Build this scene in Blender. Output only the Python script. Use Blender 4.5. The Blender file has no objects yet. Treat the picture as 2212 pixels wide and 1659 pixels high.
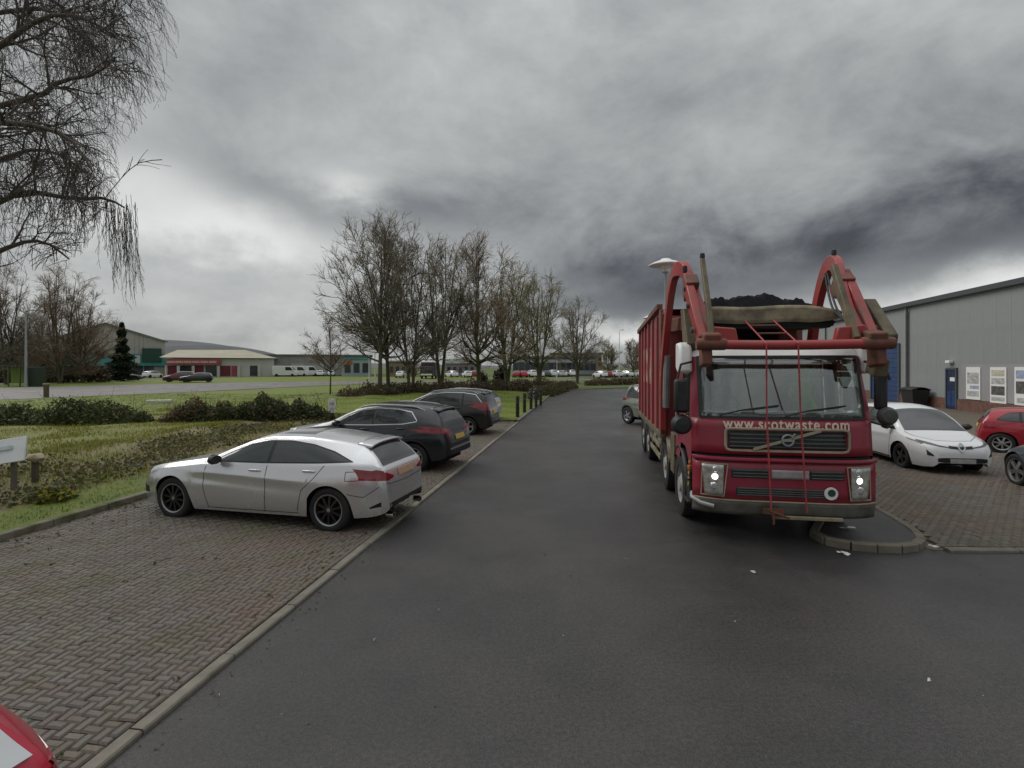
import bpy, bmesh, math, random
import numpy as np
from mathutils import Vector, Matrix, Euler
from mathutils.bvhtree import BVHTree
R = math.radians
SC = bpy.context.scene
COL = SC.collection

# ------------------------------------------------------------------ camera
CAM_H = 2.5
cam_d = bpy.data.cameras.new('camera')
cam = bpy.data.objects.new('camera', cam_d); COL.objects.link(cam)
cam.location = (0, 0, CAM_H); cam.rotation_euler = (R(90), 0, 0)
cam_d.sensor_fit = 'HORIZONTAL'; cam_d.sensor_width = 36; cam_d.lens = 18.0
cam_d.shift_y = -39.5 / 2212
cam_d.clip_start = 0.05; cam_d.clip_end = 5000
SC.camera = cam

# ------------------------------------------------------------------ world: heavy overcast
SUN_AZ, SUN_EL = -62.0, 42.0          # degrees, azimuth from +Y towards +X
world = bpy.data.worlds.new('World'); SC.world = world; world.use_nodes = True
def build_sky():
    nt = world.node_tree; nt.nodes.clear(); N = nt.nodes; L = nt.links
    def val(x):
        return x
    def mth(op, a, b=None, c=None):
        n = N.new('ShaderNodeMath'); n.operation = op
        for i, x in enumerate((a, b, c)):
            if x is None: continue
            if isinstance(x, (int, float)): n.inputs[i].default_value = x
            else: L.new(x, n.inputs[i])
        return n.outputs[0]
    def noise(vec, scale, detail=6, rough=.55, dist=0.0):
        n = N.new('ShaderNodeTexNoise'); n.inputs['Scale'].default_value = scale
        n.inputs['Detail'].default_value = detail; n.inputs['Roughness'].default_value = rough
        n.inputs['Distortion'].default_value = dist
        L.new(vec, n.inputs['Vector']); return n.outputs['Fac']
    def comb(x, y, z):
        n = N.new('ShaderNodeCombineXYZ')
        for i, v in enumerate((x, y, z)):
            if isinstance(v, (int, float)): n.inputs[i].default_value = v
            else: L.new(v, n.inputs[i])
        return n.outputs[0]
    tc = N.new('ShaderNodeTexCoord'); sp = N.new('ShaderNodeSeparateXYZ'); L.new(tc.outputs['Generated'], sp.inputs[0])
    x, y, z = sp.outputs
    az = mth('MULTIPLY', mth('ARCTAN2', x, y), 180 / math.pi)
    el = mth('MULTIPLY', mth('ARCSINE', z), 180 / math.pi)
    den = mth('ADD', mth('MAXIMUM', z, 0.0), 0.16)
    px, py = mth('DIVIDE', x, den), mth('DIVIDE', y, den)
    p = comb(px, py, 0.0)
    ps = comb(mth('MULTIPLY', px, 0.62), mth('MULTIPLY', py, 0.9), 3.1)
    nA = noise(ps, 1.1, 7, .52, .35)
    nB = noise(comb(mth('MULTIPLY', x, 1.0), mth('MULTIPLY', y, 1.0), mth('MULTIPLY', z, 1.6)), 3.9, 10, .60, .2)
    nC = noise(comb(px, py, 7.0), .8, 5, .5)
    nD = noise(comb(px, py, 17.0), .9, 5, .5)
    azw = mth('ADD', az, mth('MULTIPLY', mth('SUBTRACT', nC, .5), 16))
    elw = mth('ADD', el, mth('MULTIPLY', mth('SUBTRACT', nB, .5), 9))
    total = mth('ADD', .375, mth('MULTIPLY', mth('SUBTRACT', nA, .5), .20))
    total = mth('ADD', total, mth('MULTIPLY', mth('SUBTRACT', nB, .5), .52))
    def gauss(a0, e0, sa, se, amp, warp=True):
        A, E = (azw, elw) if warp else (az, el)
        da = mth('DIVIDE', mth('SUBTRACT', A, a0), sa); de = mth('DIVIDE', mth('SUBTRACT', E, e0), se)
        r = mth('ADD', mth('MULTIPLY', da, da), mth('MULTIPLY', de, de))
        return mth('MULTIPLY', mth('EXPONENT', mth('MULTIPLY', r, -1.0)), amp)
    for g in SKY_BLOBS:
        total = mth('ADD', total, gauss(*g))
    # the deck thins out and brightens slowly towards the zenith, as an overcast sky does
    total = mth('MAXIMUM', total, .07)
    ramp = N.new('ShaderNodeValToRGB'); L.new(total, ramp.inputs[0])
    e = ramp.color_ramp.elements
    e[0].position = 0.0; e[0].color = (0, 0, 0, 1)
    e[1].position = 1.0; e[1].color = (1, 1, .985, 1)
    for pos, c in ((.12, (.113, .121, .134)), (.3, (.29, .301, .308)), (.55, (.545, .557, .55))):
        k = e.new(pos); k.color = (*c, 1)
    sky = N.new('ShaderNodeTexSky'); sky.sky_type = 'NISHITA'; sky.sun_disc = False
    sky.sun_elevation = R(SUN_EL); sky.sun_rotation = R(SUN_AZ)
    sc10 = N.new('ShaderNodeVectorMath'); sc10.operation = 'SCALE'; L.new(mth('MULTIPLY_ADD', mth('POWER', mth('MAXIMUM', z, 0.0), 4.0), 22.0, 10.0), sc10.inputs['Scale'])   # overcast skies are about three times brighter overhead
    L.new(ramp.outputs[0], sc10.inputs[0])
    mix = N.new('ShaderNodeMix'); mix.data_type = 'RGBA'; mix.inputs['Factor'].default_value = .03
    L.new(sc10.outputs[0], mix.inputs['A']); L.new(sky.outputs[0], mix.inputs['B'])
    bg = N.new('ShaderNodeBackground'); bg.inputs['Strength'].default_value = .1
    L.new(mix.outputs['Result'], bg.inputs['Color'])
    out = N.new('ShaderNodeOutputWorld'); L.new(bg.outputs[0], out.inputs['Surface'])
# (azimuth, elevation, half widths, strength): cloud masses and breaks seen in the photograph
SKY_BLOBS = [
    (27, 10.6, 14, 5.6, -.22), (44, 11.8, 12, 4.8, -.21), (13, 9.0, 10, 5.6, -.185), (4, 12.5, 8, 5, -.05), 
    (43, 6.0, 11, 1.9, .50), (14, 3.5, 9, 1.2, .42),
    (-30, 12.2, 11, 2.6, .46), (-31, 6.2, 20, 3.6, .15), (-18.5, 19.4, 3.2, 1.6, .22), (-35, 16.0, 5, 2.5, .28),
    (-14, 16.4, 13, 2.0, -.10), (-26, 32, 16, 5, -.06), (-2, 29.5, 12, 4.0, .04), (-9, 8, 7, 3, .06),
]
build_sky()
sun_d = bpy.data.lights.new('sun', 'SUN'); sun_d.energy = 1.45; sun_d.angle = R(35); sun_d.color = (1, .97, .92)
sun = bpy.data.objects.new('sun', sun_d); COL.objects.link(sun); sun.location = (-20, -10, 40)
_sd = Vector((math.sin(R(SUN_AZ)) * math.cos(R(SUN_EL)), math.cos(R(SUN_AZ)) * math.cos(R(SUN_EL)), math.sin(R(SUN_EL))))
sun.rotation_euler = (-_sd).to_track_quat('-Z', 'Y').to_euler()
SC.view_settings.view_transform = 'Standard'; SC.view_settings.look = 'None'
SC.view_settings.exposure = 0.0; SC.view_settings.gamma = 1.0; SC.view_settings.use_curve_mapping = False
SC.cycles.max_bounces = 6; SC.cycles.transparent_max_bounces = 12

# ------------------------------------------------------------------ helpers
def link(o, parent=None):
    COL.objects.link(o)
    if parent is not None: o.parent = parent
    return o
def tag(o, label=None, cat=None, group=None, kind=None):
    if label: o['label'] = label
    if cat: o['category'] = cat
    if group: o['group'] = group
    if kind: o['kind'] = kind
    return o
def empty(name, loc=(0, 0, 0), rz=0.0, parent=None):
    o = bpy.data.objects.new(name, None); o.location = loc; o.rotation_euler = (0, 0, rz); o.empty_display_size = .2
    return link(o, parent)
def copy_tree(o, parent=None):
    c = o.copy(); COL.objects.link(c)
    if parent is not None: c.parent = parent
    for ch in list(o.children):
        copy_tree(ch, c)
    return c
def mesh_np(name, V, F, mats, parent=None, smooth=False, mi=None, sharp=None):
    V = np.asarray(V, np.float32).reshape(-1, 3); F = np.asarray(F, np.int32)
    me = bpy.data.meshes.new(name); n, k = F.shape
    me.vertices.add(len(V)); me.vertices.foreach_set('co', V.ravel())
    me.loops.add(n * k); me.loops.foreach_set('vertex_index', F.ravel())
    me.polygons.add(n); me.polygons.foreach_set('loop_start', np.arange(0, n * k, k, dtype=np.int32))
    me.polygons.foreach_set('loop_total', np.full(n, k, np.int32))
    for m in (mats if isinstance(mats, (list, tuple)) else [mats]): me.materials.append(m)
    if mi is not None: me.polygons.foreach_set('material_index', np.asarray(mi, np.int32))
    me.update(calc_edges=True)
    me.polygons.foreach_set('use_smooth', np.full(n, bool(smooth)))
    if sharp: me.set_sharp_from_angle(angle=R(sharp))
    o = bpy.data.objects.new(name, me)
    return link(o, parent)

class MB:
    """collects shapes, links them as ONE mesh object"""
    def __init__(s): s.v = []; s.f = []; s.m = []
    def add(s, vs, fs, mi=0):
        b = len(s.v); s.v.extend([tuple(v) for v in vs]); s.f.extend([tuple(b + i for i in f) for f in fs]); s.m.extend([mi] * len(fs)); return s
    def box(s, c, d, rot=None, mi=0):
        hx, hy, hz = d[0] / 2, d[1] / 2, d[2] / 2
        vs = [Vector((x, y, z)) for x in (-hx, hx) for y in (-hy, hy) for z in (-hz, hz)]
        if rot is not None:
            m = Euler(rot).to_matrix() if not isinstance(rot, Matrix) else rot
            vs = [m @ v for v in vs]
        c = Vector(c); vs = [v + c for v in vs]
        return s.add(vs, [(0, 1, 3, 2), (4, 6, 7, 5), (0, 4, 5, 1), (2, 3, 7, 6), (0, 2, 6, 4), (1, 5, 7, 3)], mi)
    def tube(s, pts, rad, n=8, mi=0, cap=True):
        pts = [Vector(p) for p in pts]
        if not isinstance(rad, (list, tuple)): rad = [rad] * len(pts)
        vs = []; prev = None
        for i, p in enumerate(pts):
            d = (pts[min(i + 1, len(pts) - 1)] - pts[max(i - 1, 0)]).normalized()
            a = Vector((0, 0, 1)) if abs(d.z) < .9 else Vector((1, 0, 0))
            if prev is not None: a = prev
            u = (a - d * a.dot(d)).normalized(); w = d.cross(u); prev = u
            for k in range(n):
                t = 2 * math.pi * k / n
                vs.append(p + (u * math.cos(t) + w * math.sin(t)) * rad[i])
        fs = [(i * n + k, i * n + (k + 1) % n, (i + 1) * n + (k + 1) % n, (i + 1) * n + k) for i in range(len(pts) - 1) for k in range(n)]
        if cap: fs += [tuple(range(n - 1, -1, -1)), tuple((len(pts) - 1) * n + k for k in range(n))]
        return s.add(vs, fs, mi)
    def beam(s, pts, w, h, side=(1, 0, 0), mi=0):
        """rectangular section swept along pts; w along `side`, h across; w, h may be lists"""
        pts = [Vector(p) for p in pts]; sd = Vector(side)
        vs = []
        for i, p in enumerate(pts):
            d = (pts[min(i + 1, len(pts) - 1)] - pts[max(i - 1, 0)]).normalized()
            u = (sd - d * sd.dot(d)).normalized(); q = d.cross(u)
            ww = w[i] if isinstance(w, (list, tuple)) else w; hh = h[i] if isinstance(h, (list, tuple)) else h
            for a, b in ((-1, -1), (1, -1), (1, 1), (-1, 1)):
                vs.append(p + u * (a * ww / 2) + q * (b * hh / 2))
        n = len(pts)
        fs = [(i * 4 + k, i * 4 + (k + 1) % 4, i * 4 + 4 + (k + 1) % 4, i * 4 + 4 + k) for i in range(n - 1) for k in range(4)]
        fs += [(3, 2, 1, 0), tuple((n - 1) * 4 + k for k in range(4))]
        return s.add(vs, fs, mi)
    def lathe(s, prof, c=(0, 0, 0), axis='z', n=24, mi=0, cap=False):
        """prof = [(radius, height)]"""
        vs = []
        for r, h in prof:
            for k in range(n):
                t = 2 * math.pi * k / n; a, b = r * math.cos(t), r * math.sin(t)
                p = {'z': (a, b, h), 'y': (a, h, b), 'x': (h, a, b)}[axis]
                vs.append((p[0] + c[0], p[1] + c[1], p[2] + c[2]))
        fs = [(i * n + k, i * n + (k + 1) % n, (i + 1) * n + (k + 1) % n, (i + 1) * n + k) for i in range(len(prof) - 1) for k in range(n)]
        if cap: fs += [tuple(range(n)), tuple((len(prof) - 1) * n + k for k in range(n))]
        return s.add(vs, fs, mi)
    def prism(s, poly, fn, mi=0):
        """poly: 2D points; fn(p, t) -> 3D for t in (0, 1)"""
        n = len(poly)
        vs = [fn(p, 0) for p in poly] + [fn(p, 1) for p in poly]
        fs = [tuple(range(n)), tuple(range(2 * n - 1, n - 1, -1))] + [(k, (k + 1) % n, n + (k + 1) % n, n + k) for k in range(n)]
        return s.add(vs, fs, mi)
    def grid(s, fn, nu, nv, mi=0):
        vs = [fn(i / nu, j / nv) for i in range(nu + 1) for j in range(nv + 1)]
        fs = [(i * (nv + 1) + j, (i + 1) * (nv + 1) + j, (i + 1) * (nv + 1) + j + 1, i * (nv + 1) + j + 1) for i in range(nu) for j in range(nv)]
        return s.add(vs, fs, mi)
    def build(s, name, mats, parent=None, sharp=35, bevel=0, loc=None, rz=0, fixn=True):
        me = bpy.data.meshes.new(name); me.from_pydata([tuple(v) for v in s.v], [], s.f)
        for m in (mats if isinstance(mats, (list, tuple)) else [mats]): me.materials.append(m)
        me.polygons.foreach_set('material_index', s.m)
        if fixn:
            bm = bmesh.new(); bm.from_mesh(me); bmesh.ops.recalc_face_normals(bm, faces=bm.faces); bm.to_mesh(me); bm.free()
        me.polygons.foreach_set('use_smooth', [sharp > 0] * len(me.polygons))
        if sharp > 0: me.set_sharp_from_angle(angle=R(sharp))
        me.update()
        o = link(bpy.data.objects.new(name, me), parent)
        if loc is not None: o.location = loc
        o.rotation_euler = (0, 0, rz)
        if bevel:
            b = o.modifiers.new('bevel', 'BEVEL'); b.width = bevel; b.segments = 2; b.limit_method = 'ANGLE'; b.angle_limit = R(40)
        return o
    def solid(s, name, mats, parent, th, **k):
        o = s.build(name, mats, parent, **k)
        m = o.modifiers.new('solid', 'SOLIDIFY'); m.thickness = th; m.offset = -1
        return o

# ------------------------------------------------------------------ materials
def M(name, col, rough=.5, metal=0.0, var=.15, vs=6.0, col2=None, amt=.5, bump=0.0, bs=60.0, coat=0.0, spec=.5, emit=0.0, rvar=0.0, world_co=False, soft=None, transl=0.0):
    m = bpy.data.materials.new(name); m.use_nodes = True
    nt = m.node_tree; N, L = nt.nodes, nt.links
    b = N['Principled BSDF']
    b.inputs['Roughness'].default_value = rough; b.inputs['Metallic'].default_value = metal
    b.inputs['Coat Weight'].default_value = coat; b.inputs['Coat Roughness'].default_value = .05
    b.inputs['Specular IOR Level'].default_value = spec
    b.inputs['Base Color'].default_value = (*col, 1)
    tc = N.new('ShaderNodeTexCoord')
    src = tc.outputs['Object']
    if world_co:
        g = N.new('ShaderNodeNewGeometry'); src = g.outputs['Position']
    def nz(scale, det=5, rg=.6):
        n = N.new('ShaderNodeTexNoise'); n.inputs['Scale'].default_value = scale; n.inputs['Detail'].default_value = det
        n.inputs['Roughness'].default_value = rg; L.new(src, n.inputs['Vector']); return n.outputs['Fac']
    if var > 0 or col2 is not None:
        f = nz(vs)
        cr = N.new('ShaderNodeValToRGB'); L.new(f, cr.inputs[0])
        e = cr.color_ramp.elements
        sp_ = .12 if soft is None else soft
        if col2 is None:
            e[0].position = .3; e[0].color = (*[c * (1 - var) for c in col], 1)
            e[1].position = .7; e[1].color = (*[min(1, c * (1 + var)) for c in col], 1)
        else:
            e[0].position = max(0, amt - sp_); e[0].color = (*col, 1); e[1].position = min(1, amt + sp_); e[1].color = (*col2, 1)
        L.new(cr.outputs[0], b.inputs['Base Color'])
    if rvar > 0:
        f = nz(vs * 1.7); mr = N.new('ShaderNodeMapRange'); L.new(f, mr.inputs[0])
        mr.inputs[1].default_value = .3; mr.inputs[2].default_value = .7; mr.inputs[3].default_value = max(.02, rough - rvar); mr.inputs[4].default_value = min(1, rough + rvar)
        L.new(mr.outputs[0], b.inputs['Roughness'])
    if bump > 0:
        f = nz(bs, 4, .6); bp = N.new('ShaderNodeBump'); bp.inputs['Strength'].default_value = bump; bp.inputs['Distance'].default_value = .01
        L.new(f, bp.inputs['Height']); L.new(bp.outputs[0], b.inputs['Normal'])
    if emit > 0:
        b.inputs['Emission Color'].default_value = (*col, 1); b.inputs['Emission Strength'].default_value = emit
    if transl > 0: add_transl(m, transl)
    return m
def add_transl(m, f):
    """thin leaves pass part of the light through"""
    nt = m.node_tree; N, L = nt.nodes, nt.links; b = N['Principled BSDF']; o = [n for n in N if n.type == 'OUTPUT_MATERIAL'][0]
    t = N.new('ShaderNodeBsdfTranslucent'); x = N.new('ShaderNodeMixShader'); x.inputs[0].default_value = f
    if b.inputs['Base Color'].is_linked: L.new(b.inputs['Base Color'].links[0].from_socket, t.inputs[0])
    else: t.inputs[0].default_value = b.inputs['Base Color'].default_value
    L.new(b.outputs[0], x.inputs[1]); L.new(t.outputs[0], x.inputs[2]); L.new(x.outputs[0], o.inputs['Surface'])
def paint(name, col, metal=0.0, dirt=.12, rough=.32):
    """car paint: clear coat, faint road film"""
    return M(name, col, rough=rough, metal=metal, var=0, vs=1.3, col2=tuple(c * (1 - dirt) + .06 * dirt for c in col), coat=.7, rvar=.05, soft=.3)
def glass_mat(name, tint=(.9, .97, .95), thru=.92):
    m = bpy.data.materials.new(name); m.use_nodes = True; nt = m.node_tree; N, L = nt.nodes, nt.links; N.clear()
    tr = N.new('ShaderNodeBsdfTransparent'); tr.inputs[0].default_value = (*[c * thru for c in tint], 1)
    gl = N.new('ShaderNodeBsdfGlossy'); gl.inputs['Roughness'].default_value = .02; gl.inputs['Color'].default_value = (1, 1, 1, 1)
    fr = N.new('ShaderNodeLayerWeight'); fr.inputs[0].default_value = .5       # same from either side of the pane
    pw = N.new('ShaderNodeMath'); pw.operation = 'POWER'; pw.inputs[1].default_value = 4.0; L.new(fr.outputs['Facing'], pw.inputs[0])
    ad = N.new('ShaderNodeMath'); ad.operation = 'MULTIPLY_ADD'; ad.inputs[1].default_value = .85; ad.inputs[2].default_value = .15; L.new(pw.outputs[0], ad.inputs[0])
    mx = N.new('ShaderNodeMixShader'); L.new(ad.outputs[0], mx.inputs[0]); L.new(tr.outputs[0], mx.inputs[1]); L.new(gl.outputs[0], mx.inputs[2])
    o = N.new('ShaderNodeOutputMaterial'); L.new(mx.outputs[0], o.inputs[0]); return m
MT = {}
MT['glass_dark'] = M('dark_glass', (.022, .028, .026), rough=.03, var=0, spec=.75, coat=.3)
MT['glass_dark2'] = M('grey_glass', (.03, .034, .036), rough=.05, var=0, spec=.8, coat=.4)
MT['black'] = M('black_plastic', (.018, .018, .019), rough=.55, var=.25)
MT['rubber'] = M('tyre_rubber', (.016, .016, .016), rough=.8, var=.3, vs=20, bump=.2)
MT['dark'] = M('underbody', (.006, .006, .006), rough=.9, var=0)
MT['chrome'] = M('bright_metal', (.62, .62, .63), rough=.18, metal=1, var=.05)
MT['alloy'] = M('alloy_grey', (.42, .42, .43), rough=.3, metal=.8, var=.05)
MT['alloy_black'] = M('alloy_black', (.02, .02, .021), rough=.3, metal=.3, var=.1, coat=.4)
MT['lamp_red'] = M('red_lamp', (.22, .007, .015), rough=.10, var=.45, vs=18, coat=.8)
MT['lamp_clear'] = M('clear_lamp', (.55, .57, .58), rough=.12, metal=.5, var=.25, vs=30, coat=.8)
MT['lamp_dark'] = M('smoked_lamp', (.05, .055, .065), rough=.1, var=.3, vs=25, coat=.8)
MT['plate_y'] = M('plate_yellow', (.62, .42, .06), rough=.4, var=.1)
MT['plate_tan'] = M('plate_tan', (.5, .33, .22), rough=.4, var=.15, vs=20)
MT['plate_w'] = M('plate_white', (.42, .40, .40), rough=.4, var=.18, vs=9)
MT['white'] = M('white_paint', (.78, .78, .77), rough=.45, var=.06)
MT['galv'] = M('galvanised', (.36, .37, .37), rough=.5, metal=.6, var=.12)
MT['seam'] = M('panel_gap', (.01, .01, .01), rough=.9, var=0)
def PX(x, y, Z):
    """point at depth Z seen at pixel (x, y) of the 2212 x 1659 view"""
    return Vector(((x - 1106) / 1106 * Z, Z, CAM_H - (y - 790) / 1106 * Z))
def GP(x, y, z=0.0):
    """ground point under a pixel"""
    Z = (CAM_H - z) * 1106 / (y - 790); return Vector(((x - 1106) / 1106 * Z, Z, z))
RD = R(8.3)
def RW(u, v, z=0.0):
    """road frame: u along the kerb away from the camera, v to the right of the kerb line"""
    return Vector((-3.0 + u * math.sin(RD) + v * math.cos(RD), u * math.cos(RD) - v * math.sin(RD), z))
def to_uv(x, y):
    dx = x + 3.0; return dx * math.sin(RD) + y * math.cos(RD), dx * math.cos(RD) - y * math.sin(RD)
rng = np.random.default_rng(7)
random.seed(7)
# ================================================================== GROUND
def sm(a, b, x):
    t = np.clip((np.asarray(x, float) - a) / (b - a), 0, 1); return t * t * (3 - 2 * t)
def asphalt_mat(name, base, wet=.25):
    m = bpy.data.materials.new(name); m.use_nodes = True; nt = m.node_tree; N, L = nt.nodes, nt.links; b = N['Principled BSDF']
    g = N.new('ShaderNodeNewGeometry')
    def nz(s, d=4, r=.6):
        n = N.new('ShaderNodeTexNoise'); n.inputs['Scale'].default_value = s; n.inputs['Detail'].default_value = d; n.inputs['Roughness'].default_value = r
        L.new(g.outputs['Position'], n.inputs['Vector']); return n.outputs['Fac']
    def ramp(f, stops):
        c = N.new('ShaderNodeValToRGB'); L.new(f, c.inputs[0]); e = c.color_ramp.elements
        e[0].position, e[0].color = stops[0][0], (*stops[0][1], 1); e[1].position, e[1].color = stops[-1][0], (*stops[-1][1], 1)
        for p, k in stops[1:-1]: q = e.new(p); q.color = (*k, 1)
        return c.outputs[0]
    def mul(a, c, f=1.0):
        x = N.new('ShaderNodeMix'); x.data_type = 'RGBA'; x.blend_type = 'MULTIPLY'; x.inputs['Factor'].default_value = f
        L.new(a, x.inputs['A']); L.new(c, x.inputs['B']); return x.outputs['Result']
    r, gg, bb = base
    big = ramp(nz(.22, 5), [(.3, (r * .80, gg * .80, bb * .84)), (.5, base), (.72, (r * 1.22, gg * 1.17, bb * 1.08))])
    agg = ramp(nz(150, 2, .5), [(.32, (.35, .35, .35)), (.5, (.95, .95, .95)), (.68, (1.9, 1.85, 1.8))])
    agg2 = ramp(nz(30, 4, .8), [(.36, (.58, .58, .59)), (.5, (1, 1, 1)), (.64, (1.45, 1.43, 1.40))])
    c = mul(mul(big, agg, .75), agg2, .8)
    # faint darker damp stains
    stain = ramp(nz(.7, 6, .65), [(.42, (1.06, 1.04, 1.05)), (.6, (.74, .75, .76))])
    c = mul(c, stain, .8)
    L.new(c, b.inputs['Base Color'])
    mr = N.new('ShaderNodeMapRange'); L.new(nz(.45, 5), mr.inputs[0]); mr.inputs[1].default_value = .38; mr.inputs[2].default_value = .65
    mr.inputs[3].default_value = .58; mr.inputs[4].default_value = .58 - wet; L.new(mr.outputs[0], b.inputs['Roughness'])
    bp = N.new('ShaderNodeBump'); bp.inputs['Strength'].default_value = .55; bp.inputs['Distance'].default_value = .006
    L.new(nz(110, 3), bp.inputs['Height']); L.new(bp.outputs[0], b.inputs['Normal'])
    return m
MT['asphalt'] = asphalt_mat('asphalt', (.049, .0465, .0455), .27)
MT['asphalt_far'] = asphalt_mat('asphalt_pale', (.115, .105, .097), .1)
def grass_mat(name, cols, s1=.35, s2=6.0):
    m = bpy.data.materials.new(name); m.use_nodes = True; nt = m.node_tree; N, L = nt.nodes, nt.links; b = N['Principled BSDF']
    g = N.new('ShaderNodeNewGeometry')
    def nz(s, d=5):
        n = N.new('ShaderNodeTexNoise'); n.inputs['Scale'].default_value = s; n.inputs['Detail'].default_value = d; L.new(g.outputs['Position'], n.inputs['Vector']); return n.outputs['Fac']
    a = N.new('ShaderNodeMath'); a.operation = 'MULTIPLY_ADD'; L.new(nz(s2, 4), a.inputs[0]); a.inputs[1].default_value = .45
    k = N.new('ShaderNodeMath'); k.operation = 'MULTIPLY'; L.new(nz(s1), k.inputs[0]); k.inputs[1].default_value = .55; L.new(k.outputs[0], a.inputs[2])
    c = N.new('ShaderNodeValToRGB'); L.new(a.outputs[0], c.inputs[0]); e = c.color_ramp.elements
    e[0].position, e[0].color = .34, (*cols[0], 1); e[1].position, e[1].color = .66, (*cols[-1], 1)
    for i, q in enumerate(cols[1:-1]): z = e.new(.34 + .32 * (i + 1) / (len(cols) - 1)); z.color = (*q, 1)
    L.new(c.outputs[0], b.inputs['Base Color']); b.inputs['Roughness'].default_value = .75; b.inputs['Specular IOR Level'].default_value = .25
    return m
def blade_mat(m):
    c = m.copy(); c.name = m.name + '_blades'
    for n_ in c.node_tree.nodes:
        if n_.type == 'VALTORGB':
            for e_ in n_.color_ramp.elements: e_.color = (*[v * 1.7 for v in e_.color[:3]], 1)      # blade colours raised to stand in for light lost in their shading
    add_transl(c, .5); return c
MT['lawn'] = grass_mat('lawn', [(.095, .125, .018), (.122, .152, .02), (.15, .18, .028)], .25, 3)
MT['rough_grass'] = grass_mat('rough_grass', [(.13, .105, .03), (.145, .135, .028), (.125, .145, .022), (.18, .165, .045)], .5, 5)
MT['bank_soil'] = grass_mat('bank_soil', [(.11, .088, .05), (.15, .13, .055), (.16, .155, .048)], .6, 7)
MT['verge_grass'] = grass_mat('verge_grass', [(.085, .118, .018), (.112, .145, .022), (.15, .175, .035)], 1.2, 8)
MT['ground_grass'] = grass_mat('field_grass', [(.06, .075, .025), (.08, .105, .028), (.10, .12, .035)], .02, .3)

# one sheet to the horizon
gs = MB().grid(lambda a, b: (-1800 + 3600 * a, -600 + 3400 * b, -.06), 8, 8).build('ground', MT['ground_grass'], sharp=0)
tag(gs, 'flat green field reaching to the horizon', kind='structure')

def ngon(name, pts, z, mat, kind='structure', label=None):
    bm = bmesh.new(); f = bm.faces.new([bm.verts.new((p[0], p[1], z)) for p in pts]); bm.normal_update()
    if f.normal.z < 0: f.normal_flip()
    bmesh.ops.triangulate(bm, faces=bm.faces); me = bpy.data.meshes.new(name); bm.to_mesh(me); bm.free(); me.materials.append(mat)
    return tag(link(bpy.data.objects.new(name, me)), label, kind=kind)
left = [RW(u, 0.0) for u in (-14, 0, 10, 20, 30, 38, 44)]
bend = [(3.9, 46.6), (4.7, 48.9), (6.0, 51.3), (8.2, 54.0), (11.5, 56.4), (16, 58.2), (24, 60), (60, 63)]
ngon('road', [p[:2] for p in left] + bend + [(75, 40), (75, -14)], 0.0, MT['asphalt'], label='dark damp asphalt road running away and bending right')

# far side road, its markings and kerbs
SR_near = [(-130, 10), (-75, 22), (-38.5, 37), (-32.3, 46.5), (-27, 58.5), (-24.0, 66), (-16, 75), (0, 84), (40, 95)]
SR_far = [(-140, 34), (-92, 46), (-60, 57.0), (-50, 67.5), (-42, 75.5), (-30, 82.5), (-16, 88), (0, 94), (40, 106)]
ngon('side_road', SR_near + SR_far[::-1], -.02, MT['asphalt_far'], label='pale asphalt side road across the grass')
mk = MB()
for t in np.arange(.6, 6.6, .16):
    i = int(t); f = t - i
    def mid(i, f):
        a = Vector(SR_near[i]).lerp(Vector(SR_near[i + 1]), f); b = Vector(SR_far[i]).lerp(Vector(SR_far[i + 1]), f); return a.lerp(b, .5)
    p = mid(i, f); d = (mid(i, min(f + .05, 1)) - p)
    if d.length < 1e-4: continue
    d.normalize(); q = Vector((-d.y, d.x)) * .09
    e = p + d * 2.4
    mk.add([(*(p - q), -.014), (*(e - q), -.014), (*(e + q), -.014), (*(p + q), -.014)], [(0, 1, 2, 3)])
tag(mk.build('road_marking', M('road_paint', (.6, .6, .58), rough=.7, var=.2, world_co=True, vs=3), sharp=0), 'white dashed centre line on the side road', kind='structure')

# ---- terrain left of the road: bank, hedge strip, lawn
def bank_h(u, v):
    u = np.asarray(u, float); v = np.asarray(v, float)
    d = np.where(u < 22.8, -5.3 - v, -.15 - v)
    h = .10 + .30 * sm(0, 4.5, d) - .44 * sm(13, 24, d)
    h = h + .05 * np.sin(u * 1.3 + v * .7) * np.sin(v * 1.1 - u * .4) * sm(.3, 2, d) * (1 - sm(12, 20, d))
    return np.where(u > 42, h * (1 - sm(42, 52, u)) - .055 * sm(42, 52, u), h)
us = np.concatenate([np.arange(-16, 26, .4), np.arange(26, 116, 1.2)])
vs_ = np.concatenate([np.arange(-75, -24, 1.5), np.arange(-24, -5.3, .4), [-5.3], np.arange(-4.9, -.3, .4), [-.15]])
UU, VV = np.meshgrid(us, vs_, indexing='ij'); HH = bank_h(UU, VV)
XX = -3 + UU * math.sin(RD) + VV * math.cos(RD); YY = UU * math.cos(RD) - VV * math.sin(RD)
nu, nv = UU.shape; idx = np.arange(nu * nv).reshape(nu, nv)
F = np.stack([idx[:-1, :-1], idx[1:, :-1], idx[1:, 1:], idx[:-1, 1:]], -1)
uc = (UU[:-1, :-1] + UU[1:, 1:]) / 2; vc = (VV[:-1, :-1] + VV[1:, 1:]) / 2
keep = ~((uc < 22.75) & (vc > -5.3))
dd = np.where(uc < 22.8, -5.3 - vc, -.15 - vc)
mi = np.where((dd > 1.3) & (dd < 5.2) & (uc < 22), 1, np.where((dd < 13.0) & (uc < 22.6) & (dd > 1.0), 2, np.where((uc < 22.6) & (dd < 1.4), 3, 0)))
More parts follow.
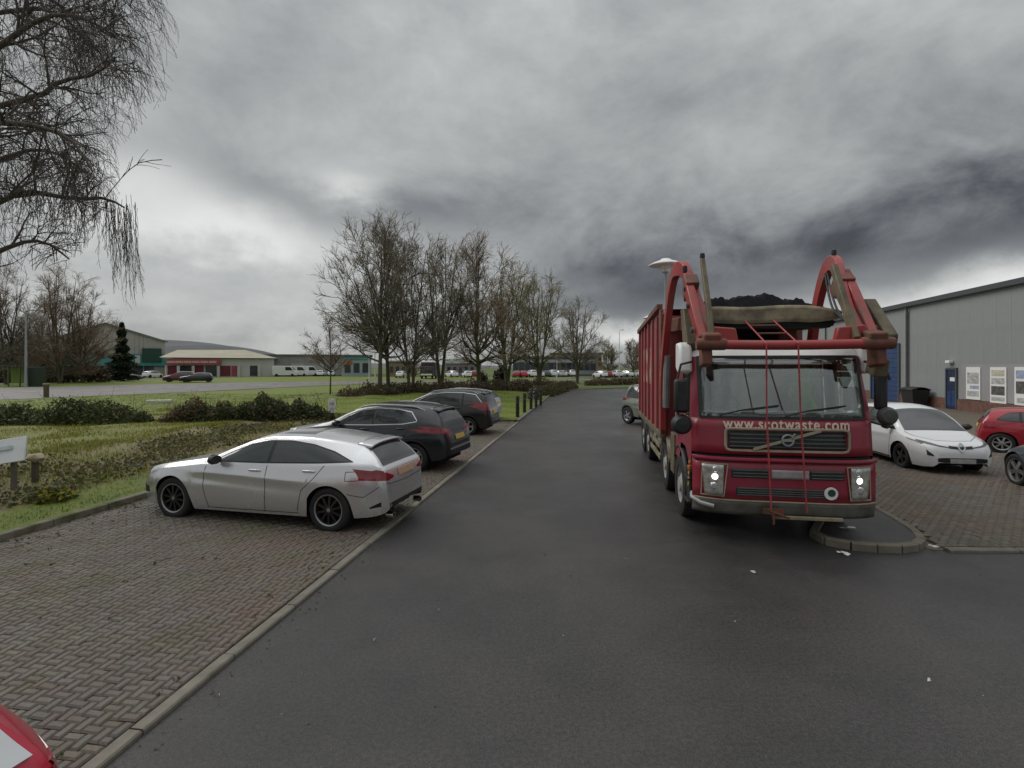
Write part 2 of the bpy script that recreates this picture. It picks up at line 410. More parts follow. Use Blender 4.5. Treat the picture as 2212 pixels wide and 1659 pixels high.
bank = mesh_np('grass_bank', np.stack([XX, YY, HH], -1), F[keep].reshape(-1, 4)[:, ::-1], [MT['lawn'], MT['bank_soil'], MT['rough_grass'], MT['verge_grass']], smooth=True, mi=mi[keep].ravel())
tag(bank, 'low grass bank between the parking bays and the side road', kind='structure')

BLM = {}
# ---- blades, leaf litter and ground cover
def blades(name, n, uf, vf, hmin, hmax, mat, label, w=.012, lean=.5, mask=None):
    u = rng.uniform(*uf, n * 2); v = rng.uniform(*vf, n * 2)
    cl = np.sin(u * 2.3 + 1.7 * np.sin(v * 1.9)) + np.sin(v * 2.9 + 1.3 * np.sin(u * 1.4)) + rng.normal(0, .8, n * 2)
    k = cl > -.4
    if mask is not None: k &= mask(u, v)
    u, v = u[k][:n], v[k][:n]; n = len(u)
    h = .62 * rng.uniform(hmin, hmax, n) * (1 + .35 * np.sin(u * 1.7) * np.cos(v * 1.3)); z = bank_h(u, v) - .01
    x = -3 + u * math.sin(RD) + v * math.cos(RD); y = u * math.cos(RD) - v * math.sin(RD)
    a = rng.uniform(0, 2 * np.pi, n); l = rng.uniform(0, lean, n) * h; b = rng.uniform(0, 2 * np.pi, n)
    dx, dy = np.cos(a) * w, np.sin(a) * w
    mat = BLM.setdefault(mat.name, None) or BLM.__setitem__(mat.name, blade_mat(mat)) or BLM[mat.name]
    V = np.stack([np.stack([x - dx, y - dy, z], -1), np.stack([x + dx, y + dy, z], -1), np.stack([x + l * np.cos(b), y + l * np.sin(b), z + h], -1)], 1)
    o = mesh_np(name, V, np.arange(3 * n).reshape(n, 3), mat, smooth=True)
    nr = np.zeros((3 * n, 3), np.float32); nr[:, 0] = np.repeat(np.cos(b) * .3, 3); nr[:, 1] = np.repeat(np.sin(b) * .3, 3); nr[:, 2] = 1; nr /= np.linalg.norm(nr, axis=1)[:, None]
    o.data.normals_split_custom_set_from_vertices(nr.tolist())     # turf shades as one soft surface
    return tag(o, label, kind='stuff')
blades('grass', 12000, (1, 22.5), (-7.0, -5.45), .03, .10, MT['verge_grass'], 'short bright grass along the back kerb of the bays', w=.008)
blades('grass', 30000, (2, 22.5), (-18, -9.2), .06, .17, MT['rough_grass'], 'rough olive grass on the bank below the hedges', w=.012)
blades('grass', 18000, (2, 22.5), (-10.5, -6.4), .06, .2, MT['rough_grass'], 'sparse straw grass among the ground cover', w=.01)
blades('grass', 20000, (22.9, 46), (-14, -.3), .03, .09, MT['verge_grass'], 'bright lawn grass beside the bollards', w=.016)
blades('grass', 20000, (20, 42), (-38, -17), .04, .11, MT['lawn'], 'green lawn grass behind the hedges', w=.025)
def leafquads(C, size, elong=1.6, flat=0.0):
    """(N,3) centres -> diamond leaf faces with random tilt"""
    n = len(C); s = np.broadcast_to(size, (n,)) * rng.uniform(.6, 1.3, n)
    a = rng.normal(size=(n, 3)); a[:, 2] *= (1 - flat); a /= np.linalg.norm(a, axis=1)[:, None]
    b = rng.normal(size=(n, 3)); b[:, 2] *= (1 - flat); b -= a * (a * b).sum(1)[:, None]; b /= np.linalg.norm(b, axis=1)[:, None]
    a = a * (s * elong * .5)[:, None]; b = b * (s * .5)[:, None]
    V = np.stack([C - a, C - b + a * .15, C + a, C + b + a * .15], 1)
    return V.reshape(-1, 3), np.arange(4 * n).reshape(n, 4)
def leafset(name, C, size, mats, parent=None, flat=0.0, elong=1.6, w=None):
    V, F_ = leafquads(C, size, elong, flat)
    mi_ = rng.choice(len(mats), len(C), p=w)
    return mesh_np(name, V, F_, mats, parent, mi=mi_)
L_ = lambda n, c: M(n, c, rough=.55, var=.35, vs=14, spec=.4, transl=.45)
MT['lf_dark'] = L_('leaf_dark_green', (.036, .058, .022)); MT['lf_mid'] = L_('leaf_green', (.058, .085, .022)); MT['lf_olive'] = L_('leaf_olive', (.10, .105, .03))
MT['lf_brown'] = L_('leaf_brown', (.14, .10, .06)); MT['lf_red'] = L_('leaf_red_brown', (.105, .048, .034)); MT['lf_pale'] = L_('leaf_pale', (.16, .15, .07)); MT['lf_yellow'] = L_('leaf_yellow', (.30, .27, .03))
MT['lf_grey'] = L_('leaf_grey', (.12, .11, .10))
n = 15000
u = rng.uniform(1, 22.5, n); v = rng.uniform(-9.0, -6.5, n)
cl = np.sin(u * 1.9 + 2 * np.sin(v * 1.3)) + np.sin(v * 2.4 + u * .6) + rng.normal(0, .7, n); k = cl > -.3; u, v = u[k], v[k]
hh = rng.uniform(0, 1, len(u)) ** 1.5 * (.10 + .20 * np.clip(np.sin(u * 1.1 + v * 1.7) + .3, 0, 1))
C = np.stack([-3 + u * math.sin(RD) + v * math.cos(RD), u * math.cos(RD) - v * math.sin(RD), bank_h(u, v) + hh], -1)
tag(leafset('ground_cover', C, .055, [MT['lf_brown'], MT['lf_grey'], MT['lf_dark'], MT['lf_olive'], MT['lf_mid']], flat=.2, w=[.34, .06, .14, .28, .18]), 'brown low ground cover and dead leaves on the bank', kind='stuff')

# ---- kerbs: every stone its own part
MT['kerb'] = M('kerb_concrete', (.18, .166, .135), rough=.85, var=.28, vs=5, bump=.4, bs=70, world_co=True)
MT['kerb_pale'] = M('kerb_pale_concrete', (.155, .14, .105), rough=.85, var=.2, vs=4, bump=.4, bs=70, world_co=True)
MT['kerb_mossy'] = M('kerb_mossy', (.19, .17, .13), rough=.9, var=0, vs=3.5, col2=(.085, .09, .035), amt=.52, bump=.5, bs=50, world_co=True)
def kerb_run(name, label, pts, w, h, z0, mat, step=.91, n=None, gap=.012):
    """stones laid along a polyline; each a chamfered block"""
    root = empty(name, (*pts[0][:2], 0)); tag(root, label, kind='structure')
    o0 = Vector((*pts[0][:2], 0))
    P = [Vector((p[0], p[1], 0)) for p in pts]; seg = [(P[i + 1] - P[i]).length for i in range(len(P) - 1)]; tot = sum(seg)
    def at(s):
        for i, L in enumerate(seg):
            if s <= L or i == len(seg) - 1: return P[i].lerp(P[i + 1], min(1.0, s / L))
            s -= L
    m = n or max(1, round(tot / step)); cache = {}
    for k in range(m):
        a, b = at(tot * k / m), at(tot * (k + 1) / m); d = (b - a); L = d.length - gap; key = round(L, 3)
        if key not in cache:
            q = MB(); c = .012; prof = [(-w / 2, -.12), (-w / 2, h - c), (-w / 2 + c, h), (w / 2 - c, h), (w / 2, h - c), (w / 2, -.12)]
            q.prism(prof, lambda p, t, L=L: ((t - .5) * L, p[0], p[1]))
            ob = q.build('kerb_stone', mat, root, sharp=25); cache[key] = ob.data
        else:
            ob = link(bpy.data.objects.new('kerb_stone', cache[key]), root)
        c_ = (a + b) / 2 - o0
        ob.location = (c_.x, c_.y, z0 + random.uniform(-.004, .004)); ob.rotation_euler = (random.uniform(-.012, .012), 0, math.atan2(d.y, d.x) + random.uniform(-.006, .006))
    return root
kerb_run('edging', 'flat concrete edging stones between paved bays and asphalt', [RW(u, -.058) for u in (-2, 22.75)], .112, .037, 0, MT['kerb'])
kerb_run('back_kerb', 'mossy raised kerb at the back of the paved bays', [RW(u, -5.24) for u in (-1, 22.8)], .12, .13, 0, MT['kerb_mossy'])
kerb_run('end_kerb', 'low kerb at the end of the paved bays', [RW(22.86, v) for v in (-5.1, -.2)], .12, .11, 0, MT['kerb_mossy'])
kerb_run('road_kerb', 'kerb between the road and the lawn with bollards', [p[:2] for p in [RW(u, -.07) for u in (22.95, 30, 38, 44)]] + bend[:6], .13, .10, 0, MT['kerb'])

# ---- block pavers in herringbone
def paver_mat():
    m = bpy.data.materials.new('block_paver'); m.use_nodes = True; nt = m.node_tree; N, L = nt.nodes, nt.links; b = N['Principled BSDF']
    g = N.new('ShaderNodeNewGeometry'); oi = N.new('ShaderNodeObjectInfo')
    ad = N.new('ShaderNodeMath'); ad.operation = 'ADD'; L.new(g.outputs['Random Per Island'], ad.inputs[0]); L.new(oi.outputs['Random'], ad.inputs[1])
    fr = N.new('ShaderNodeMath'); fr.operation = 'FRACT'; L.new(ad.outputs[0], fr.inputs[0])
    c = N.new('ShaderNodeValToRGB'); L.new(fr.outputs[0], c.inputs[0]); c.color_ramp.interpolation = 'LINEAR'; e = c.color_ramp.elements
    e[0].position, e[0].color = 0, (.122, .094, .070, 1); e[1].position, e[1].color = 1, (.18, .15, .115, 1)
    for p, k in ((.22, (.142, .108, .090)), (.45, (.132, .118, .102)), (.62, (.16, .126, .108)), (.8, (.122, .11, .098))): z = e.new(p); z.color = (*k, 1)
    def nz(s, d=5, r=.6):
        n = N.new('ShaderNodeTexNoise'); n.inputs['Scale'].default_value = s; n.inputs['Detail'].default_value = d; n.inputs['Roughness'].default_value = r; L.new(g.outputs['Position'], n.inputs['Vector']); return n.outputs['Fac']
    def mixc(f, a, col, mode='MIX'):
        x = N.new('ShaderNodeMix'); x.data_type = 'RGBA'; x.blend_type = mode; L.new(f, x.inputs['Factor']); L.new(a, x.inputs['A'])
        if isinstance(col, tuple): x.inputs['B'].default_value = (*col, 1)
        else: L.new(col, x.inputs['B'])
        return x.outputs['Result']
    def mr(f, a, b_, lo, hi):
        q = N.new('ShaderNodeMapRange'); L.new(f, q.inputs[0])
        for i, w in zip((1, 2, 3, 4), (a, b_, lo, hi)): q.inputs[i].default_value = w
        return q.outputs[0]
    col = mixc(mr(nz(1.1, 6), .45, .66, 0, .75), c.outputs[0], (.115, .112, .058))     # algae film
    col = mixc(mr(nz(.5, 4), .5, .66, 0, .55), col, (.17, .105, .08))                 # rustier patches
    col = mixc(mr(nz(60, 3), .35, .7, 0, .5), col, (.06, .054, .046))
    L.new(col, b.inputs['Base Color']); L.new(mr(nz(2, 4), .35, .65, .5, .8), b.inputs['Roughness'])
    bp = N.new('ShaderNodeBump'); bp.inputs['Strength'].default_value = .5; bp.inputs['Distance'].default_value = .004; L.new(nz(90, 3), bp.inputs['Height']); L.new(bp.outputs[0], b.inputs['Normal'])
    return m
MT['paver'] = paver_mat()
MT['joint'] = M('paver_joint', (.03, .026, .018), rough=.95, var=0, vs=1.5, col2=(.04, .045, .016), amt=.5, world_co=True)
PW_ = .072
def paver_proto():
    h, c, g = .05, .012, .0025
    A, B = PW_ - g, PW_ / 2 - g
    bot = [(-A, -B), (A, -B), (A, B), (-A, B)]; vs = [(x, y, -h) for x, y in bot] + [(x, y, -c) for x, y in bot] + [(x * (1 - c / A), y * (1 - c / B), 0) for x, y in bot]
    fs = [(8, 9, 10, 11)] + [(i, (i + 1) % 4, 4 + (i + 1) % 4, 4 + i) for i in range(4)] + [(4 + i, 4 + (i + 1) % 4, 8 + (i + 1) % 4, 8 + i) for i in range(4)]
    return np.array(vs), np.array(fs)
def herringbone(u0, u1, v0, v1):
    """centres (u, v) and angle of 200x100 blocks filling the rectangle"""
    out = []; W = PW_
    span = int(max(u1 - u0, v1 - v0) / W) + 6
    for i in range(-span * 2, span * 2):
        for j in range(-span, span):
            x, y = i + 2 * j, i - 2 * j
            hx, hy = v0 + (x + 1) * W, u0 + (y + .5) * W
            if v0 + PW_ / 2 < hx < v1 - PW_ / 2 and u0 < hy < u1: out.append((hy, hx, 0, 1))
            elif u0 < hy < u1:
                for q in (hx - PW_ / 2, hx + PW_ / 2):
                    if v0 < q < v1: out.append((hy, q, 0, .5))
            wx, wy = v0 + (x + .5) * W, u0 + (y + 2) * W
            if v0 < wx < v1 and u0 + PW_ / 2 < wy < u1 - PW_ / 2: out.append((wy, wx, 1, 1))
            elif v0 < wx < v1:
                for q in (wy - PW_ / 2, wy + PW_ / 2):
                    if u0 < q < u1: out.append((q, wx, 1, .5))
    return np.array(out)
def pave(root, cen, org, ang, z, n_single, skip=None):
    """cen: local (along, across, turn); org/ang place the frame"""
    PV, PF = paver_proto()
    ca, sa = math.cos(ang), math.sin(ang)
    N_ = len(cen); al, ac, tr = cen[:, 0], cen[:, 1], cen[:, 2]
    cx = org[0] + al * sa + ac * ca; cy = org[1] + al * ca - ac * sa
    rot = -ang + tr * np.pi / 2 + rng.normal(0, .012, N_); tx, ty = rng.normal(0, .022, N_), rng.normal(0, .03, N_)
    cz = z + rng.normal(0, .0025, N_) + .008 * np.sin(cx * 1.1 + .5) * np.sin(cy * .9)
    pxs = np.where(cy > .3, 512 + 512 * cx / np.maximum(cy, .3), -1); pys = 365.7 + 512 * CAM_H / np.maximum(cy, .3)
    vis = (cen[:, 3] > .9) & (pxs > -8) & (pxs < 1032) & (pys < 775)
    if skip is not None: vis &= ~skip(cx, cy)
    order = np.argsort(np.where(vis, cy * cy + cx * cx, 1e9))[:n_single]
    single = np.zeros(N_, bool); single[order] = True; single &= vis
    me = None; o3 = Vector(root.location)
    for q in np.where(single)[0]:
        if me is None:
            me = bpy.data.meshes.new('paver'); me.from_pydata(PV.tolist(), [], PF.tolist()); me.materials.append(MT['paver'])
        ob = link(bpy.data.objects.new('paver', me), root)
        ob.location = (cx[q] - o3.x, cy[q] - o3.y, cz[q]); ob.rotation_euler = (tx[q], ty[q], rot[q])
    r = np.where(~single)[0]; c, s = np.cos(rot[r]), np.sin(rot[r])
    X = PV[None, :, 0] * np.where(cen[r, 3] > .9, 1, .48)[:, None]; Y = PV[None, :, 1]; Zl = PV[None, :, 2] + X * ty[r][:, None] + Y * tx[r][:, None]
    V = np.stack([cx[r][:, None] + X * c[:, None] - Y * s[:, None] - o3.x, cy[r][:, None] + X * s[:, None] + Y * c[:, None] - o3.y, cz[r][:, None] + Zl], -1)
    Fz = (PF[None] + (np.arange(len(r)) * len(PV))[:, None, None]).reshape(-1, 4)
    o = mesh_np('pavers', V, Fz, MT['paver'], root); tag(o, kind='stuff')
    return single
bayL = ngon('parking_bay', [p[:2] for p in (RW(-2, -5.2), RW(-2, -.11), RW(22.8, -.11), RW(22.8, -5.2))], .002, MT['joint'], label='block paved parking bay strip left of the road')
cen = herringbone(-1.9, 22.78, -5.17, -.118)
pave(bayL, cen, (-3.0, 0.0), RD, .033, 300, skip=lambda x, y: (x < -2.1 + 0 * y) & (y < 2.2))
# a few weeds in the joints
n = 5200; u = rng.uniform(1, 22.5, n); v = rng.uniform(-5.15, -.2, n); wgt = np.exp(-((v + 5.2) / .5) ** 2) + .5 * np.exp(-((v + .2) / .2) ** 2) + .025
k = rng.uniform(0, 1, n) < wgt; u, v = u[k], v[k]
C = np.repeat(np.stack([-3 + u * math.sin(RD) + v * math.cos(RD), u * math.cos(RD) - v * math.sin(RD), np.full(len(u), .04)], -1), 4, 0); C += rng.normal(0, .018, C.shape) * [1, 1, .4]
tag(leafset('weeds', C, .022, [MT['lf_mid'], MT['lf_olive'], MT['lf_brown']]), 'small weeds and leaf scraps in the paving joints', kind='stuff')

# right-hand paved yard: real blocks near, the same blocks as a fine pattern beyond
def yard_mat():
    m = bpy.data.materials.new('paved_yard'); m.use_nodes = True; nt = m.node_tree; N, L = nt.nodes, nt.links; b = N['Principled BSDF']
    g = N.new('ShaderNodeNewGeometry'); mp = N.new('ShaderNodeMapping'); mp.inputs['Rotation'].default_value = (0, 0, RD); L.new(g.outputs['Position'], mp.inputs[0])
    br = N.new('ShaderNodeTexBrick'); br.inputs['Scale'].default_value = 1; br.inputs['Brick Width'].default_value = .144; br.inputs['Row Height'].default_value = .072; br.inputs['Mortar Size'].default_value = .006
    br.inputs['Color1'].default_value = (.11, .086, .063, 1); br.inputs['Color2'].default_value = (.155, .118, .088, 1); br.inputs['Mortar'].default_value = (.05, .045, .03, 1); L.new(mp.outputs[0], br.inputs[0])
    n = N.new('ShaderNodeTexNoise'); n.inputs['Scale'].default_value = .5; n.inputs['Detail'].default_value = 7; L.new(g.outputs['Position'], n.inputs[0])
    mr = N.new('ShaderNodeMapRange'); L.new(n.outputs[0], mr.inputs[0]); mr.inputs[1].default_value = .42; mr.inputs[2].default_value = .66; mr.inputs[4].default_value = .6
    x = N.new('ShaderNodeMix'); x.data_type = 'RGBA'; L.new(mr.outputs[0], x.inputs['Factor']); L.new(br.outputs[0], x.inputs['A']); x.inputs['B'].default_value = (.10, .10, .062, 1)
    L.new(x.outputs['Result'], b.inputs['Base Color']); b.inputs['Roughness'].default_value = .7
    return m
isl_r = [(5.50, 6.98), (5.66, 7.09), (5.79, 7.25), (5.9, 7.5), (6.0, 7.8), (6.11, 8.3), (6.24, 8.9), (6.95, 13.5), (8.0, 20.5), (12.0, 47.5)]
isl_l = [(5.05, 8.55), (4.92, 8.2), (4.74, 7.88), (4.55, 7.66), (4.40, 7.46), (4.36, 7.28), (4.42, 7.12), (4.58, 7.0), (4.8, 6.92), (5.1, 6.87), (5.4, 6.89)]
yard = ngon('paved_yard', [(5.7, 6.92)] + isl_r[1:] + [(34.0, 47.5), (25.6, 6.92)], .004, yard_mat(), label='block paved yard in front of the grey warehouse')
cen = herringbone(0, 7.6, -.2, 11.5)
ko = (5.45, 7.02)
ca, sa = math.cos(0.02), math.sin(0.02)
cxx = ko[0] + cen[:, 0] * sa + cen[:, 1] * ca; cyy = ko[1] + cen[:, 0] * ca - cen[:, 1] * sa
rx = np.interp(cyy, [p[1] for p in isl_r], [p[0] for p in isl_r])
cen = cen[cxx > rx + .16]
pave(yard, cen, ko, .02, .036, 300)
kerb_run('yard_edging', 'flat concrete edging between yard paving and asphalt', [(5.85, 6.9), (18, 6.68)], .12, .042, 0, MT['kerb'])
island = ngon('kerb_island', isl_l + isl_r, .085, MT['asphalt'], label='kerbed asphalt island nose beside the truck')
kerb_run('island_kerb', 'rounded concrete kerb around the island nose', [(5.35, 10.5)] + isl_l + isl_r[:8], .12, .10, 0, MT['kerb_pale'], step=.3, gap=.004)

# paper litter and bits lying on the asphalt
MT['paper'] = M('litter_paper', (.66, .66, .64), rough=.8, var=.15)
def scrap(px, py, w, l, label, z=0.006):
    p = GP(px, py); q = MB(); 
    for k in range(4):
        a = random.uniform(0, 6.28); cx, cy = random.uniform(-w, w) * .5, random.uniform(-l, l) * .4; s = random.uniform(.3, .6)
        pts = [(cx + math.cos(a + t) * w * s * random.uniform(.7, 1.2), cy + math.sin(a + t) * l * s * random.uniform(.7, 1.2), z + random.uniform(0, .03)) for t in (0, 1.4, 3.0, 4.5)]
        q.add(pts, [(0, 1, 2), (0, 2, 3)])
    o = q.build('litter_scrap', MT['paper'], sharp=0, loc=(p.x, p.y, 0)); tag(o, label, 'litter', 'scraps of white litter near the kerb island'); return o
scrap(1818, 1197, .10, .10, 'crumpled white paper scrap on asphalt just below the island kerb')
scrap(1832, 1157, .15, .06, 'long white paper scrap lying on the kerbed island', .107)
scrap(1631, 1239, .06, .04, 'tiny white scrap alone on the open asphalt in front of the truck')
scrap(2016, 1189, .12, .05, 'white scrap on the yard edging right of the island kerb', .05)
scrap(2006, 1473, .02, .015, 'tiny pale fleck on the asphalt near the lower right corner')
for i, (x, y) in enumerate(((948, 1322), (808, 1386), (472, 1505), (1350, 1210))):
    scrap(x, y, .014, .012, ['tiny white fleck on asphalt a metre right of the edging stones', 'tiny white fleck on asphalt beside the edging stones', 'tiny white fleck close to the edging at lower left', 'tiny white fleck in the middle of the road'][i])

# loose grit, and leaf scraps blown against the edgings
n = 700; gx = rng.uniform(-2.6, 9, n); gy = rng.uniform(2.4, 14, n); uu, vv = to_uv(gx, gy); k = (vv > .05) & (rng.uniform(0, 1, n) < .25 + .75 * np.exp(-vv / .5)) & ~((gx > 4.2) & (gy > 6.8)); gx, gy = gx[k], gy[k]
V, F_ = leafquads(np.stack([gx, gy, np.full(len(gx), .006)], -1), .014, 1.2, .5)
tag(mesh_np('grit', V, F_, [M('grit_pale', (.26, .25, .23), rough=.9), M('grit_dark', (.09, .08, .07), rough=.9)], mi=rng.choice(2, len(F_), p=[.4, .6])), 'loose grit scattered on the asphalt', kind='stuff')
n = 420; uu = rng.uniform(1, 30, n); vv = np.abs(rng.normal(0, .12, n)) + .02; gx = -3 + uu * math.sin(RD) + vv * math.cos(RD); gy = uu * math.cos(RD) - vv * math.sin(RD)
tag(leafset('leaf_litter', np.stack([gx, gy, np.full(n, .009)], -1), .017, [MT['lf_brown'], MT['lf_grey'], MT['lf_olive']], flat=.75), 'brown leaf scraps along the edging stones', kind='stuff')
# ================================================================== TREES AND SHRUBS
def tubes(P, Rr, n=4):
    """P (N,K,3), Rr (N,K) -> verts, quads"""
    N_, K, _ = P.shape
    d = np.gradient(P, axis=1); d /= np.linalg.norm(d, axis=2, keepdims=True) + 1e-9
    a = np.where(np.abs(d[..., 2:3]) < .9, np.array([0, 0, 1.0]), np.array([1.0, 0, 0]))
    u = np.cross(d, a); u /= np.linalg.norm(u, axis=2, keepdims=True) + 1e-9; w = np.cross(d, u)
    t = 2 * np.pi * np.arange(n) / n
    V = P[:, :, None] + (u[:, :, None] * np.cos(t)[None, None, :, None] + w[:, :, None] * np.sin(t)[None, None, :, None]) * Rr[:, :, None, None]
    i = np.arange(K - 1)[:, None]; k = np.arange(n)[None]
    f = np.stack([i * n + k, i * n + (k + 1) % n, (i + 1) * n + (k + 1) % n, (i + 1) * n + k], -1).reshape(-1, 4)
    F_ = (f[None] + (np.arange(N_) * K * n)[:, None, None]).reshape(-1, 4)
    return V.reshape(-1, 3), F_
def grow(P, Rr, nch, t0, t1, lf, ang, up, wig, K=5, rscale=.55, rmin=.006, rg=rng, lmin=0, taper=.6):
    """children on parent branches (N,K,3): returns (N*nch, K, 3) and radii"""
    N_, Kp, _ = P.shape
    pi = np.repeat(np.arange(N_), nch); m = len(pi)
    t = rg.uniform(t0, t1, m) * (Kp - 1); i = np.minimum(t.astype(int), Kp - 2); f = (t - i)[:, None]
    o = P[pi, i] * (1 - f) + P[pi, i + 1] * f
    d = P[pi, i + 1] - P[pi, i]; d /= np.linalg.norm(d, axis=1, keepdims=True) + 1e-9
    plen = np.linalg.norm(np.diff(P, axis=1), axis=2).sum(1)[pi]
    L = np.maximum(plen * rg.uniform(*lf, m) * (1.2 - taper * t / (Kp - 1)), lmin)
    q = rg.normal(size=(m, 3)); q -= d * (q * d).sum(1)[:, None]; q /= np.linalg.norm(q, axis=1, keepdims=True) + 1e-9
    a = np.radians(rg.uniform(*ang, m))[:, None]
    dr = d * np.cos(a) + q * np.sin(a)
    pts = [o]; st = (L / (K - 1))[:, None]
    for k in range(K - 1):
        pts.append(pts[-1] + dr * st)
        dr = dr + np.array([0, 0, 1.0]) * up + rg.normal(0, wig, (m, 3)); dr /= np.linalg.norm(dr, axis=1, keepdims=True)
    r0 = (Rr[pi, i] * (1 - f[:, 0]) + Rr[pi, i + 1] * f[:, 0]) * rscale
    rr = np.maximum(r0[:, None] * np.linspace(1, .35, K)[None], rmin)
    return np.stack(pts, 1), rr
def bark_mat(name, c1, c2):
    return M(name, c1, rough=.9, var=0, vs=1.6, col2=c2, amt=.5, bump=.5, bs=25)
MT['bark'] = bark_mat('bark_grey_brown', (.075, .066, .05), (.10, .095, .055))
MT['bark_green'] = bark_mat('bark_mossy', (.06, .055, .035), (.075, .085, .03))
MT['twig'] = M('twig_brown', (.24, .205, .16), rough=.85, var=.3, vs=.6)
MT['twig_red'] = M('twig_red_brown', (.27, .19, .13), rough=.85, var=.3, vs=.6)
MT['twig_olive'] = M('twig_olive', (.26, .225, .12), rough=.85, var=.3, vs=.6)
MT['birch_twig'] = M('birch_twig', (.095, .08, .07), rough=.8, var=.25, vs=.8)
def curve(pts, K):
    pts = np.array(pts, float); s = np.linspace(0, len(pts) - 1, K); i = np.minimum(s.astype(int), len(pts) - 2); f = s - i
    p0 = pts[np.maximum(i - 1, 0)]; p1 = pts[i]; p2 = pts[i + 1]; p3 = pts[np.minimum(i + 2, len(pts) - 1)]; f = f[:, None]
    return .5 * (2 * p1 + (p2 - p0) * f + (2 * p0 - 5 * p1 + 4 * p2 - p3) * f ** 2 + (3 * p1 - p0 - 3 * p2 + p3) * f ** 3)
def bare_tree(label, x, y, H, r, stems, seed, group, spread=1.0, twig='twig', bark='bark', leaves=0, dens=1.0, name='bare_tree', cat='tree', z0=-.05, fork=.16, rmin=.008, first=.24):
    """limbs reach for points on a rounded crown, twigs fill it"""
    rg = np.random.default_rng(seed); root = empty(name, (x, y, z0)); tag(root, label, cat, group)
    K = 10; trunks, rad = [], []; zb = first * H; aw = .27 * H * spread
    for s in range(stems):
        a = rg.uniform(0, 6.28) if stems == 1 else 6.28 * s / stems + .3 + rg.uniform(-.3, .3); off = (.03 if stems == 1 else rg.uniform(.30, .42)) * aw; e = np.array([math.cos(a), math.sin(a) * .9, 0])
        pts = [np.zeros(3), e * .012 * H + [0, 0, H * fork], e * off * .6 + [rg.normal(0, .01 * H), rg.normal(0, .01 * H), H * .5], e * off + [rg.normal(0, .015 * H), 0, H * .92]]
        trunks.append(curve(pts, K)); rad.append(np.interp(np.linspace(0, 1, K), [0, .06, .35, 1], [r * 1.35, r * (1 if stems == 1 else .8), r * (.72 if stems == 1 else .58), .02]))
    T = np.array(trunks); Rt = np.array(rad)
    nl = int(30 * dens); q = rg.uniform(.03, 1.0, nl) ** .85; a = rg.uniform(0, 2 * np.pi, nl)
    w = aw * np.sin(np.pi * np.clip(q, 0, .995) ** .80) ** .55 * rg.uniform(.72, 1.06, nl) * (1 + .10 * np.sin(a * 3 + seed))
    tgt = np.stack([np.cos(a) * w, np.sin(a) * w, zb + q * (H - zb)], -1)
    st = np.array([np.argmin([np.hypot(*(t_[6, :2] - g_[:2] * .5)) for t_ in T]) for g_ in tgt])
    zs = np.clip(zb * .75 + (tgt[:, 2] - zb) * rg.uniform(.22, .62, nl), fork * H * .9, H * .85)
    base = np.array([[np.interp(z_, T[s_, :, 2], T[s_, :, k]) for k in range(3)] for s_, z_ in zip(st, zs)]); rb = np.array([np.interp(z_, T[s_, :, 2], Rt[s_]) for s_, z_ in zip(st, zs)])
    m1 = base * .66 + tgt * .34; m1[:, :2] += (tgt - base)[:, :2] * .10; m2 = base * .33 + tgt * .67; m2[:, :2] -= (tgt - base)[:, :2] * .03; j = rg.normal(0, .012 * H, (2, nl, 3))
    b1 = np.array([curve([p0, p1, p2, p3], 8) for p0, p1, p2, p3 in zip(base, m1 + j[0], m2 + j[1], tgt)]); r1 = np.clip(rb * .6, .035, None)[:, None] * np.linspace(1, .22, 8)[None]
    V, F_ = tubes(T, Rt, 8); mesh_np('trunk', V, F_, MT[bark], root, smooth=True)
    LL = .085 * H
    b2, r2 = grow(np.concatenate([b1, T[:, 2:]]), np.concatenate([r1, Rt[:, 2:]]), 7, .18, 1.0, (0, .001), (20, 50), .05, .09, 5, .55, rmin * 1.5, rg, lmin=LL * 1.25, taper=.55)
    b3, r3 = grow(b2, r2, 5, .12, 1.0, (0, .001), (20, 50), .06, .11, 4, .6, rmin, rg, lmin=LL * .72)
    b4, r4 = grow(b3, r3, max(2, int(3 * dens)), .1, 1.0, (0, .001), (20, 55), .05, .13, 3, .6, rmin * .75, rg, lmin=LL * .48)
    Vs, Fs, mi_ = [], [], []; bs_ = 0
    for P_, R_, nn, m_ in ((b1, r1, 6, 0), (b2, r2, 4, 0), (b3, r3, 3, 1), (b4, r4, 3, 1)):
        V, F_ = tubes(P_, R_, nn); Vs.append(V); Fs.append(F_ + bs_); bs_ += len(V); mi_.append(np.full(len(F_), m_))
    mesh_np('crown', np.concatenate(Vs), np.concatenate(Fs), [MT[bark], MT[twig]], root, smooth=True, mi=np.concatenate(mi_))
    if leaves:
        ends = np.concatenate([b4[:, -1], b4[:, 1], b3[:, -1]]); pk = ends[rg.integers(0, len(ends), leaves)] + rg.normal(0, .10, (leaves, 3))
        tag(leafset('buds', pk, .08, [MT['lf_olive'], MT['lf_brown']], root), kind='stuff')
    return root
TG = 'bare winter trees in the row along the lawn'
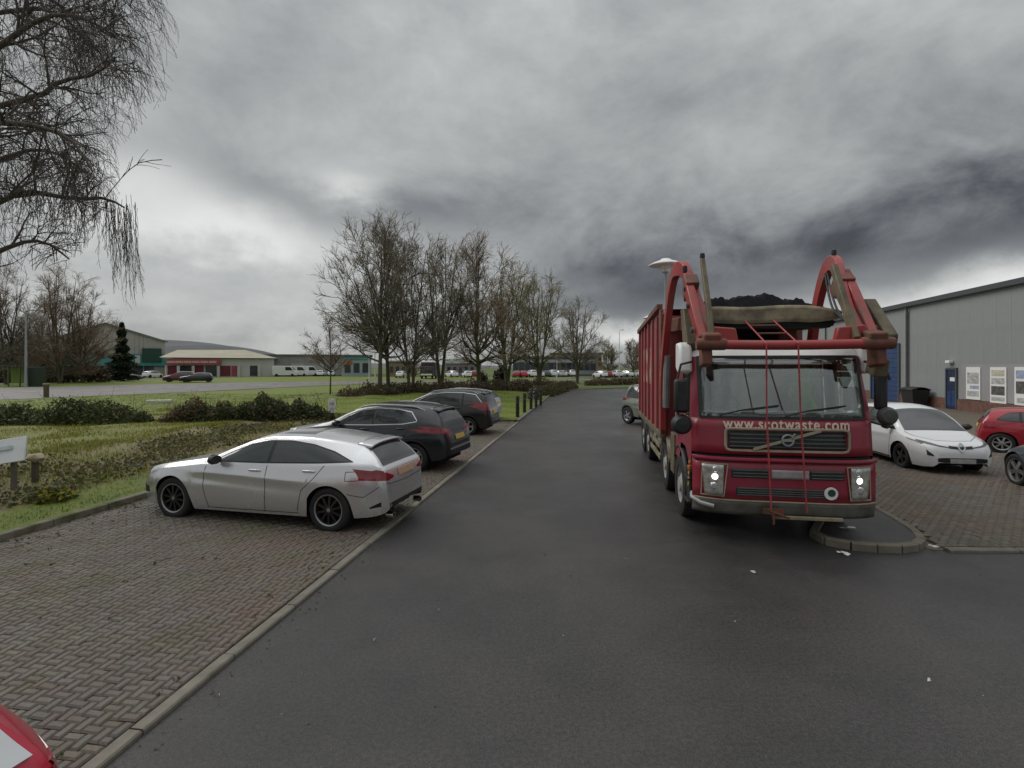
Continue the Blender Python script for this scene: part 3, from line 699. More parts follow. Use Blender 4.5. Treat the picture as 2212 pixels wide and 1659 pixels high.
# (label, px, Z, height, radius, stems, spread, twig, bark, leaves)
row = [
    ('tallest dark tree at the left end of the row, straight trunk', 820, 38.0, 14.0, .20, 1, 1.12, 'twig', 'bark', 200, .2, .22),
    ('slender dark tree close beside the tallest tree', 840, 40.5, 14.6, .18, 1, .85, 'twig', 'bark', 120, .2, .26),
    ('tree forking into a low V just right of the tallest pair', 888, 40.0, 13.9, .21, 2, .92, 'twig', 'bark', 120, .08, .22),
    ('leaning tree with mossy forked trunk in the middle of the row', 952, 43.0, 14.4, .25, 2, .90, 'twig', 'bark_green', 120, .13, .24),
    ('straight tree with dense reddish crown right of the leaning tree', 1035, 47.0, 14.6, .24, 1, 1.15, 'twig_red', 'bark_green', 900, .2, .22),
    ('broad olive crowned tree behind the purple bush', 1095, 53.0, 14.2, .28, 3, 1.25, 'twig_olive', 'bark_green', 900, .09, .18),
    ('olive tree with spreading low limbs near the bend', 1165, 60.0, 14.0, .26, 3, 1.3, 'twig_olive', 'bark_green', 800, .12, .2),
    ('last small grey tree at the right end of the row', 1247, 74.0, 13.4, .26, 3, 1.25, 'twig', 'bark', 200, .13, .2),
]
for i, (lb, px, Z, H, r, st, spd, tw, bk, lv, fk, fi) in enumerate(row):
    bare_tree(lb, (px - 1106) / 1106 * Z, Z, H * .915, r, st, 100 + i * 7, TG, spd, tw, bk, lv, dens=1.0, fork=fk, rmin=.0085 + Z * .00009, first=fi)
bare_tree('small sparse young tree left of the row with a thin trunk', (713 - 1106) / 1106 * 40, 40, 6.2, .07, 1, 31, None, 1.2, 'twig_red', 'bark', 120, .45, fork=.3, first=.38, rmin=.008)
# trees across the side road, at the left
FG = 'bare trees beyond the side road at the left'
for i, (lb, px, Z, H, r, st, tw) in enumerate((('broad reddish bare tree beyond the side road beside the lamp post', 130, 74, 16.5, .30, 3, 'twig_red'), ('reddish bare tree right of the lamp post, nearest the fir', 178, 78, 14.0, .26, 3, 'twig_red'),
        ('grey bare tree at the far left edge beyond the side road', 14, 70, 15.5, .28, 2, 'twig'), ('slim bare tree between lamp post and left edge', 78, 82, 13.5, .2, 2, 'twig'))):
    bare_tree(lb, (px - 1106) / 1106 * Z, Z, H, r, st, 300 + i, FG, 1.15, tw, 'bark', 700, 1.25, fork=.06, first=.06, rmin=.015)
DG = 'small round trees by the distant cars'
for i, (px, Z, H, lb) in enumerate(((1315, 120, 7.4, 'left small round bare tree by the distant car park lamp'), (1368, 125, 8.6, 'larger round bare tree right of the distant lamp post'), (1392, 118, 7.8, 'round bare tree just at the truck edge in the distance'))):
    bare_tree(lb, (px - 1106) / 1106 * Z, Z, H, .2, 3, 400 + i, DG, 1.35, 'twig_olive' if i == 0 else 'twig_red', 'bark', 500, 1.0, fork=.12, first=.18, rmin=.02)

# weeping birch whose trunk stands just outside the frame
def birch():
    rg = np.random.default_rng(11); bx, by = -15.2, 11.6
    root = empty('weeping_birch', (bx, by, .1)); tag(root, 'weeping birch with long hanging twigs at the upper left', 'tree')
    O = np.array([bx, by, .1])
    T = curve([(0, 0, 0), (.1, .05, 3), (.2, 0, 6.5), (.5, .1, 10), (.9, 0, 13.5)], 12)[None]; Rt = np.linspace(.24, .05, 12)[None]
    V, F_ = tubes(T, Rt, 10); mesh_np('trunk', V, F_, bark_mat('birch_bark', (.42, .40, .37), (.06, .05, .045)), root, smooth=True)
    W = lambda x, y, Z: np.array(PX(x, y, Z)) - O
    limbs = []
    def limb(*p): limbs.append(curve(p, 10))
    limb(T[0, 3], W(-60, 470, 11), W(60, 418, 10.6), W(160, 430, 10.2), W(225, 428, 10.0), W(268, 448, 9.9))
    limb(T[0, 5], W(-90, 260, 11), W(77, 211, 10.4), W(128, 176, 10.2), W(200, 162, 9.9), W(248, 128, 9.7))
    limb(T[0, 4], W(-90, 400, 12), W(40, 330, 12.2), W(120, 330, 12.4), W(180, 370, 12.5))
    limb(T[0, 6], W(-40, 130, 10.8), W(90, 40, 10.4), W(180, 40, 10.2), W(250, 80, 10.1))
    limb(T[0, 7], W(-80, -40, 11), W(100, -90, 10.6), W(200, -60, 10.2), W(280, -10, 10.0))
    limb(T[0, 4], W(-80, 300, 9.6), W(50, 270, 9.2), W(150, 300, 9.0), W(200, 370, 8.9))
    limb(T[0, 3], W(-40, 560, 11), W(80, 520, 11.4), W(150, 560, 11.6))
    limb(T[0, 8], W(-60, -160, 12), W(90, -220, 12), W(190, -160, 11.8), W(250, -80, 11.6))
    limb(T[0, 6], W(-60, 60, 12.6), W(70, 20, 13), W(140, 40, 13.2), W(190, 90, 13.3))
    for k in range(7):
        a = rg.uniform(.5, 5.7) + (0 if k % 2 else .3); h = 3 + k * 1.3; d = np.array([math.cos(a + 1.57), math.sin(a + 1.57), 0])
        if d[0] > .5 and h < 9: d[0] *= -1
        limb(T[0, min(11, int(h))], T[0, min(11, int(h))] + d * 1.6 + [0, 0, .9], T[0, min(11, int(h))] + d * 3.2 + [0, 0, .9], T[0, min(11, int(h))] + d * 4.0 + [0, 0, -.1])
    Lb = np.array(limbs); Rl = np.tile(np.linspace(.075, .016, 10), (len(limbs), 1))
    b2, r2 = grow(Lb, Rl, 20, .12, 1.0, (.10, .26), (25, 70), .04, .16, 7, .55, .009, rg, lmin=.3, taper=1.0)
    b3, r3 = grow(b2, r2, 7, .15, 1.0, (.3, .6), (25, 70), -.12, .17, 6, .6, .0062, rg, lmin=.5)
    # hanging strands
    src = np.concatenate([b2, b3[:, :6].repeat(1, 0)[:, np.r_[0:6, 5]]])
    rs = np.concatenate([r2, r3[:, np.r_[0:6, 5]]])
    h1, q1 = grow(src, rs, 2, .2, 1.0, (.0, .001), (10, 55), -.36, .10, 8, .5, .0034, rg, lmin=.95)
    sc = rg.uniform(.5, 1.6, len(h1))[:, None, None]; h1 = h1[:, :1] + (h1 - h1[:, :1]) * sc
    end = np.concatenate([Lb[:1, 4:], ], 1)
    # bundles of long strands hanging from the end of the lowest limb
    hs_ = []
    for t_ in np.concatenate([np.linspace(.42, .86, 8), [.92, .95, .97, .99, 1.0, 1.0]]):
        base = np.array([np.interp(t_, np.linspace(0, 1, 10), Lb[0, :, k]) for k in range(3)])
        for _ in range(8):
            ln = (.55 + 1.5 * t_ ** 3) * rg.uniform(.5, 1.0); st = base + rg.normal(0, .11, 3); dr = np.append(rg.normal(0, .05, 2) + [.04, 0], -1.0); p_ = [st]
            for k in range(11): p_.append(p_[-1] + dr * ln / 11 + np.append(rg.normal(0, .012, 2), 0))
            hs_.append(p_)
    hh = np.array(hs_); qq = np.tile(np.linspace(.0046, .0028, 12), (len(hh), 1))
    # fine side twigs on the strands
    f1, g1 = grow(h1, q1, 3, .1, 1.0, (.12, .3), (15, 45), -.25, .1, 4, .8, .0030, rg)
    f2, g2 = grow(hh, qq, 4, .1, 1.0, (.08, .2), (12, 35), -.3, .1, 4, .8, .0030, rg)
    sp = curve([W(228, 427, 10), W(262, 385, 10), W(300, 352, 9.9), W(350, 345, 9.8)], 7)[None]
    s2, t2 = grow(sp, np.full((1, 7), .012), 8, .3, 1, (.2, .4), (20, 50), .02, .1, 5, .6, .004, rg)
    def within(P_, slack=0):      # the crown's outline: twigs that would reach past it are left off
        Q = P_ + O; px = 1106 + 1106 * Q[..., 0] / Q[..., 1]; py = 790 - 1106 * (Q[..., 2] - CAM_H) / Q[..., 1]
        lim = np.interp(py, [-300, 0, 60, 130, 200, 260, 330, 420, 470, 520, 600], [300, 360, 385, 395, 375, 320, 255, 262, 225, 195, 150]) + slack
        return ((px < lim) & (py < np.interp(px, [-100, 60, 160, 260], [620, 590, 560, 500]))).all(1)
    keep2 = within(b2, 15)
    b3, r3 = b3[within(b3)], r3[within(b3)]; b2, r2 = b2[keep2], r2[keep2]
    k_ = within(h1); h1, q1 = h1[k_], q1[k_]; k_ = within(f1); f1, g1 = f1[k_], g1[k_]
    Vs, Fs, base, mi_ = [], [], 0, []
    for P_, R_, nn, m_ in ((Lb, Rl, 7, 0), (b2, r2, 5, 0), (b3, r3, 4, 0), (h1, q1, 3, 0), (hh, qq, 3, 0), (f1, g1, 3, 0), (f2, g2, 3, 0), (sp, np.full((1, 7), .009), 4, 0), (s2, t2, 3, 0)):
        V, F_ = tubes(P_, R_, nn); Vs.append(V); Fs.append(F_ + base); base += len(V)
    mesh_np('crown', np.concatenate(Vs), np.concatenate(Fs), MT['birch_twig'], root, smooth=True)
birch()

# conifer beyond the side road
def fir(label, x, y, H, w, seed):
    rg = np.random.default_rng(seed); root = empty('fir_tree', (x, y, -.05)); tag(root, label, 'tree')
    MB().tube([(0, 0, 0), (0, 0, H * .5), (.05, 0, H)], [.2, .12, .02], 8).build('trunk', MT['bark'], root)
    n = 5200; t = rg.uniform(0, 1, n) ** .8; rad = w * (1 - t) ** .75 * (.72 + .28 * np.sin(t * 46 + rg.uniform(0, 1.5, n))) * rg.uniform(.35, 1.0, n) ** .5 * (1 + .25 * np.sin(rg.uniform(0, 6.28) + t * 9))
    a = rg.uniform(0, 6.28, n); C = np.stack([np.cos(a) * rad, np.sin(a) * rad, .4 + t * (H - .4) - rad * .18], -1)
    leafset('crown', C, .26, [MT['lf_dark'], M('fir_green', (.013, .024, .016), rough=.7, var=.3)], root, elong=2.4)
fir('dark pointed evergreen standing in front of the pale gabled shed', -64.8, 85, 9.6, 2.4, 5)

def shrub_cloud(root, part, L, D, H, n, size, mats, w, rg, lump=1.0, stems=True, stem_mat='bark'):
    """box-like hedge of leaf faces with an uneven outline, local x along"""
    x = rg.uniform(-L / 2, L / 2, n); s = rg.uniform(0, 1, n); a = rg.uniform(0, np.pi, n)
    prof = (.78 + .16 * np.sin(x * 1.9 + 1) + .12 * np.sin(x * 4.3 + .6) + .08 * np.sin(x * 9.1)) * lump
    endf = np.clip((L / 2 - np.abs(x)) / .7, .1, 1) ** .5
    rr = s ** .35
    y = np.cos(a) * D / 2 * rr * endf * (.9 + .15 * np.sin(x * 3.1)); z = np.sin(a) ** .7 * H * rr * prof * endf + rg.normal(0, .05, n)
    o = leafset(part, np.stack([x, y, np.maximum(z, .02)], -1), size, mats, root, w=w)
    if stems:
        m = int(L * 16); q = np.stack([rg.uniform(-L / 2, L / 2, m) * .97, rg.uniform(-D / 3, D / 3, m), np.zeros(m)], -1)
        d = rg.normal(0, .35, (m, 3)); d[:, 2] = 1; P_ = np.stack([q, q + d * H * .35, q + d * H * .75 + rg.normal(0, .1, (m, 3)), q + d * H * .95 + rg.normal(0, .18, (m, 3))], 1)
        V, F_ = tubes(P_, np.tile(np.array([.012, .009, .006, .004]), (m, 1)), 3); mesh_np('stems', V, F_, MT[stem_mat], root)
    return o
def hedge(label, a, b, D, H, n, size, mats, w, seed, name='hedge', z=0.0, cat='hedge', lump=1.0):
    a, b = Vector(a), Vector(b); c = (a + b) / 2; d = b - a; root = empty(name, (c.x, c.y, z), math.atan2(d.y, d.x)); tag(root, label, cat)
    shrub_cloud(root, 'foliage', d.length, D, H, n, size, mats, w, np.random.default_rng(seed), lump); return root
G_ = [MT['lf_dark'], MT['lf_mid'], MT['lf_olive'], MT['lf_brown'], MT['lf_pale']]
hedge('dark green hedge at the left with pale leaves among the green', (-25.5, 17.4), (-13.6, 19.4), 2.4, 1.15, 15000, .085, G_, [.42, .28, .14, .1, .06], 21, z=.15)
hedge('dark clipped hedge behind the silver car with brown left end', (-13.0, 19.8), (-7.4, 21.2), 2.0, 1.08, 12000, .08, G_, [.45, .2, .1, .2, .05], 22, z=.2)
hedge('brown tuft of dead stems at the left end of the dark clipped hedge', (-13.5, 19.5), (-11.4, 20.1), 1.5, 1.0, 2600, .07, [MT['lf_brown'], MT['lf_olive'], MT['lf_red']], [.6, .2, .2], 23, name='shrub', cat='shrub', z=.2)
hedge('reddish brown winter hedge running below the row of trees', (-12.0, 35.0), (4.4, 54.0), 2.6, 1.35, 15000, .12, [MT['lf_red'], MT['lf_brown'], MT['lf_olive'], MT['lf_grey'], MT['lf_dark']], [.28, .3, .16, .16, .1], 24, z=-.05)
hedge('green low shrubs below the tallest trees', (-11.5, 38.5), (-4.0, 47.0), 2.0, 1.2, 5000, .13, [MT['lf_mid'], MT['lf_olive'], MT['lf_dark']], [.45, .35, .2], 25, z=-.05, name='shrub', cat='shrub')
hedge('brown low shrubs between lawn and bend at the end of the bollards', (2.2, 41), (6.6, 57.5), 2.2, .95, 6500, .12, [MT['lf_brown'], MT['lf_olive'], MT['lf_red'], MT['lf_mid']], [.35, .3, .15, .2], 26, z=-.05, name='shrub', cat='shrub')
hedge('brown strip of low planting on the far side of the bend', (9.5, 66), (30, 78), 2.4, 1.0, 5000, .17, [MT['lf_brown'], MT['lf_olive'], MT['lf_red']], [.4, .35, .25], 27, z=-.05, name='shrub', cat='shrub')
hedge('rust coloured tall hedge at the far left behind the lamp post', (-96, 78), (-76, 84), 6, 8.5, 12000, .30, [MT['lf_red'], MT['lf_brown'], MT['lf_dark'], MT['lf_olive']], [.5, .25, .15, .1], 28, z=-.05)
hedge('low brown and green planting under the reddish trees', (-84, 76), (-63, 80), 3.5, 2.6, 9000, .22, [MT['lf_brown'], MT['lf_dark'], MT['lf_olive'], MT['lf_red']], [.3, .3, .2, .2], 29, z=-.05)
def round_shrub(label, x, y, r, h, n, size, mats, w, seed, z=-.05):
    rg = np.random.default_rng(seed); root = empty('shrub', (x, y, z)); tag(root, label, 'shrub')
    d = rg.normal(size=(n, 3)); d /= np.linalg.norm(d, axis=1)[:, None]; d[:, 2] = np.abs(d[:, 2]); rr = rg.uniform(.3, 1, n) ** .4 * (1 + .2 * np.sin(d[:, 0] * 7 + seed) * np.sin(d[:, 1] * 6))
    leafset('foliage', d * rr[:, None] * [r, r, h], size, mats, root, w=w)
    m = 26; q = rg.normal(0, r * .25, (m, 3)); q[:, 2] = 0; e = rg.normal(0, r * .5, (m, 3)); e[:, 2] = h * rg.uniform(.5, .95, m)
    V, F_ = tubes(np.stack([q, (q + e) / 2 + rg.normal(0, .05 * r, (m, 3)), e], 1), np.tile([.02, .014, .006], (m, 1)), 3); mesh_np('stems', V, F_, MT['bark'], root)
round_shrub('dark purple leaved bush beneath the olive trees', (1083 - 1106) / 1106 * 56, 56, 1.0, 2.4, 1800, .16, [M('leaf_purple', (.035, .016, .018), rough=.6), MT['lf_dark']], [.85, .15], 41)
round_shrub('small dark red bush beside the reddish tree trunk', (1043 - 1106) / 1106 * 50, 50, .6, 1.9, 900, .14, [MT['lf_red'], MT['lf_dark']], [.7, .3], 42)
round_shrub('small shrub with pale flecked twigs beyond the last bollard', *to_uv(0, 0)[:0], *(lambda p: (p.x, p.y))(RW(36.8, -.75)), .5, .95, 900, .07, [MT['lf_pale'], MT['white'], MT['lf_dark'], MT['lf_brown']], [.25, .15, .35, .25], 43, z=.1)
for i, (px, py, r, lb) in enumerate(((112, 1078, .34, 'bright yellow green weed clump by the back kerb left of the silver car'), (145, 925, .55, 'yellow green clump below the dark left hedge'))):
    p = GP(px, py, .15); round_shrub(lb, p.x, p.y, r, .24, 600, .05, [MT['lf_yellow'], MT['lf_mid'], MT['lf_olive']], [.35, .4, .25], 50 + i, z=.12)
# ================================================================== CARS
def interp(tab, s):
    xs = [p[0] for p in tab]; ys = [p[1] for p in tab]
    # monotone cubic
    xs = np.array(xs, float); ys = np.array(ys, float); h = np.diff(xs); dl = np.diff(ys) / h
    m = np.empty_like(ys); m[0], m[-1] = dl[0], dl[-1]
    for i in range(1, len(xs) - 1):
        m[i] = 0 if dl[i - 1] * dl[i] <= 0 else 2 * dl[i - 1] * dl[i] / (dl[i - 1] + dl[i])
    s = np.clip(np.asarray(s, float), xs[0], xs[-1]); i = np.clip(np.searchsorted(xs, s) - 1, 0, len(xs) - 2)
    t = (s - xs[i]) / h[i]; t2, t3 = t * t, t * t * t
    return (2 * t3 - 3 * t2 + 1) * ys[i] + (t3 - 2 * t2 + t) * h[i] * m[i] + (-2 * t3 + 3 * t2) * ys[i + 1] + (t3 - t2) * h[i] * m[i + 1]

class Car:
    """body lofted through cross-sections; features are projected on to it. local +x forward, z up"""
    def __init__(c, sp, low=False):
        c.sp = sp; c.L = sp['L']; c.W = sp['W']; L = c.L
        ax = sp['axles']; ra = sp['r'] + sp.get('archgap', .045)
        st = list(np.linspace(0, .3, 5 if low else 13)) + list(np.linspace(L - .3, L, 5 if low else 13)) + list(np.linspace(.3, L - .3, 14 if low else 46))
        for a in ax: st += list(a + ra * np.cos(np.linspace(0, np.pi, 7 if low else 15)))
        st = np.unique(np.round(np.clip(st, 0, L), 3)); st = st[np.concatenate([[True], np.diff(st) > .016])]
        st[-1] = L
        zt, zs, wt, W = interp(sp['zt'], st), interp(sp['zs'], st), interp(sp['wt'], st), interp(sp['wp'], st) * c.W
        zs = np.minimum(zs, zt - .012); sill = interp(sp['zb'], st); zb = sill.copy()
        for a in ax:
            q = ra * ra - (st - a) ** 2; zb = np.where(q > 0, np.maximum(zb, sp['r'] + np.sqrt(np.maximum(q, 0))), zb)
        zb = np.minimum(zb, zs - .05)
        nlow, nside, ntop = (4, 3, 3) if low else (26, 8, 10)
        verts = []
        tum = sp.get('tumble', .86)
        for i, s in enumerate(st):
            row = []
            for k in range(nlow + 1):                       # lower side from sill/arch to belt
                z = zb[i] + (zs[i] - zb[i]) * k / nlow
                f = (z - .18) / max(.2, zs[i] - .18); f = min(max(f, 0), 1)
                prof = interp([(0, .925), (.18, .965), (.4, .99), (.62, 1.0), (.78, .985), (.92, .95), (1, .925)], f)
                y = W[i] * prof
                cr = sp.get('crease')
                if cr is not None: ca_ = float(np.interp(s, [sp['axles'][0] - .1, sp['axles'][0] + .6, sp['axles'][1] - .7, sp['axles'][1] - .1], [0, 1, 1, 0])) * sp.get('crease_amp', 1); y += ca_ * (.007 * math.exp(-((z - interp(cr, s)) / .034) ** 2) - .012 * math.exp(-((z - interp(cr, s) + .12) / .08) ** 2))
                row.append((y, z))
            y0, z0 = W[i] * .925, zs[i]
            y1, z1 = min(wt[i], y0 - .004), z0 + (zt[i] - z0) * tum
            for k in range(1, nside + 1):                   # greenhouse / wing shoulder
                t = k / nside; row.append((y0 + (y1 - y0) * t + .02 * math.sin(math.pi * t) * min(1, (zt[i] - z0) / .4), z0 + (z1 - z0) * t))
            for k in range(1, ntop + 1):                    # roof / bonnet to the centre line
                t = k / ntop; row.append((y1 * (1 - t), z1 + (zt[i] - z1) * (1 - (1 - t) ** 2.4)))
            verts.append([(L / 2 - s, y, z) for y, z in row])
        m = len(verts[0]); n = len(st); V = []
        for r in verts: V += r + [(x, -y, z) for x, y, z in r[-2::-1]]
        w = 2 * m - 1
        F_ = [(i * w + k, (i + 1) * w + k, (i + 1) * w + k + 1, i * w + k + 1) for i in range(n - 1) for k in range(w - 1)]
        F_ += [tuple(range(w)), tuple((n - 1) * w + k for k in range(w - 1, -1, -1))]
        c.V, c.F = V, F_
        c.bvh = BVHTree.FromPolygons([Vector(v) for v in V], F_)
    def hit(c, d, a, b):
        """project: d in side/-side/front/rear/top; (a, b) are (x, z), (y, z) or (x, y)"""
        if d == 'L': o, v = Vector((a, 3, b)), Vector((0, -1, 0))
        elif d == 'R': o, v = Vector((a, -3, b)), Vector((0, 1, 0))
        elif d == 'F': o, v = Vector((6, a, b)), Vector((-1, 0, 0))
        elif d == 'B': o, v = Vector((-6, a, b)), Vector((1, 0, 0))
        else: o, v = Vector((a, b, 4)), Vector((0, 0, -1))
        p, nrm, _, _ = c.bvh.ray_cast(o, v)
        if p is None: return None, None
        if nrm.dot(v) > 0: nrm = -nrm
        return p, nrm
    def patch(c, mb, d, lo, hi, nx=14, nz=6, off=.004, mi=0):
        """strip between polylines lo and hi [(a, b)...] (both left to right) laid on the body with a rim"""
        a0, a1 = max(lo[0][0], hi[0][0]), min(lo[-1][0], hi[-1][0])
        A = np.linspace(a0, a1, nx + 1); lx, ly = zip(*lo); hx, hy = zip(*hi)
        g = {}
        for i, a in enumerate(A):
            b0, b1 = np.interp(a, lx, ly), np.interp(a, hx, hy)
            for j in range(nz + 1):
                p, n_ = c.hit(d, a, b0 + (b1 - b0) * j / nz)
                g[i, j] = None if p is None else (p + n_ * off, p - n_ * .006)
        ids, vs, fs = {}, [], []
        for k, q in g.items():
            if q is not None: ids[k] = len(vs); vs += [q[0], q[1]]
        for i in range(nx):
            for j in range(nz):
                ks = [(i, j), (i + 1, j), (i + 1, j + 1), (i, j + 1)]
                if all(k in ids for k in ks): fs.append(tuple(ids[k] for k in ks))
        for i in range(nx):
            for j in (0, nz):
                if (i, j) in ids and (i + 1, j) in ids: a, b = ids[i, j], ids[i + 1, j]; fs.append((a, b, b + 1, a + 1))
        for j in range(nz):
            for i in (0, nx):
                if (i, j) in ids and (i, j + 1) in ids: a, b = ids[i, j], ids[i, j + 1]; fs.append((a, b, b + 1, a + 1))
        mb.add(vs, fs, mi)
    def line(c, mb, d, pts, w=.008, off=.0025, mi=0, step=.05):
        P = [Vector((*p, 0)) for p in pts]; Q = []
        for a, b in zip(P[:-1], P[1:]):
            n = max(1, int((b - a).length / step))
            Q += [a.lerp(b, k / n) for k in range(n)]
        Q.append(P[-1]); row = []
        for i, p in enumerate(Q):
            t = (Q[min(i + 1, len(Q) - 1)] - Q[max(i - 1, 0)]).normalized(); nrm = Vector((-t.y, t.x, 0)) * (w / 2)
            r = []
            for s in (-1, 1):
                h, n_ = c.hit(d, p.x + nrm.x * s, p.y + nrm.y * s)
                r.append(None if h is None else h + n_ * off)
            row.append(r)
        for r0, r1 in zip(row[:-1], row[1:]):
            if None in r0 or None in r1: continue
            if (r0[0] - r1[0]).length > .2: continue
            mb.add([r0[0], r0[1], r1[1], r1[0]], [(0, 1, 2, 3)], mi)

def wheel_mesh(r, w, style, rim_r):
    """tyre, rim and hub meshes, axis along y, outer face towards +y"""
    ty = MB().lathe([(rim_r, -w / 2 + .01), (r * .90, -w / 2), (r * .975, -w / 2 + .02), (r, -w / 2 + .045), (r, w / 2 - .045), (r * .975, w / 2 - .02), (r * .90, w / 2 - .002), (rim_r + .012, w / 2 - .004), (rim_r, w / 2 - .016)], axis='y', n=36)
    rm = MB().lathe([(rim_r, -w / 2 + .01), (rim_r - .02, -.02), (rim_r - .035, w / 2 - .06), (rim_r - .022, w / 2 - .02), (rim_r + .002, w / 2 - .010)], axis='y', n=36)
    f = w / 2 - .028
    ns = {'five': 5, 'ten': 10, 'twin': 5, 'steel': 8, 'seven': 7}[style]
    for k in range(ns):
        a0 = 2 * math.pi * k / ns + .3
        for da in ((-.16, .16) if style == 'twin' else (0,)):
            a = a0 + da; hw = {'five': .042, 'ten': .019, 'twin': .021, 'steel': .06, 'seven': .028}[style] * r / .33
            for (r0, r1, y0, y1, h0, h1) in ((.05, rim_r - .02, f + .008, f - .006, hw * .8, hw),):
                e = Vector((math.cos(a), 0, math.sin(a))); t = Vector((-math.sin(a), 0, math.cos(a)))
                vs = [e * r0 - t * h0 + Vector((0, y0, 0)), e * r0 + t * h0 + Vector((0, y0, 0)), e * r1 + t * h1 + Vector((0, y1, 0)), e * r1 - t * h1 + Vector((0, y1, 0))]
                vs += [v - Vector((0, .035, 0)) for v in vs]
                rm.add(vs, [(0, 1, 2, 3), (4, 7, 6, 5), (0, 4, 5, 1), (1, 5, 6, 2), (2, 6, 7, 3), (3, 7, 4, 0)])
    rm.lathe([(.001, f + .012), (.035, f + .012), (.065, f + .004), (.07, f - .03)], axis='y', n=20)
    hb = MB().lathe([(.001, f - .07), (rim_r * .72, f - .07), (rim_r * .72, f - .085), (rim_r - .03, f - .10)], axis='y', n=28)
    return ty, rm, hb
WCACHE = {}
def add_wheel(root, x, y, r, w, style, rim_r, rim_mat, side, steer=0, cap=None, lip=False):
    key = (r, w, style, rim_r, rim_mat)
    if key not in WCACHE:
        ty, rm, hb = wheel_mesh(r, w, style, rim_r)
        a = hb.build('wheel', MT['dark'], root); b = ty.build('tyre', MT['rubber'], a, sharp=50); c_ = rm.build('rim', MT[rim_mat], a, sharp=40)
        WCACHE[key] = (a.data, b.data, c_.data); obs = (a, b, c_)
    else:
        d = WCACHE[key]; a = link(bpy.data.objects.new('wheel', d[0]), root); b = link(bpy.data.objects.new('tyre', d[1]), a); c_ = link(bpy.data.objects.new('rim', d[2]), a)
    a.location = (x, y, r); a.rotation_euler = (0, random.uniform(0, 1.2), (0 if side > 0 else math.pi) + steer)
    if lip: MB().lathe([(rim_r - .016, w / 2 - .010), (rim_r - .008, w / 2 - .004), (rim_r + .004, w / 2 - .003), (rim_r + .008, w / 2 - .014)], axis='y', n=36).build('rim_lip', MT['alloy'], a)
    if cap:
        MB().lathe([(.001, w / 2 - .012), (.03, w / 2 - .014), (.032, w / 2 - .03)], axis='y', n=16).build('hub_cap', MT[cap], a)
    return a

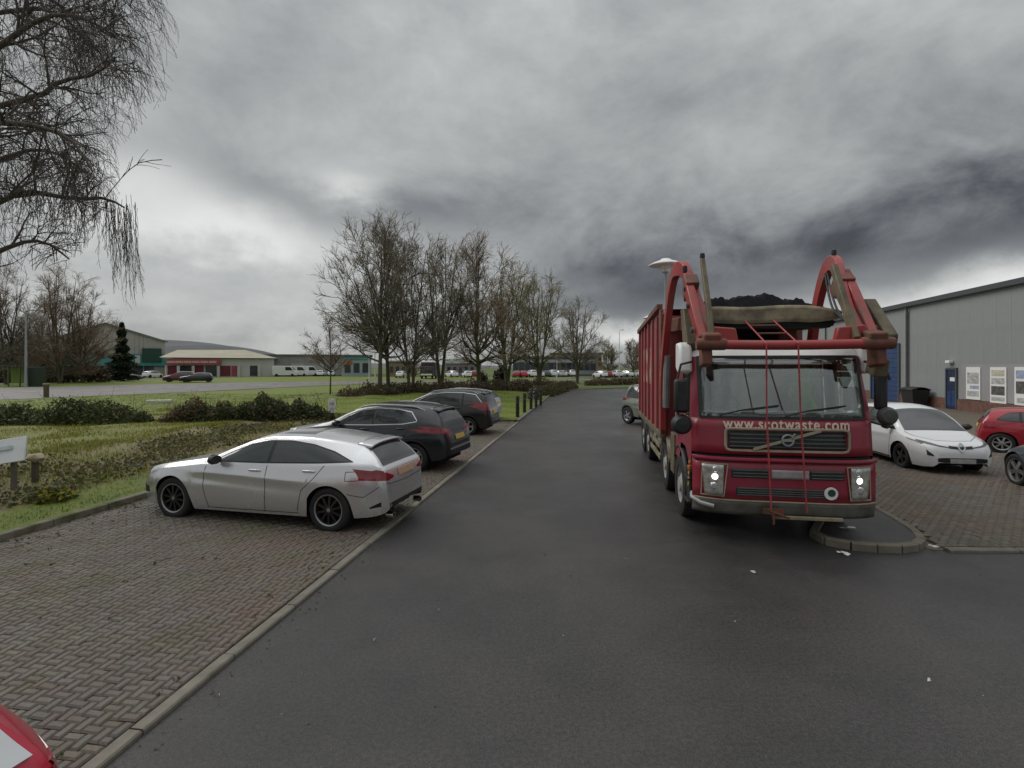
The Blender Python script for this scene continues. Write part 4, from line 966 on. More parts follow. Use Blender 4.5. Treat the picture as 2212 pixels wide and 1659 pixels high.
def build_car(name, label, sp, paint_mat, loc, heading, group=None, cat='car'):
    """heading: world angle of the car's nose, degrees from +X"""
    C_ = Car(sp); root = empty(name, loc, R(heading)); tag(root, label, cat, group)
    L, W = C_.L, C_.W; X = lambda s: L / 2 - s
    mb = MB(); mb.v, mb.f, mb.m = list(map(tuple, C_.V)), list(C_.F), [0] * len(C_.F)
    mb.build('body', paint_mat, root, sharp=48)
    u = MB().box((0, 0, .42), (L - .5, 2 * (W - .30), .40)).box((0, 0, .26), (L - .9 - 2 * .1, 2 * (W - .26), .1))
    for a in sp['axles']: u.box((X(a), 0, .45), (sp['r'] * 2.4, 2 * (W - .27), .5))
    u.build('underbody', MT['dark'], root, sharp=0)
    g = sp.get('glass', 'glass_dark'); gm = MT[g] if isinstance(g, str) else g
    flip = lambda q: sorted([(X(s), z) for s, z in q])
    # side windows, with a dark frame that shows as the gap and the pillar
    for d in 'LR':
        dlo = sp['dlo']; q = MB(); C_.patch(q, d, flip(dlo['lo']), flip(dlo['hi']), 34, 6, .0015); q.build('window_frame', MT[dlo.get('frame', 'black')], root, sharp=50)
        if dlo.get('trim'):
            t = MB(); C_.line(t, d, [(X(s), z) for s, z in dlo['hi']] if dlo['trim'] == 'top' else [(X(s), z) for s, z in dlo['lo'] + dlo['hi'][::-1]], .02, .007); t.build('window_trim', MT['chrome'], root, sharp=50)
        for (s0, s1) in dlo['panes']:
            lo = [(s, np.interp(s, *zip(*dlo['lo'])) + .018) for s in np.linspace(s0, s1, 12)]; hi = [(s, np.interp(s, *zip(*dlo['hi'])) - .02) for s in np.linspace(s0, s1, 12)]
            lo = [(s, min(z, h[1] - .002)) for (s, z), h in zip(lo, hi)]
            q = MB(); C_.patch(q, d, flip(lo), flip(hi), 16, 5, .0045); q.build('side_window', gm, root, sharp=50)
        # door gaps and sill
        q = MB()
        for sl in sp.get('seams', []): C_.line(q, d, [(X(s), z) for s, z in sl], .009)
        if q.v: q.build('door_gap', MT['seam'], root, sharp=0)
        for s, z in sp.get('handles', []):
            p, n_ = C_.hit(d, X(s), z)
            if p: MB().box((0, 0, 0), (.20, .028, .034)).build('door_handle', MT[sp['hmat']] if sp.get('hmat') else paint_mat, root, bevel=.008).location = p + n_ * .016
        if sp.get('cladding'):
            q = MB(); lo = [(s, z) for s, z in sp['cladding'][0]]; hi = [(s, z) for s, z in sp['cladding'][1]]; C_.patch(q, d, flip(lo), flip(hi), 40, 2, .010); q.build('sill_cladding', MT['black'], root)
        if sp.get('arch'):
            for a in sp['axles']:
                q = MB(); ra = sp['r'] + sp.get('archgap', .045); n = 26; rows = []
                for k in range(n + 1):
                    t = math.pi * k / n; rr = []
                    for e in (.006, sp['arch']):
                        p, n_ = C_.hit(d, X(a) + (ra + e) * math.cos(t), sp['r'] + (ra + e) * math.sin(t)); rr.append(None if p is None else p + n_ * .012)
                    rows.append(rr)
                for r0, r1 in zip(rows[:-1], rows[1:]):
                    if None in r0 or None in r1: continue
                    q.add([r0[0], r0[1], r1[1], r1[0]], [(0, 1, 2, 3)])
                if q.v: q.build('wheel_arch_trim', MT['black'], root)
        sy = 1 if d == 'L' else -1
        if sp.get('mirror'):
            s, z = sp['mirror']; p, n_ = C_.hit(d, X(s), z - .03)
            if p:
                m_ = MB().lathe([(.001, -.10), (.05, -.092), (.085, -.05), (.094, 0), (.085, .035), (.001, .04)], axis='x', n=16); m_.v = [(x * .9, y * 1.25, z_ * .78) for x, y, z_ in m_.v]
                o = m_.build('door_mirror', MT[sp['mmat']] if sp.get('mmat') else paint_mat, root); o.location = (p.x, p.y + sy * .115, z + .045); o.rotation_euler = (0, 0, math.pi)
                MB().tube([(0, 0, 0), (0, -sy * .12, -.05)], .018, 6).build('mirror_arm', MT['black'], o).rotation_euler = (0, 0, math.pi)
                MB().lathe([(.001, -.046), (.075, -.044), (.08, -.036)], axis='x', n=16).build('mirror_glass', MT['glass_dark2'], o)
        for i, a in enumerate(sp['axles']):
            add_wheel(root, X(a), sy * (W * .965 - sp['tw'] / 2 - .012), sp['r'], sp['tw'], sp['style'], sp['rim'], sp['rimmat'], sy, sp.get('steer', 0) if i == 0 else 0, sp.get('hubcap'), sp.get('lip'))
    for nm, d, lo, hi, mat_, *o in sp['patches']:
        q = MB()
        for sgn in ((1, -1) if (o and o[0] == 'mirror') else (1,)):
            if d in 'FB': l2 = sorted((y * sgn, z) for y, z in lo); h2 = sorted((y * sgn, z) for y, z in hi)
            elif d == 'T': l2 = sorted((X(s), y * sgn) for s, y in lo); h2 = sorted((X(s), y * sgn) for s, y in hi)
            else: l2, h2 = flip(lo), flip(hi)
            q = MB(); C_.patch(q, d if not (d in 'LR' and sgn < 0) else {'L': 'R', 'R': 'L'}[d], l2, h2, 16, 18 if d == 'T' else 8, o[1] if len(o) > 1 else .006)
            if q.v: q.build(nm, MT[mat_] if isinstance(mat_, str) else mat_, root, sharp=50)
    for d, pts in sp.get('lines', []):
        for sgn in (1, -1):
            q = MB()
            if d in 'FB': C_.line(q, d, [(a * sgn, b) for a, b in pts], .008)
            elif d == 'T': C_.line(q, d, [(X(a), b * sgn) for a, b in pts], .010)
            else: C_.line(q, d if sgn > 0 else {'L': 'R', 'R': 'L'}[d], [(X(a), b) for a, b in pts], .008)
            if q.v: q.build('panel_gap', MT['seam'], root, sharp=0)
    for y, z, w_, h_, d, mat_ in sp.get('plates', []):
        p, n_ = C_.hit(d, y, z)
        if p:
            q = MB().box((0, 0, 0), (.014, w_, h_)); ob = q.build('number_plate', MT[mat_], root, bevel=.003); ob.location = p + n_ * .014
            ob.rotation_euler = (0, -math.asin(max(-1, min(1, n_.z))) * (1 if d == 'F' else -1), 0)
    if sp.get('rails'):
        s0, s1, yy, hgt = sp['rails']
        for sy in (1, -1):
            pts = []
            for s in np.linspace(s0, s1, 9):
                p, _ = C_.hit('T', X(s), sy * yy)
                if p: pts.append(p + Vector((0, 0, hgt if s0 + .1 < s < s1 - .1 else -.01)))
            MB().tube(pts, .017, 6).build('roof_rail', MT['galv'], root)
    if sp.get('exhaust'):
        for sy in (1, -1): MB().lathe([(.03, -.1), (.045, -.1), (.045, .02), (.038, .02), (.036, -.08)], axis='x', n=14).build('exhaust_pipe', MT['chrome'], root).location = (-L / 2 + .09, sy * sp['exhaust'], .24)
    for f in sp.get('extra', []): f(C_, root, X, paint_mat)
    return root

def spoiler(s0, s1, w, zf, dz=0.0):
    def f(C_, root, X, pm):
        q = MB(); q.grid(lambda a, b: (X(s0 + (s1 - s0) * a), (b * 2 - 1) * w, zf + dz * a - .045 * abs(b * 2 - 1) ** 3), 4, 14)
        q.solid('spoiler', pm, root, .03)
    return f
def wipers(s0, z0, s1, z1):
    pass
WP = lambda L, f=.60, rr=.66: [(0, f), (.06, f + .14), (.16, f + .245), (.34, f + .335), (.7, .985), (1.2, 1.0), (L - 1.2, 1.0), (L - .55, .95), (L - .2, rr + .20), (L - .06, rr + .13), (L, rr)]

PAINT = {
 'silver': paint('paint_silver', (.72, .72, .735), .75, .03, .25), 'black_blue': paint('paint_black_blue', (.014, .017, .022), .3, .08), 'black': paint('paint_black', (.016, .014, .016), .3, .10),
 'white': paint('paint_car_white', (.74, .75, .76), 0, .04), 'red': paint('paint_red', (.33, .010, .022), .15, .06), 'crimson': paint('paint_crimson', (.52, .012, .045), .1, .03), 'slate': paint('paint_slate', (.055, .066, .078), .4, .08),
 'sage': paint('paint_sage', (.22, .24, .20), .4, .1), 'blue_white': paint('paint_pale_blue', (.50, .52, .62), .2, .06), 'maroon': paint('paint_maroon', (.10, .012, .02), .2, .1)}

# --- silver shooting brake
L = 4.62
silver = dict(L=L, W=.90, axles=(.86, 3.74), r=.34, tw=.225, rim=.235, style='ten', rimmat='alloy_black', hubcap='chrome', archgap=.035, lip=True,
  zt=[(0, .50), (.03, .62), (.10, .72), (.30, .82), (.8, .915), (1.25, .985), (1.48, 1.03), (1.9, 1.22), (2.25, 1.355), (2.65, 1.425), (3.1, 1.43), (3.6, 1.395), (4.0, 1.335), (4.17, 1.30), (4.23, 1.255), (4.40, 1.10), (4.49, .985), (4.55, .93), (4.59, .80), (L, .60)],
  zs=[(0, .47), (.05, .56), (.2, .70), (.5, .79), (1.0, .865), (1.5, .925), (2.4, .955), (3.4, .985), (4.1, 1.02), (4.4, 1.0), (4.6, .90), (L, .58)],
  wt=[(0, .5), (.3, .66), (.9, .72), (1.45, .70), (2.0, .615), (2.6, .585), (3.5, .555), (4.15, .52), (4.45, .60), (L, .5)],
  wp=WP(L, .55, .60), zb=[(0, .30), (.05, .22), (.3, .19), (1.3, .20), (3.3, .22), (4.3, .24), (L - .05, .30), (L, .38)],
  crease=[(0, .82), (1.0, .82), (3.6, .735), (L, .72)], crease_amp=1.4,
  dlo=dict(lo=[(1.62, .965), (2.6, .985), (3.5, 1.02), (4.10, 1.055)], hi=[(1.62, .99), (1.9, 1.125), (2.2, 1.245), (2.55, 1.315), (2.95, 1.325), (3.35, 1.285), (3.75, 1.195), (4.10, 1.065)], panes=[(1.68, 2.64), (2.70, 4.06)], trim=None),
  seams=[[(1.52, .90), (1.50, .6), (1.58, .26)], [(2.66, .96), (2.66, .5), (2.64, .25)], [(3.66, 1.0), (3.52, .82), (3.30, .62), (3.22, .3)], [(1.56, .25), (3.24, .27)], [(4.02, .92), (4.22, .93), (4.22, .80), (4.02, .79), (4.02, .92)]],
  handles=[(2.46, .875), (3.42, .905)], mirror=(1.78, .98), mmat='black',
  patches=[('windscreen', 'T', [(1.55, -.66), (2.1, -.57)], [(1.55, .66), (2.1, .57)], 'glass_dark'),
    ('rear_window', 'T', [(4.225, -.47), (4.49, -.56)], [(4.225, .47), (4.49, .56)], 'glass_dark2'),
    ('sunroof', 'T', [(2.4, -.40), (3.2, -.40)], [(2.4, .40), (3.2, .40)], 'glass_dark2', '', .002),
    ('tail_light', 'B', [(.42, .80), (.60, .775), (.80, .80)], [(.42, .83), (.60, .895), (.80, .965)], 'lamp_red', 'mirror'),
    ('tail_light', 'L', [(4.31, .905), (4.42, .85), (4.54, .82)], [(4.31, .915), (4.44, .945), (4.54, .92)], 'lamp_red', 'mirror'),
    ('headlight', 'F', [(.42, .66), (.66, .68)], [(.42, .72), (.66, .79)], 'lamp_clear', 'mirror'), ('headlight', 'L', [(.12, .66), (.5, .76)], [(.12, .70), (.5, .80)], 'lamp_clear', 'mirror'),
    ('grille', 'F', [(-.36, .42), (.36, .42)], [(-.36, .62), (.36, .62)], 'black'), ('air_intake', 'F', [(-.6, .24), (.6, .24)], [(-.55, .38), (.55, .38)], 'black'), ('air_intake', 'L', [(.08, .38), (.30, .40)], [(.08, .56), (.30, .50)], 'black', 'mirror'),
    ('diffuser', 'B', [(-.60, .33), (.60, .33)], [(-.56, .44), (.56, .44)], 'black'), ('bumper_vent', 'L', [(4.36, .37), (4.52, .40)], [(4.36, .395), (4.52, .47)], 'seam', 'mirror', .002)],
  lines=[('B', [(0, .70), (.45, .72), (.66, .74)]), ('L', [(4.05, .60), (4.28, .55), (4.5, .70)]), ('T', [(4.15, 0), (4.15, .50)]), ('T', [(.30, 0), (.34, .52), (.55, .66), (1.45, .70)])],
  plates=[(0, .845, .52, .11, 'B', 'plate_tan')], exhaust=.48, extra=[spoiler(4.04, 4.28, .52, 1.345, -.035)])
def place(spec, rear_px, front_px, half):
    """centre and heading from the ground contacts of the two near wheels"""
    a, b = GP(*rear_px), GP(*front_px); d = (b - a).normalized(); h = math.degrees(math.atan2(d.y, d.x))
    m = (a + b) / 2; nrm = Vector((d.y, -d.x, 0))
    if nrm.y < 0: nrm = -nrm
    ax = spec['axles']; off = spec['L'] / 2 - sum(ax) / 2
    return m + nrm * half - d * off, h
c0, h0 = place(silver, (716, 1150), (376, 1119), .80)
build_car('parked_car', 'silver estate car with black wheels parked nearest on the block paving', silver, PAINT['silver'], c0, h0, 'cars parked in the bays left of the road')

# --- dark crossover
L = 4.38
cross = dict(L=L, W=.91, axles=(.90, 3.55), r=.35, tw=.22, rim=.245, style='twin', rimmat='alloy', archgap=.05, arch=.05,
  zt=[(0, .55), (.03, .70), (.10, .86), (.25, .93), (.8, 1.03), (1.2, 1.10), (1.35, 1.14), (1.8, 1.38), (2.15, 1.53), (2.6, 1.595), (3.2, 1.585), (3.7, 1.54), (3.95, 1.50), (4.02, 1.44), (4.16, 1.20), (4.25, 1.02), (4.30, .92), (4.34, .80), (L, .60)],
  zs=[(0, .50), (.06, .68), (.25, .85), (.8, .97), (1.4, 1.02), (2.5, 1.05), (3.3, 1.10), (3.9, 1.14), (4.15, 1.10), (4.28, .95), (L, .58)],
  wt=[(0, .55), (.4, .70), (1.3, .72), (2.0, .63), (2.7, .60), (3.6, .57), (4.0, .53), (4.2, .66), (L, .55)],
  wp=WP(L, .62, .68), zb=[(0, .34), (.05, .25), (.3, .23), (1.3, .25), (3.2, .25), (4.1, .30), (L, .42)],
  crease=[(0, .8), (1.0, .93), (2.6, .90), (3.6, .96), (L, .98)],
  dlo=dict(lo=[(1.52, 1.06), (2.5, 1.085), (3.3, 1.13), (3.62, 1.19)], hi=[(1.52, 1.08), (1.85, 1.27), (2.2, 1.42), (2.6, 1.475), (3.1, 1.46), (3.45, 1.40), (3.62, 1.22)], panes=[(1.60, 2.52), (2.58, 3.58)], trim='all'),
  seams=[[(1.42, .98), (1.42, .6), (1.5, .32)], [(2.55, 1.06), (2.55, .3)], [(3.5, 1.12), (3.36, .8), (3.12, .6), (3.08, .32)]],
  handles=[(2.36, .98), (3.26, 1.02)], mirror=(1.68, 1.07), cladding=([(1.28, .25), (3.14, .25)], [(1.28, .38), (3.14, .38)]),
  patches=[('windscreen', 'T', [(1.42, -.68), (2.0, -.58)], [(1.42, .68), (2.0, .58)], 'glass_dark'),
    ('rear_window', 'T', [(4.0, -.50), (4.17, -.60)], [(4.0, .50), (4.17, .60)], 'glass_dark2'),
    ('tail_light', 'B', [(.36, .90), (.56, .88), (.86, .95)], [(.36, .95), (.56, 1.02), (.86, 1.10)], 'lamp_red', 'mirror'),
    ('tail_light', 'L', [(3.92, 1.04), (4.06, .97), (4.28, .93)], [(3.92, 1.055), (4.10, 1.085), (4.28, 1.04)], 'lamp_red', 'mirror'),
    ('headlight', 'F', [(.42, .76), (.72, .80)], [(.42, .84), (.72, .93)], 'lamp_clear', 'mirror'), ('headlight', 'L', [(.10, .78), (.48, .88)], [(.10, .86), (.48, .95)], 'lamp_clear', 'mirror'),
    ('grille', 'F', [(-.4, .52), (.4, .52)], [(-.4, .78), (.4, .78)], 'black'),
    ('rear_bumper_trim', 'B', [(-.7, .42), (.7, .42)], [(-.72, .54), (.72, .54)], 'black'), ('bumper_strip', 'B', [(-.62, .545), (.62, .545)], [(-.62, .585), (.62, .585)], 'galv', '', .012)],
  lines=[('B', [(0, .64), (.5, .65), (.72, .70)])], plates=[(0, .80, .52, .11, 'B', 'plate_y')], rails=(1.95, 3.75, .585, .03), extra=[spoiler(3.86, 4.08, .54, 1.52, -.05)])
d_ = Vector((math.cos(R(h0)), math.sin(R(h0)), 0)); n_ = Vector((d_.y, -d_.x, 0)); n_ = n_ if n_.y > 0 else -n_
def park(spec, rear_px, heading, half=.80):
    d = Vector((math.cos(R(heading)), math.sin(R(heading)), 0)); n = Vector((d.y, -d.x, 0)); n = n if n.y > 0 else -n
    return GP(*rear_px) + n * half + d * (spec['axles'][1] - spec['L'] / 2)
H2 = 164.0
cx = build_car('parked_car', 'dark blue black crossover with chrome window trim parked beside the silver car', cross, PAINT['black_blue'], park(cross, (908, 1022), H2) + Vector((math.cos(R(H2)), math.sin(R(H2)), 0)) * .24, H2, 'cars parked in the bays left of the road'); cx.scale = (1.05, 1.02, 1.0)

# --- black compact people carrier with roof rails
L = 4.35
mpv = dict(L=L, W=.90, axles=(.86, 3.50), r=.34, tw=.215, rim=.225, style='five', rimmat='alloy', archgap=.05, arch=.05,
  zt=[(0, .52), (.03, .66), (.10, .80), (.25, .90), (.7, 1.0), (1.0, 1.08), (1.15, 1.14), (1.7, 1.42), (2.05, 1.57), (2.5, 1.64), (3.2, 1.64), (3.75, 1.60), (3.98, 1.56), (4.05, 1.50), (4.16, 1.26), (4.24, 1.05), (4.29, .90), (L, .60)],
  zs=[(0, .48), (.06, .64), (.25, .80), (.8, .94), (1.3, 1.0), (2.5, 1.03), (3.3, 1.06), (3.9, 1.10), (4.15, 1.08), (4.27, .9), (L, .58)],
  wt=[(0, .52), (.4, .68), (1.2, .72), (1.9, .64), (2.7, .62), (3.6, .60), (4.0, .57), (4.2, .68), (L, .55)],
  wp=WP(L, .60, .70), zb=[(0, .34), (.05, .24), (.3, .22), (1.3, .23), (3.2, .24), (4.1, .28), (L, .40)],
  crease=[(0, .75), (1.2, .88), (3.4, .92), (L, .92)],
  dlo=dict(lo=[(1.35, 1.04), (2.4, 1.06), (3.4, 1.09), (4.0, 1.14)], hi=[(1.35, 1.06), (1.75, 1.30), (2.1, 1.46), (2.6, 1.535), (3.3, 1.53), (3.75, 1.47), (4.0, 1.20)], panes=[(1.42, 2.38), (2.44, 3.28), (3.34, 3.94)], trim='top'),
  seams=[[(1.30, .98), (1.32, .6), (1.4, .30)], [(2.41, 1.04), (2.41, .3)], [(3.31, 1.08), (3.25, .8), (3.05, .6), (3.03, .3)]],
  handles=[(2.22, .96), (3.14, .98)], mirror=(1.52, 1.05), mmat='galv',
  patches=[('windscreen', 'T', [(1.22, -.68), (1.9, -.58)], [(1.22, .68), (1.9, .58)], 'glass_dark2'), ('rear_window', 'T', [(4.04, -.52), (4.17, -.62)], [(4.04, .52), (4.17, .62)], 'glass_dark2'),
    ('tail_light', 'B', [(.52, .90), (.84, .92)], [(.56, 1.20), (.82, 1.22)], 'lamp_red', 'mirror'), ('tail_light', 'L', [(4.08, .98), (4.24, .90)], [(4.08, 1.03), (4.24, 1.13)], 'lamp_red', 'mirror'),
    ('headlight', 'F', [(.42, .70), (.72, .74)], [(.42, .80), (.72, .90)], 'lamp_clear', 'mirror'), ('grille', 'F', [(-.4, .48), (.4, .48)], [(-.4, .72), (.4, .72)], 'black'),
    ('rear_bumper_trim', 'B', [(-.7, .40), (.7, .40)], [(-.72, .50), (.72, .50)], 'black')],
  lines=[('B', [(0, .60), (.5, .61), (.72, .66)])], plates=[(0, .84, .52, .11, 'B', 'plate_y')], rails=(1.95, 3.85, .60, .05), extra=[spoiler(3.9, 4.12, .57, 1.585, -.05)])
build_car('parked_car', 'black people carrier with pale roof rails, third car from the camera in the bays', mpv, PAINT['black'], park(mpv, (1010, 942), 169), 169, 'cars parked in the bays left of the road')

# --- small electric hatchback, used white and in other colours
L = 4.08
hatch = dict(L=L, W=.87, axles=(.84, 3.43), r=.315, tw=.20, rim=.215, style='five', rimmat='alloy_black', archgap=.045,
  zt=[(0, .50), (.03, .60), (.10, .70), (.28, .765), (.6, .84), (.80, .895), (.90, .935), (1.30, 1.21), (1.70, 1.42), (2.2, 1.505), (2.9, 1.475), (3.4, 1.42), (3.66, 1.37), (3.72, 1.32), (3.88, 1.10), (3.97, .98), (4.02, .86), (L, .58)],
  zs=[(0, .46), (.06, .56), (.25, .68), (.7, .80), (1.1, .88), (2.4, .95), (3.2, 1.0), (3.65, 1.03), (3.9, .98), (4.02, .82), (L, .56)],
  wt=[(0, .46), (.3, .58), (.8, .66), (1.1, .68), (1.9, .59), (2.6, .57), (3.4, .54), (3.7, .50), (3.95, .62), (L, .5)],
  wp=WP(L, .56, .64), zb=[(0, .30), (.05, .21), (.3, .18), (1.2, .20), (3.0, .20), (3.8, .24), (L, .36)],
  crease=[(0, .6), (1.0, .80), (2.4, .76), (3.4, .9), (L, .95)],
  dlo=dict(lo=[(1.10, .92), (2.3, .965), (3.0, 1.01), (3.38, 1.08)], hi=[(1.10, .935), (1.45, 1.16), (1.8, 1.325), (2.3, 1.39), (2.9, 1.36), (3.2, 1.26), (3.38, 1.10)], panes=[(1.20, 2.34), (2.40, 3.32)]),
  seams=[[(1.20, .96), (1.2, .6), (1.28, .24)], [(2.37, 1.0), (2.37, .24)], [(3.3, 1.08), (3.14, .76), (2.98, .55), (2.95, .24)]],
  handles=[(2.2, .92)], mirror=(1.26, .95), mmat='black', cladding=([(1.2, .19), (3.02, .19)], [(1.2, .25), (3.02, .25)]),
  patches=[('windscreen', 'T', [(.90, -.68), (1.66, -.55)], [(.90, .68), (1.66, .55)], 'glass_dark2'), ('rear_window', 'T', [(3.70, -.46), (3.90, -.56)], [(3.70, .46), (3.90, .56)], 'glass_dark2'),
    ('tail_light', 'B', [(.56, .80), (.80, .84)], [(.56, .96), (.80, 1.0)], 'lamp_red', 'mirror'), ('tail_light', 'L', [(3.7, .90), (3.96, .82)], [(3.7, .96), (3.96, 1.0)], 'lamp_red', 'mirror'),
    ('headlight', 'F', [(.20, .625), (.44, .66), (.62, .70), (.70, .735)], [(.20, .642), (.44, .69), (.62, .755), (.70, .775)], 'lamp_dark', 'mirror'),
    ('headlight', 'L', [(.26, .685), (.66, .785)], [(.26, .72), (.66, .79)], 'lamp_dark', 'mirror'),
    ('air_intake', 'F', [(-.50, .30), (-.4, .27), (.4, .27), (.50, .30)], [(-.50, .40), (-.4, .415), (.4, .415), (.50, .40)], 'black'), ('lower_lip', 'F', [(-.46, .215), (.46, .215)], [(-.46, .245), (.46, .245)], 'galv'),
    ('fog_lamp', 'F', [(.56, .44), (.66, .46)], [(.56, .47), (.66, .58)], 'black', 'mirror'),
    ('bonnet_trim', 'F', [(-.24, .62), (0, .60), (.24, .62)], [(-.24, .68), (0, .655), (.24, .68)], 'black')],
  lines=[('T', [(.26, .0), (.30, .36), (.58, .64), (.88, .70)]), ('B', [(0, .6), (.6, .62)])],
  plates=[(0, .86, .52, .11, 'B', 'plate_y'), (0, .345, .52, .10, 'F', 'plate_w')])
def diamond_badge(C_, root, X, pm):
    p, n_ = C_.hit('F', 0, .645)
    q = MB()
    for a, b in (((0, 0, .105), (0, .07, 0)), ((0, .07, 0), (0, 0, -.105)), ((0, 0, -.105), (0, -.07, 0)), ((0, -.07, 0), (0, 0, .105))): q.beam([a, b], .02, .03)
    o = q.build('badge', MT['chrome'], root); o.location = p + Vector((.018, 0, 0)); o.rotation_euler = (0, -.35, 0)
zoe = dict(hatch); zoe['extra'] = [diamond_badge]
b = GP(1948, 1012); hz = -98.0
d = Vector((math.cos(R(hz)), math.sin(R(hz)), 0)); nn = Vector((-d.y, d.x, 0))
build_car('parked_car', 'white electric hatchback facing us in the yard right of the truck', zoe, PAINT['white'], b + nn * .78 - d * (zoe['L'] / 2 - .84), hz, 'cars parked in the warehouse yard')
h4 = dict(hatch); h4['rimmat'] = 'alloy'
build_car('parked_car', 'pale blue white hatchback mostly hidden beyond the black people carrier', h4, PAINT['blue_white'], park(h4, (1040, 914), 169.5), 169.5, 'cars parked in the bays left of the road')

# --- red estate at the right edge, and a grey car with only its front corner in the frame
L = 4.45
est = dict(silver); 
est = dict(L=L, W=.88, axles=(.88, 3.90), r=.32, tw=.205, rim=.22, style='seven', rimmat='alloy', archgap=.045,
  zt=[(0, .50), (.03, .62), (.10, .74), (.3, .84), (.9, .95), (1.25, 1.0), (1.4, 1.04), (1.9, 1.30), (2.2, 1.42), (2.7, 1.475), (3.4, 1.465), (3.9, 1.42), (4.08, 1.38), (4.14, 1.32), (4.28, 1.08), (4.36, .92), (4.41, .80), (L, .58)],
  zs=[(0, .47), (.06, .58), (.25, .74), (.8, .87), (1.4, .93), (2.5, .95), (3.4, .98), (4.0, 1.0), (4.28, .95), (4.4, .78), (L, .56)],
  wt=[(0, .5), (.4, .66), (1.4, .70), (2.0, .60), (2.7, .58), (3.6, .56), (4.05, .53), (4.3, .64), (L, .5)],
  wp=WP(L, .58, .66), zb=[(0, .32), (.05, .22), (.3, .19), (1.3, .2), (3.2, .2), (4.2, .26), (L, .38)], crease=[(0, .65), (1.2, .78), (3.4, .82), (L, .86)],
  dlo=dict(lo=[(1.55, .97), (2.5, .985), (3.4, 1.01), (4.0, 1.05)], hi=[(1.55, .99), (1.9, 1.18), (2.25, 1.31), (2.7, 1.37), (3.3, 1.365), (3.75, 1.31), (4.0, 1.10)], panes=[(1.62, 2.55), (2.61, 3.45), (3.51, 3.95)]),
  seams=[[(1.45, .92), (1.45, .6), (1.53, .24)], [(2.58, .96), (2.58, .24)], [(3.48, 1.0), (3.35, .75), (3.1, .5), (3.08, .24)]], handles=[(2.42, .88), (3.3, .90)], mirror=(1.7, .98),
  patches=[('windscreen', 'T', [(1.48, -.66), (2.05, -.56)], [(1.48, .66), (2.05, .56)], 'glass_dark'), ('rear_window', 'T', [(4.13, -.48), (4.29, -.56)], [(4.13, .48), (4.29, .56)], 'glass_dark2'),
    ('tail_light', 'B', [(.58, .78), (.8, .8)], [(.58, .98), (.8, 1.02)], 'lamp_red', 'mirror'), ('tail_light', 'L', [(4.1, .84), (4.36, .78)], [(4.1, .92), (4.36, 1.0)], 'lamp_red', 'mirror'),
    ('headlight', 'F', [(.38, .64), (.68, .67)], [(.38, .72), (.68, .80)], 'lamp_clear', 'mirror'), ('headlight', 'L', [(.10, .66), (.46, .76)], [(.10, .74), (.46, .82)], 'lamp_clear', 'mirror'), ('grille', 'F', [(-.36, .42), (.36, .42)], [(-.36, .60), (.36, .60)], 'black')],
  lines=[('B', [(0, .6), (.6, .62)])], plates=[(0, .82, .52, .11, 'B', 'plate_y')])
hr = -40.0; d = Vector((math.cos(R(hr)), math.sin(R(hr)), 0)); nn = Vector((-d.y, d.x, 0))
rc = build_car('parked_car', 'red estate car cut by the right edge of the picture, tail towards us', est, PAINT['red'], GP(2164, 979) + nn * .78 + d * (est['axles'][1] - est['L'] / 2) * .94, hr, 'cars parked in the warehouse yard'); rc.scale = (.94, .94, .88)
gr = dict(est); gr['style'] = 'five'; gr['axles'] = (.45, 3.45); gr['r'] = .335; gr['rim'] = .24; gr['patches'] = [p for p in est['patches'] if p[0] != 'headlight']; gr['wp'] = [(0, .78), (.06, .90), (.16, .965), (.34, .985), (.7, 1.0), (4.0, .97), (4.3, .85), (4.45, .66)]
hg = 76.0; d = Vector((math.cos(R(hg)), math.sin(R(hg)), 0)); nn = Vector((d.y, -d.x, 0))
build_car('parked_car', 'slate grey car whose front wheel and wing show at the right edge', gr, PAINT['slate'], GP(2199, 1050) + nn * .78 - d * (gr['L'] / 2 - .45), hg, 'cars parked in the warehouse yard')

# --- red hatch in the bottom left corner, its tail just beyond the edging
h5 = dict(h4); h5['patches'] = [(('rear_window', 'T', [(3.69, -.47), (3.92, -.58)], [(3.69, .47), (3.92, .58)], M('sky_reflection_glass', (.74, .76, .77), rough=.12, var=.06, vs=3, coat=.5), '', .022) if p[0] == 'rear_window' else p) for p in h4['patches']]  # sky reflection painted into the rear window as a near white base colour
build_car('parked_car', 'bright red hatchback with rear window painted pale as reflected sky in the bottom left corner', h5, PAINT['crimson'], Vector((-3.72, 1.69, .03)), 168, 'cars parked in the bays left of the road')

# --- sage green off-roader behind the truck
L = 4.30
suv = dict(mpv); suv.update(L=L, r=.36, rim=.22, axles=(.82, 3.80), style='five', zb=[(0, .42), (.1, .36), (.3, .34), (3.9, .36), (L, .44)], W=.90,
  zt=[(0, .60), (.03, .80), (.08, .95), (.2, 1.02), (.9, 1.08), (1.25, 1.12), (1.35, 1.16), (1.75, 1.50), (2.0, 1.66), (2.3, 1.72), (3.2, 1.73), (3.95, 1.69), (4.02, 1.63), (4.12, 1.30), (4.2, 1.1), (4.25, .95), (L, .65)],
  dlo=dict(lo=[(1.50, 1.10), (2.4, 1.11), (3.4, 1.12), (3.95, 1.14)], hi=[(1.5, 1.12), (1.75, 1.38), (2.0, 1.56), (2.4, 1.61), (3.3, 1.61), (3.8, 1.57), (3.95, 1.35)], panes=[(1.58, 2.38), (2.44, 3.26), (3.32, 3.9)], trim=None), cladding=([(1.28, .36), (3.0, .36)], [(1.28, .52), (3.0, .52)]))
suv['mmat'] = 'black'
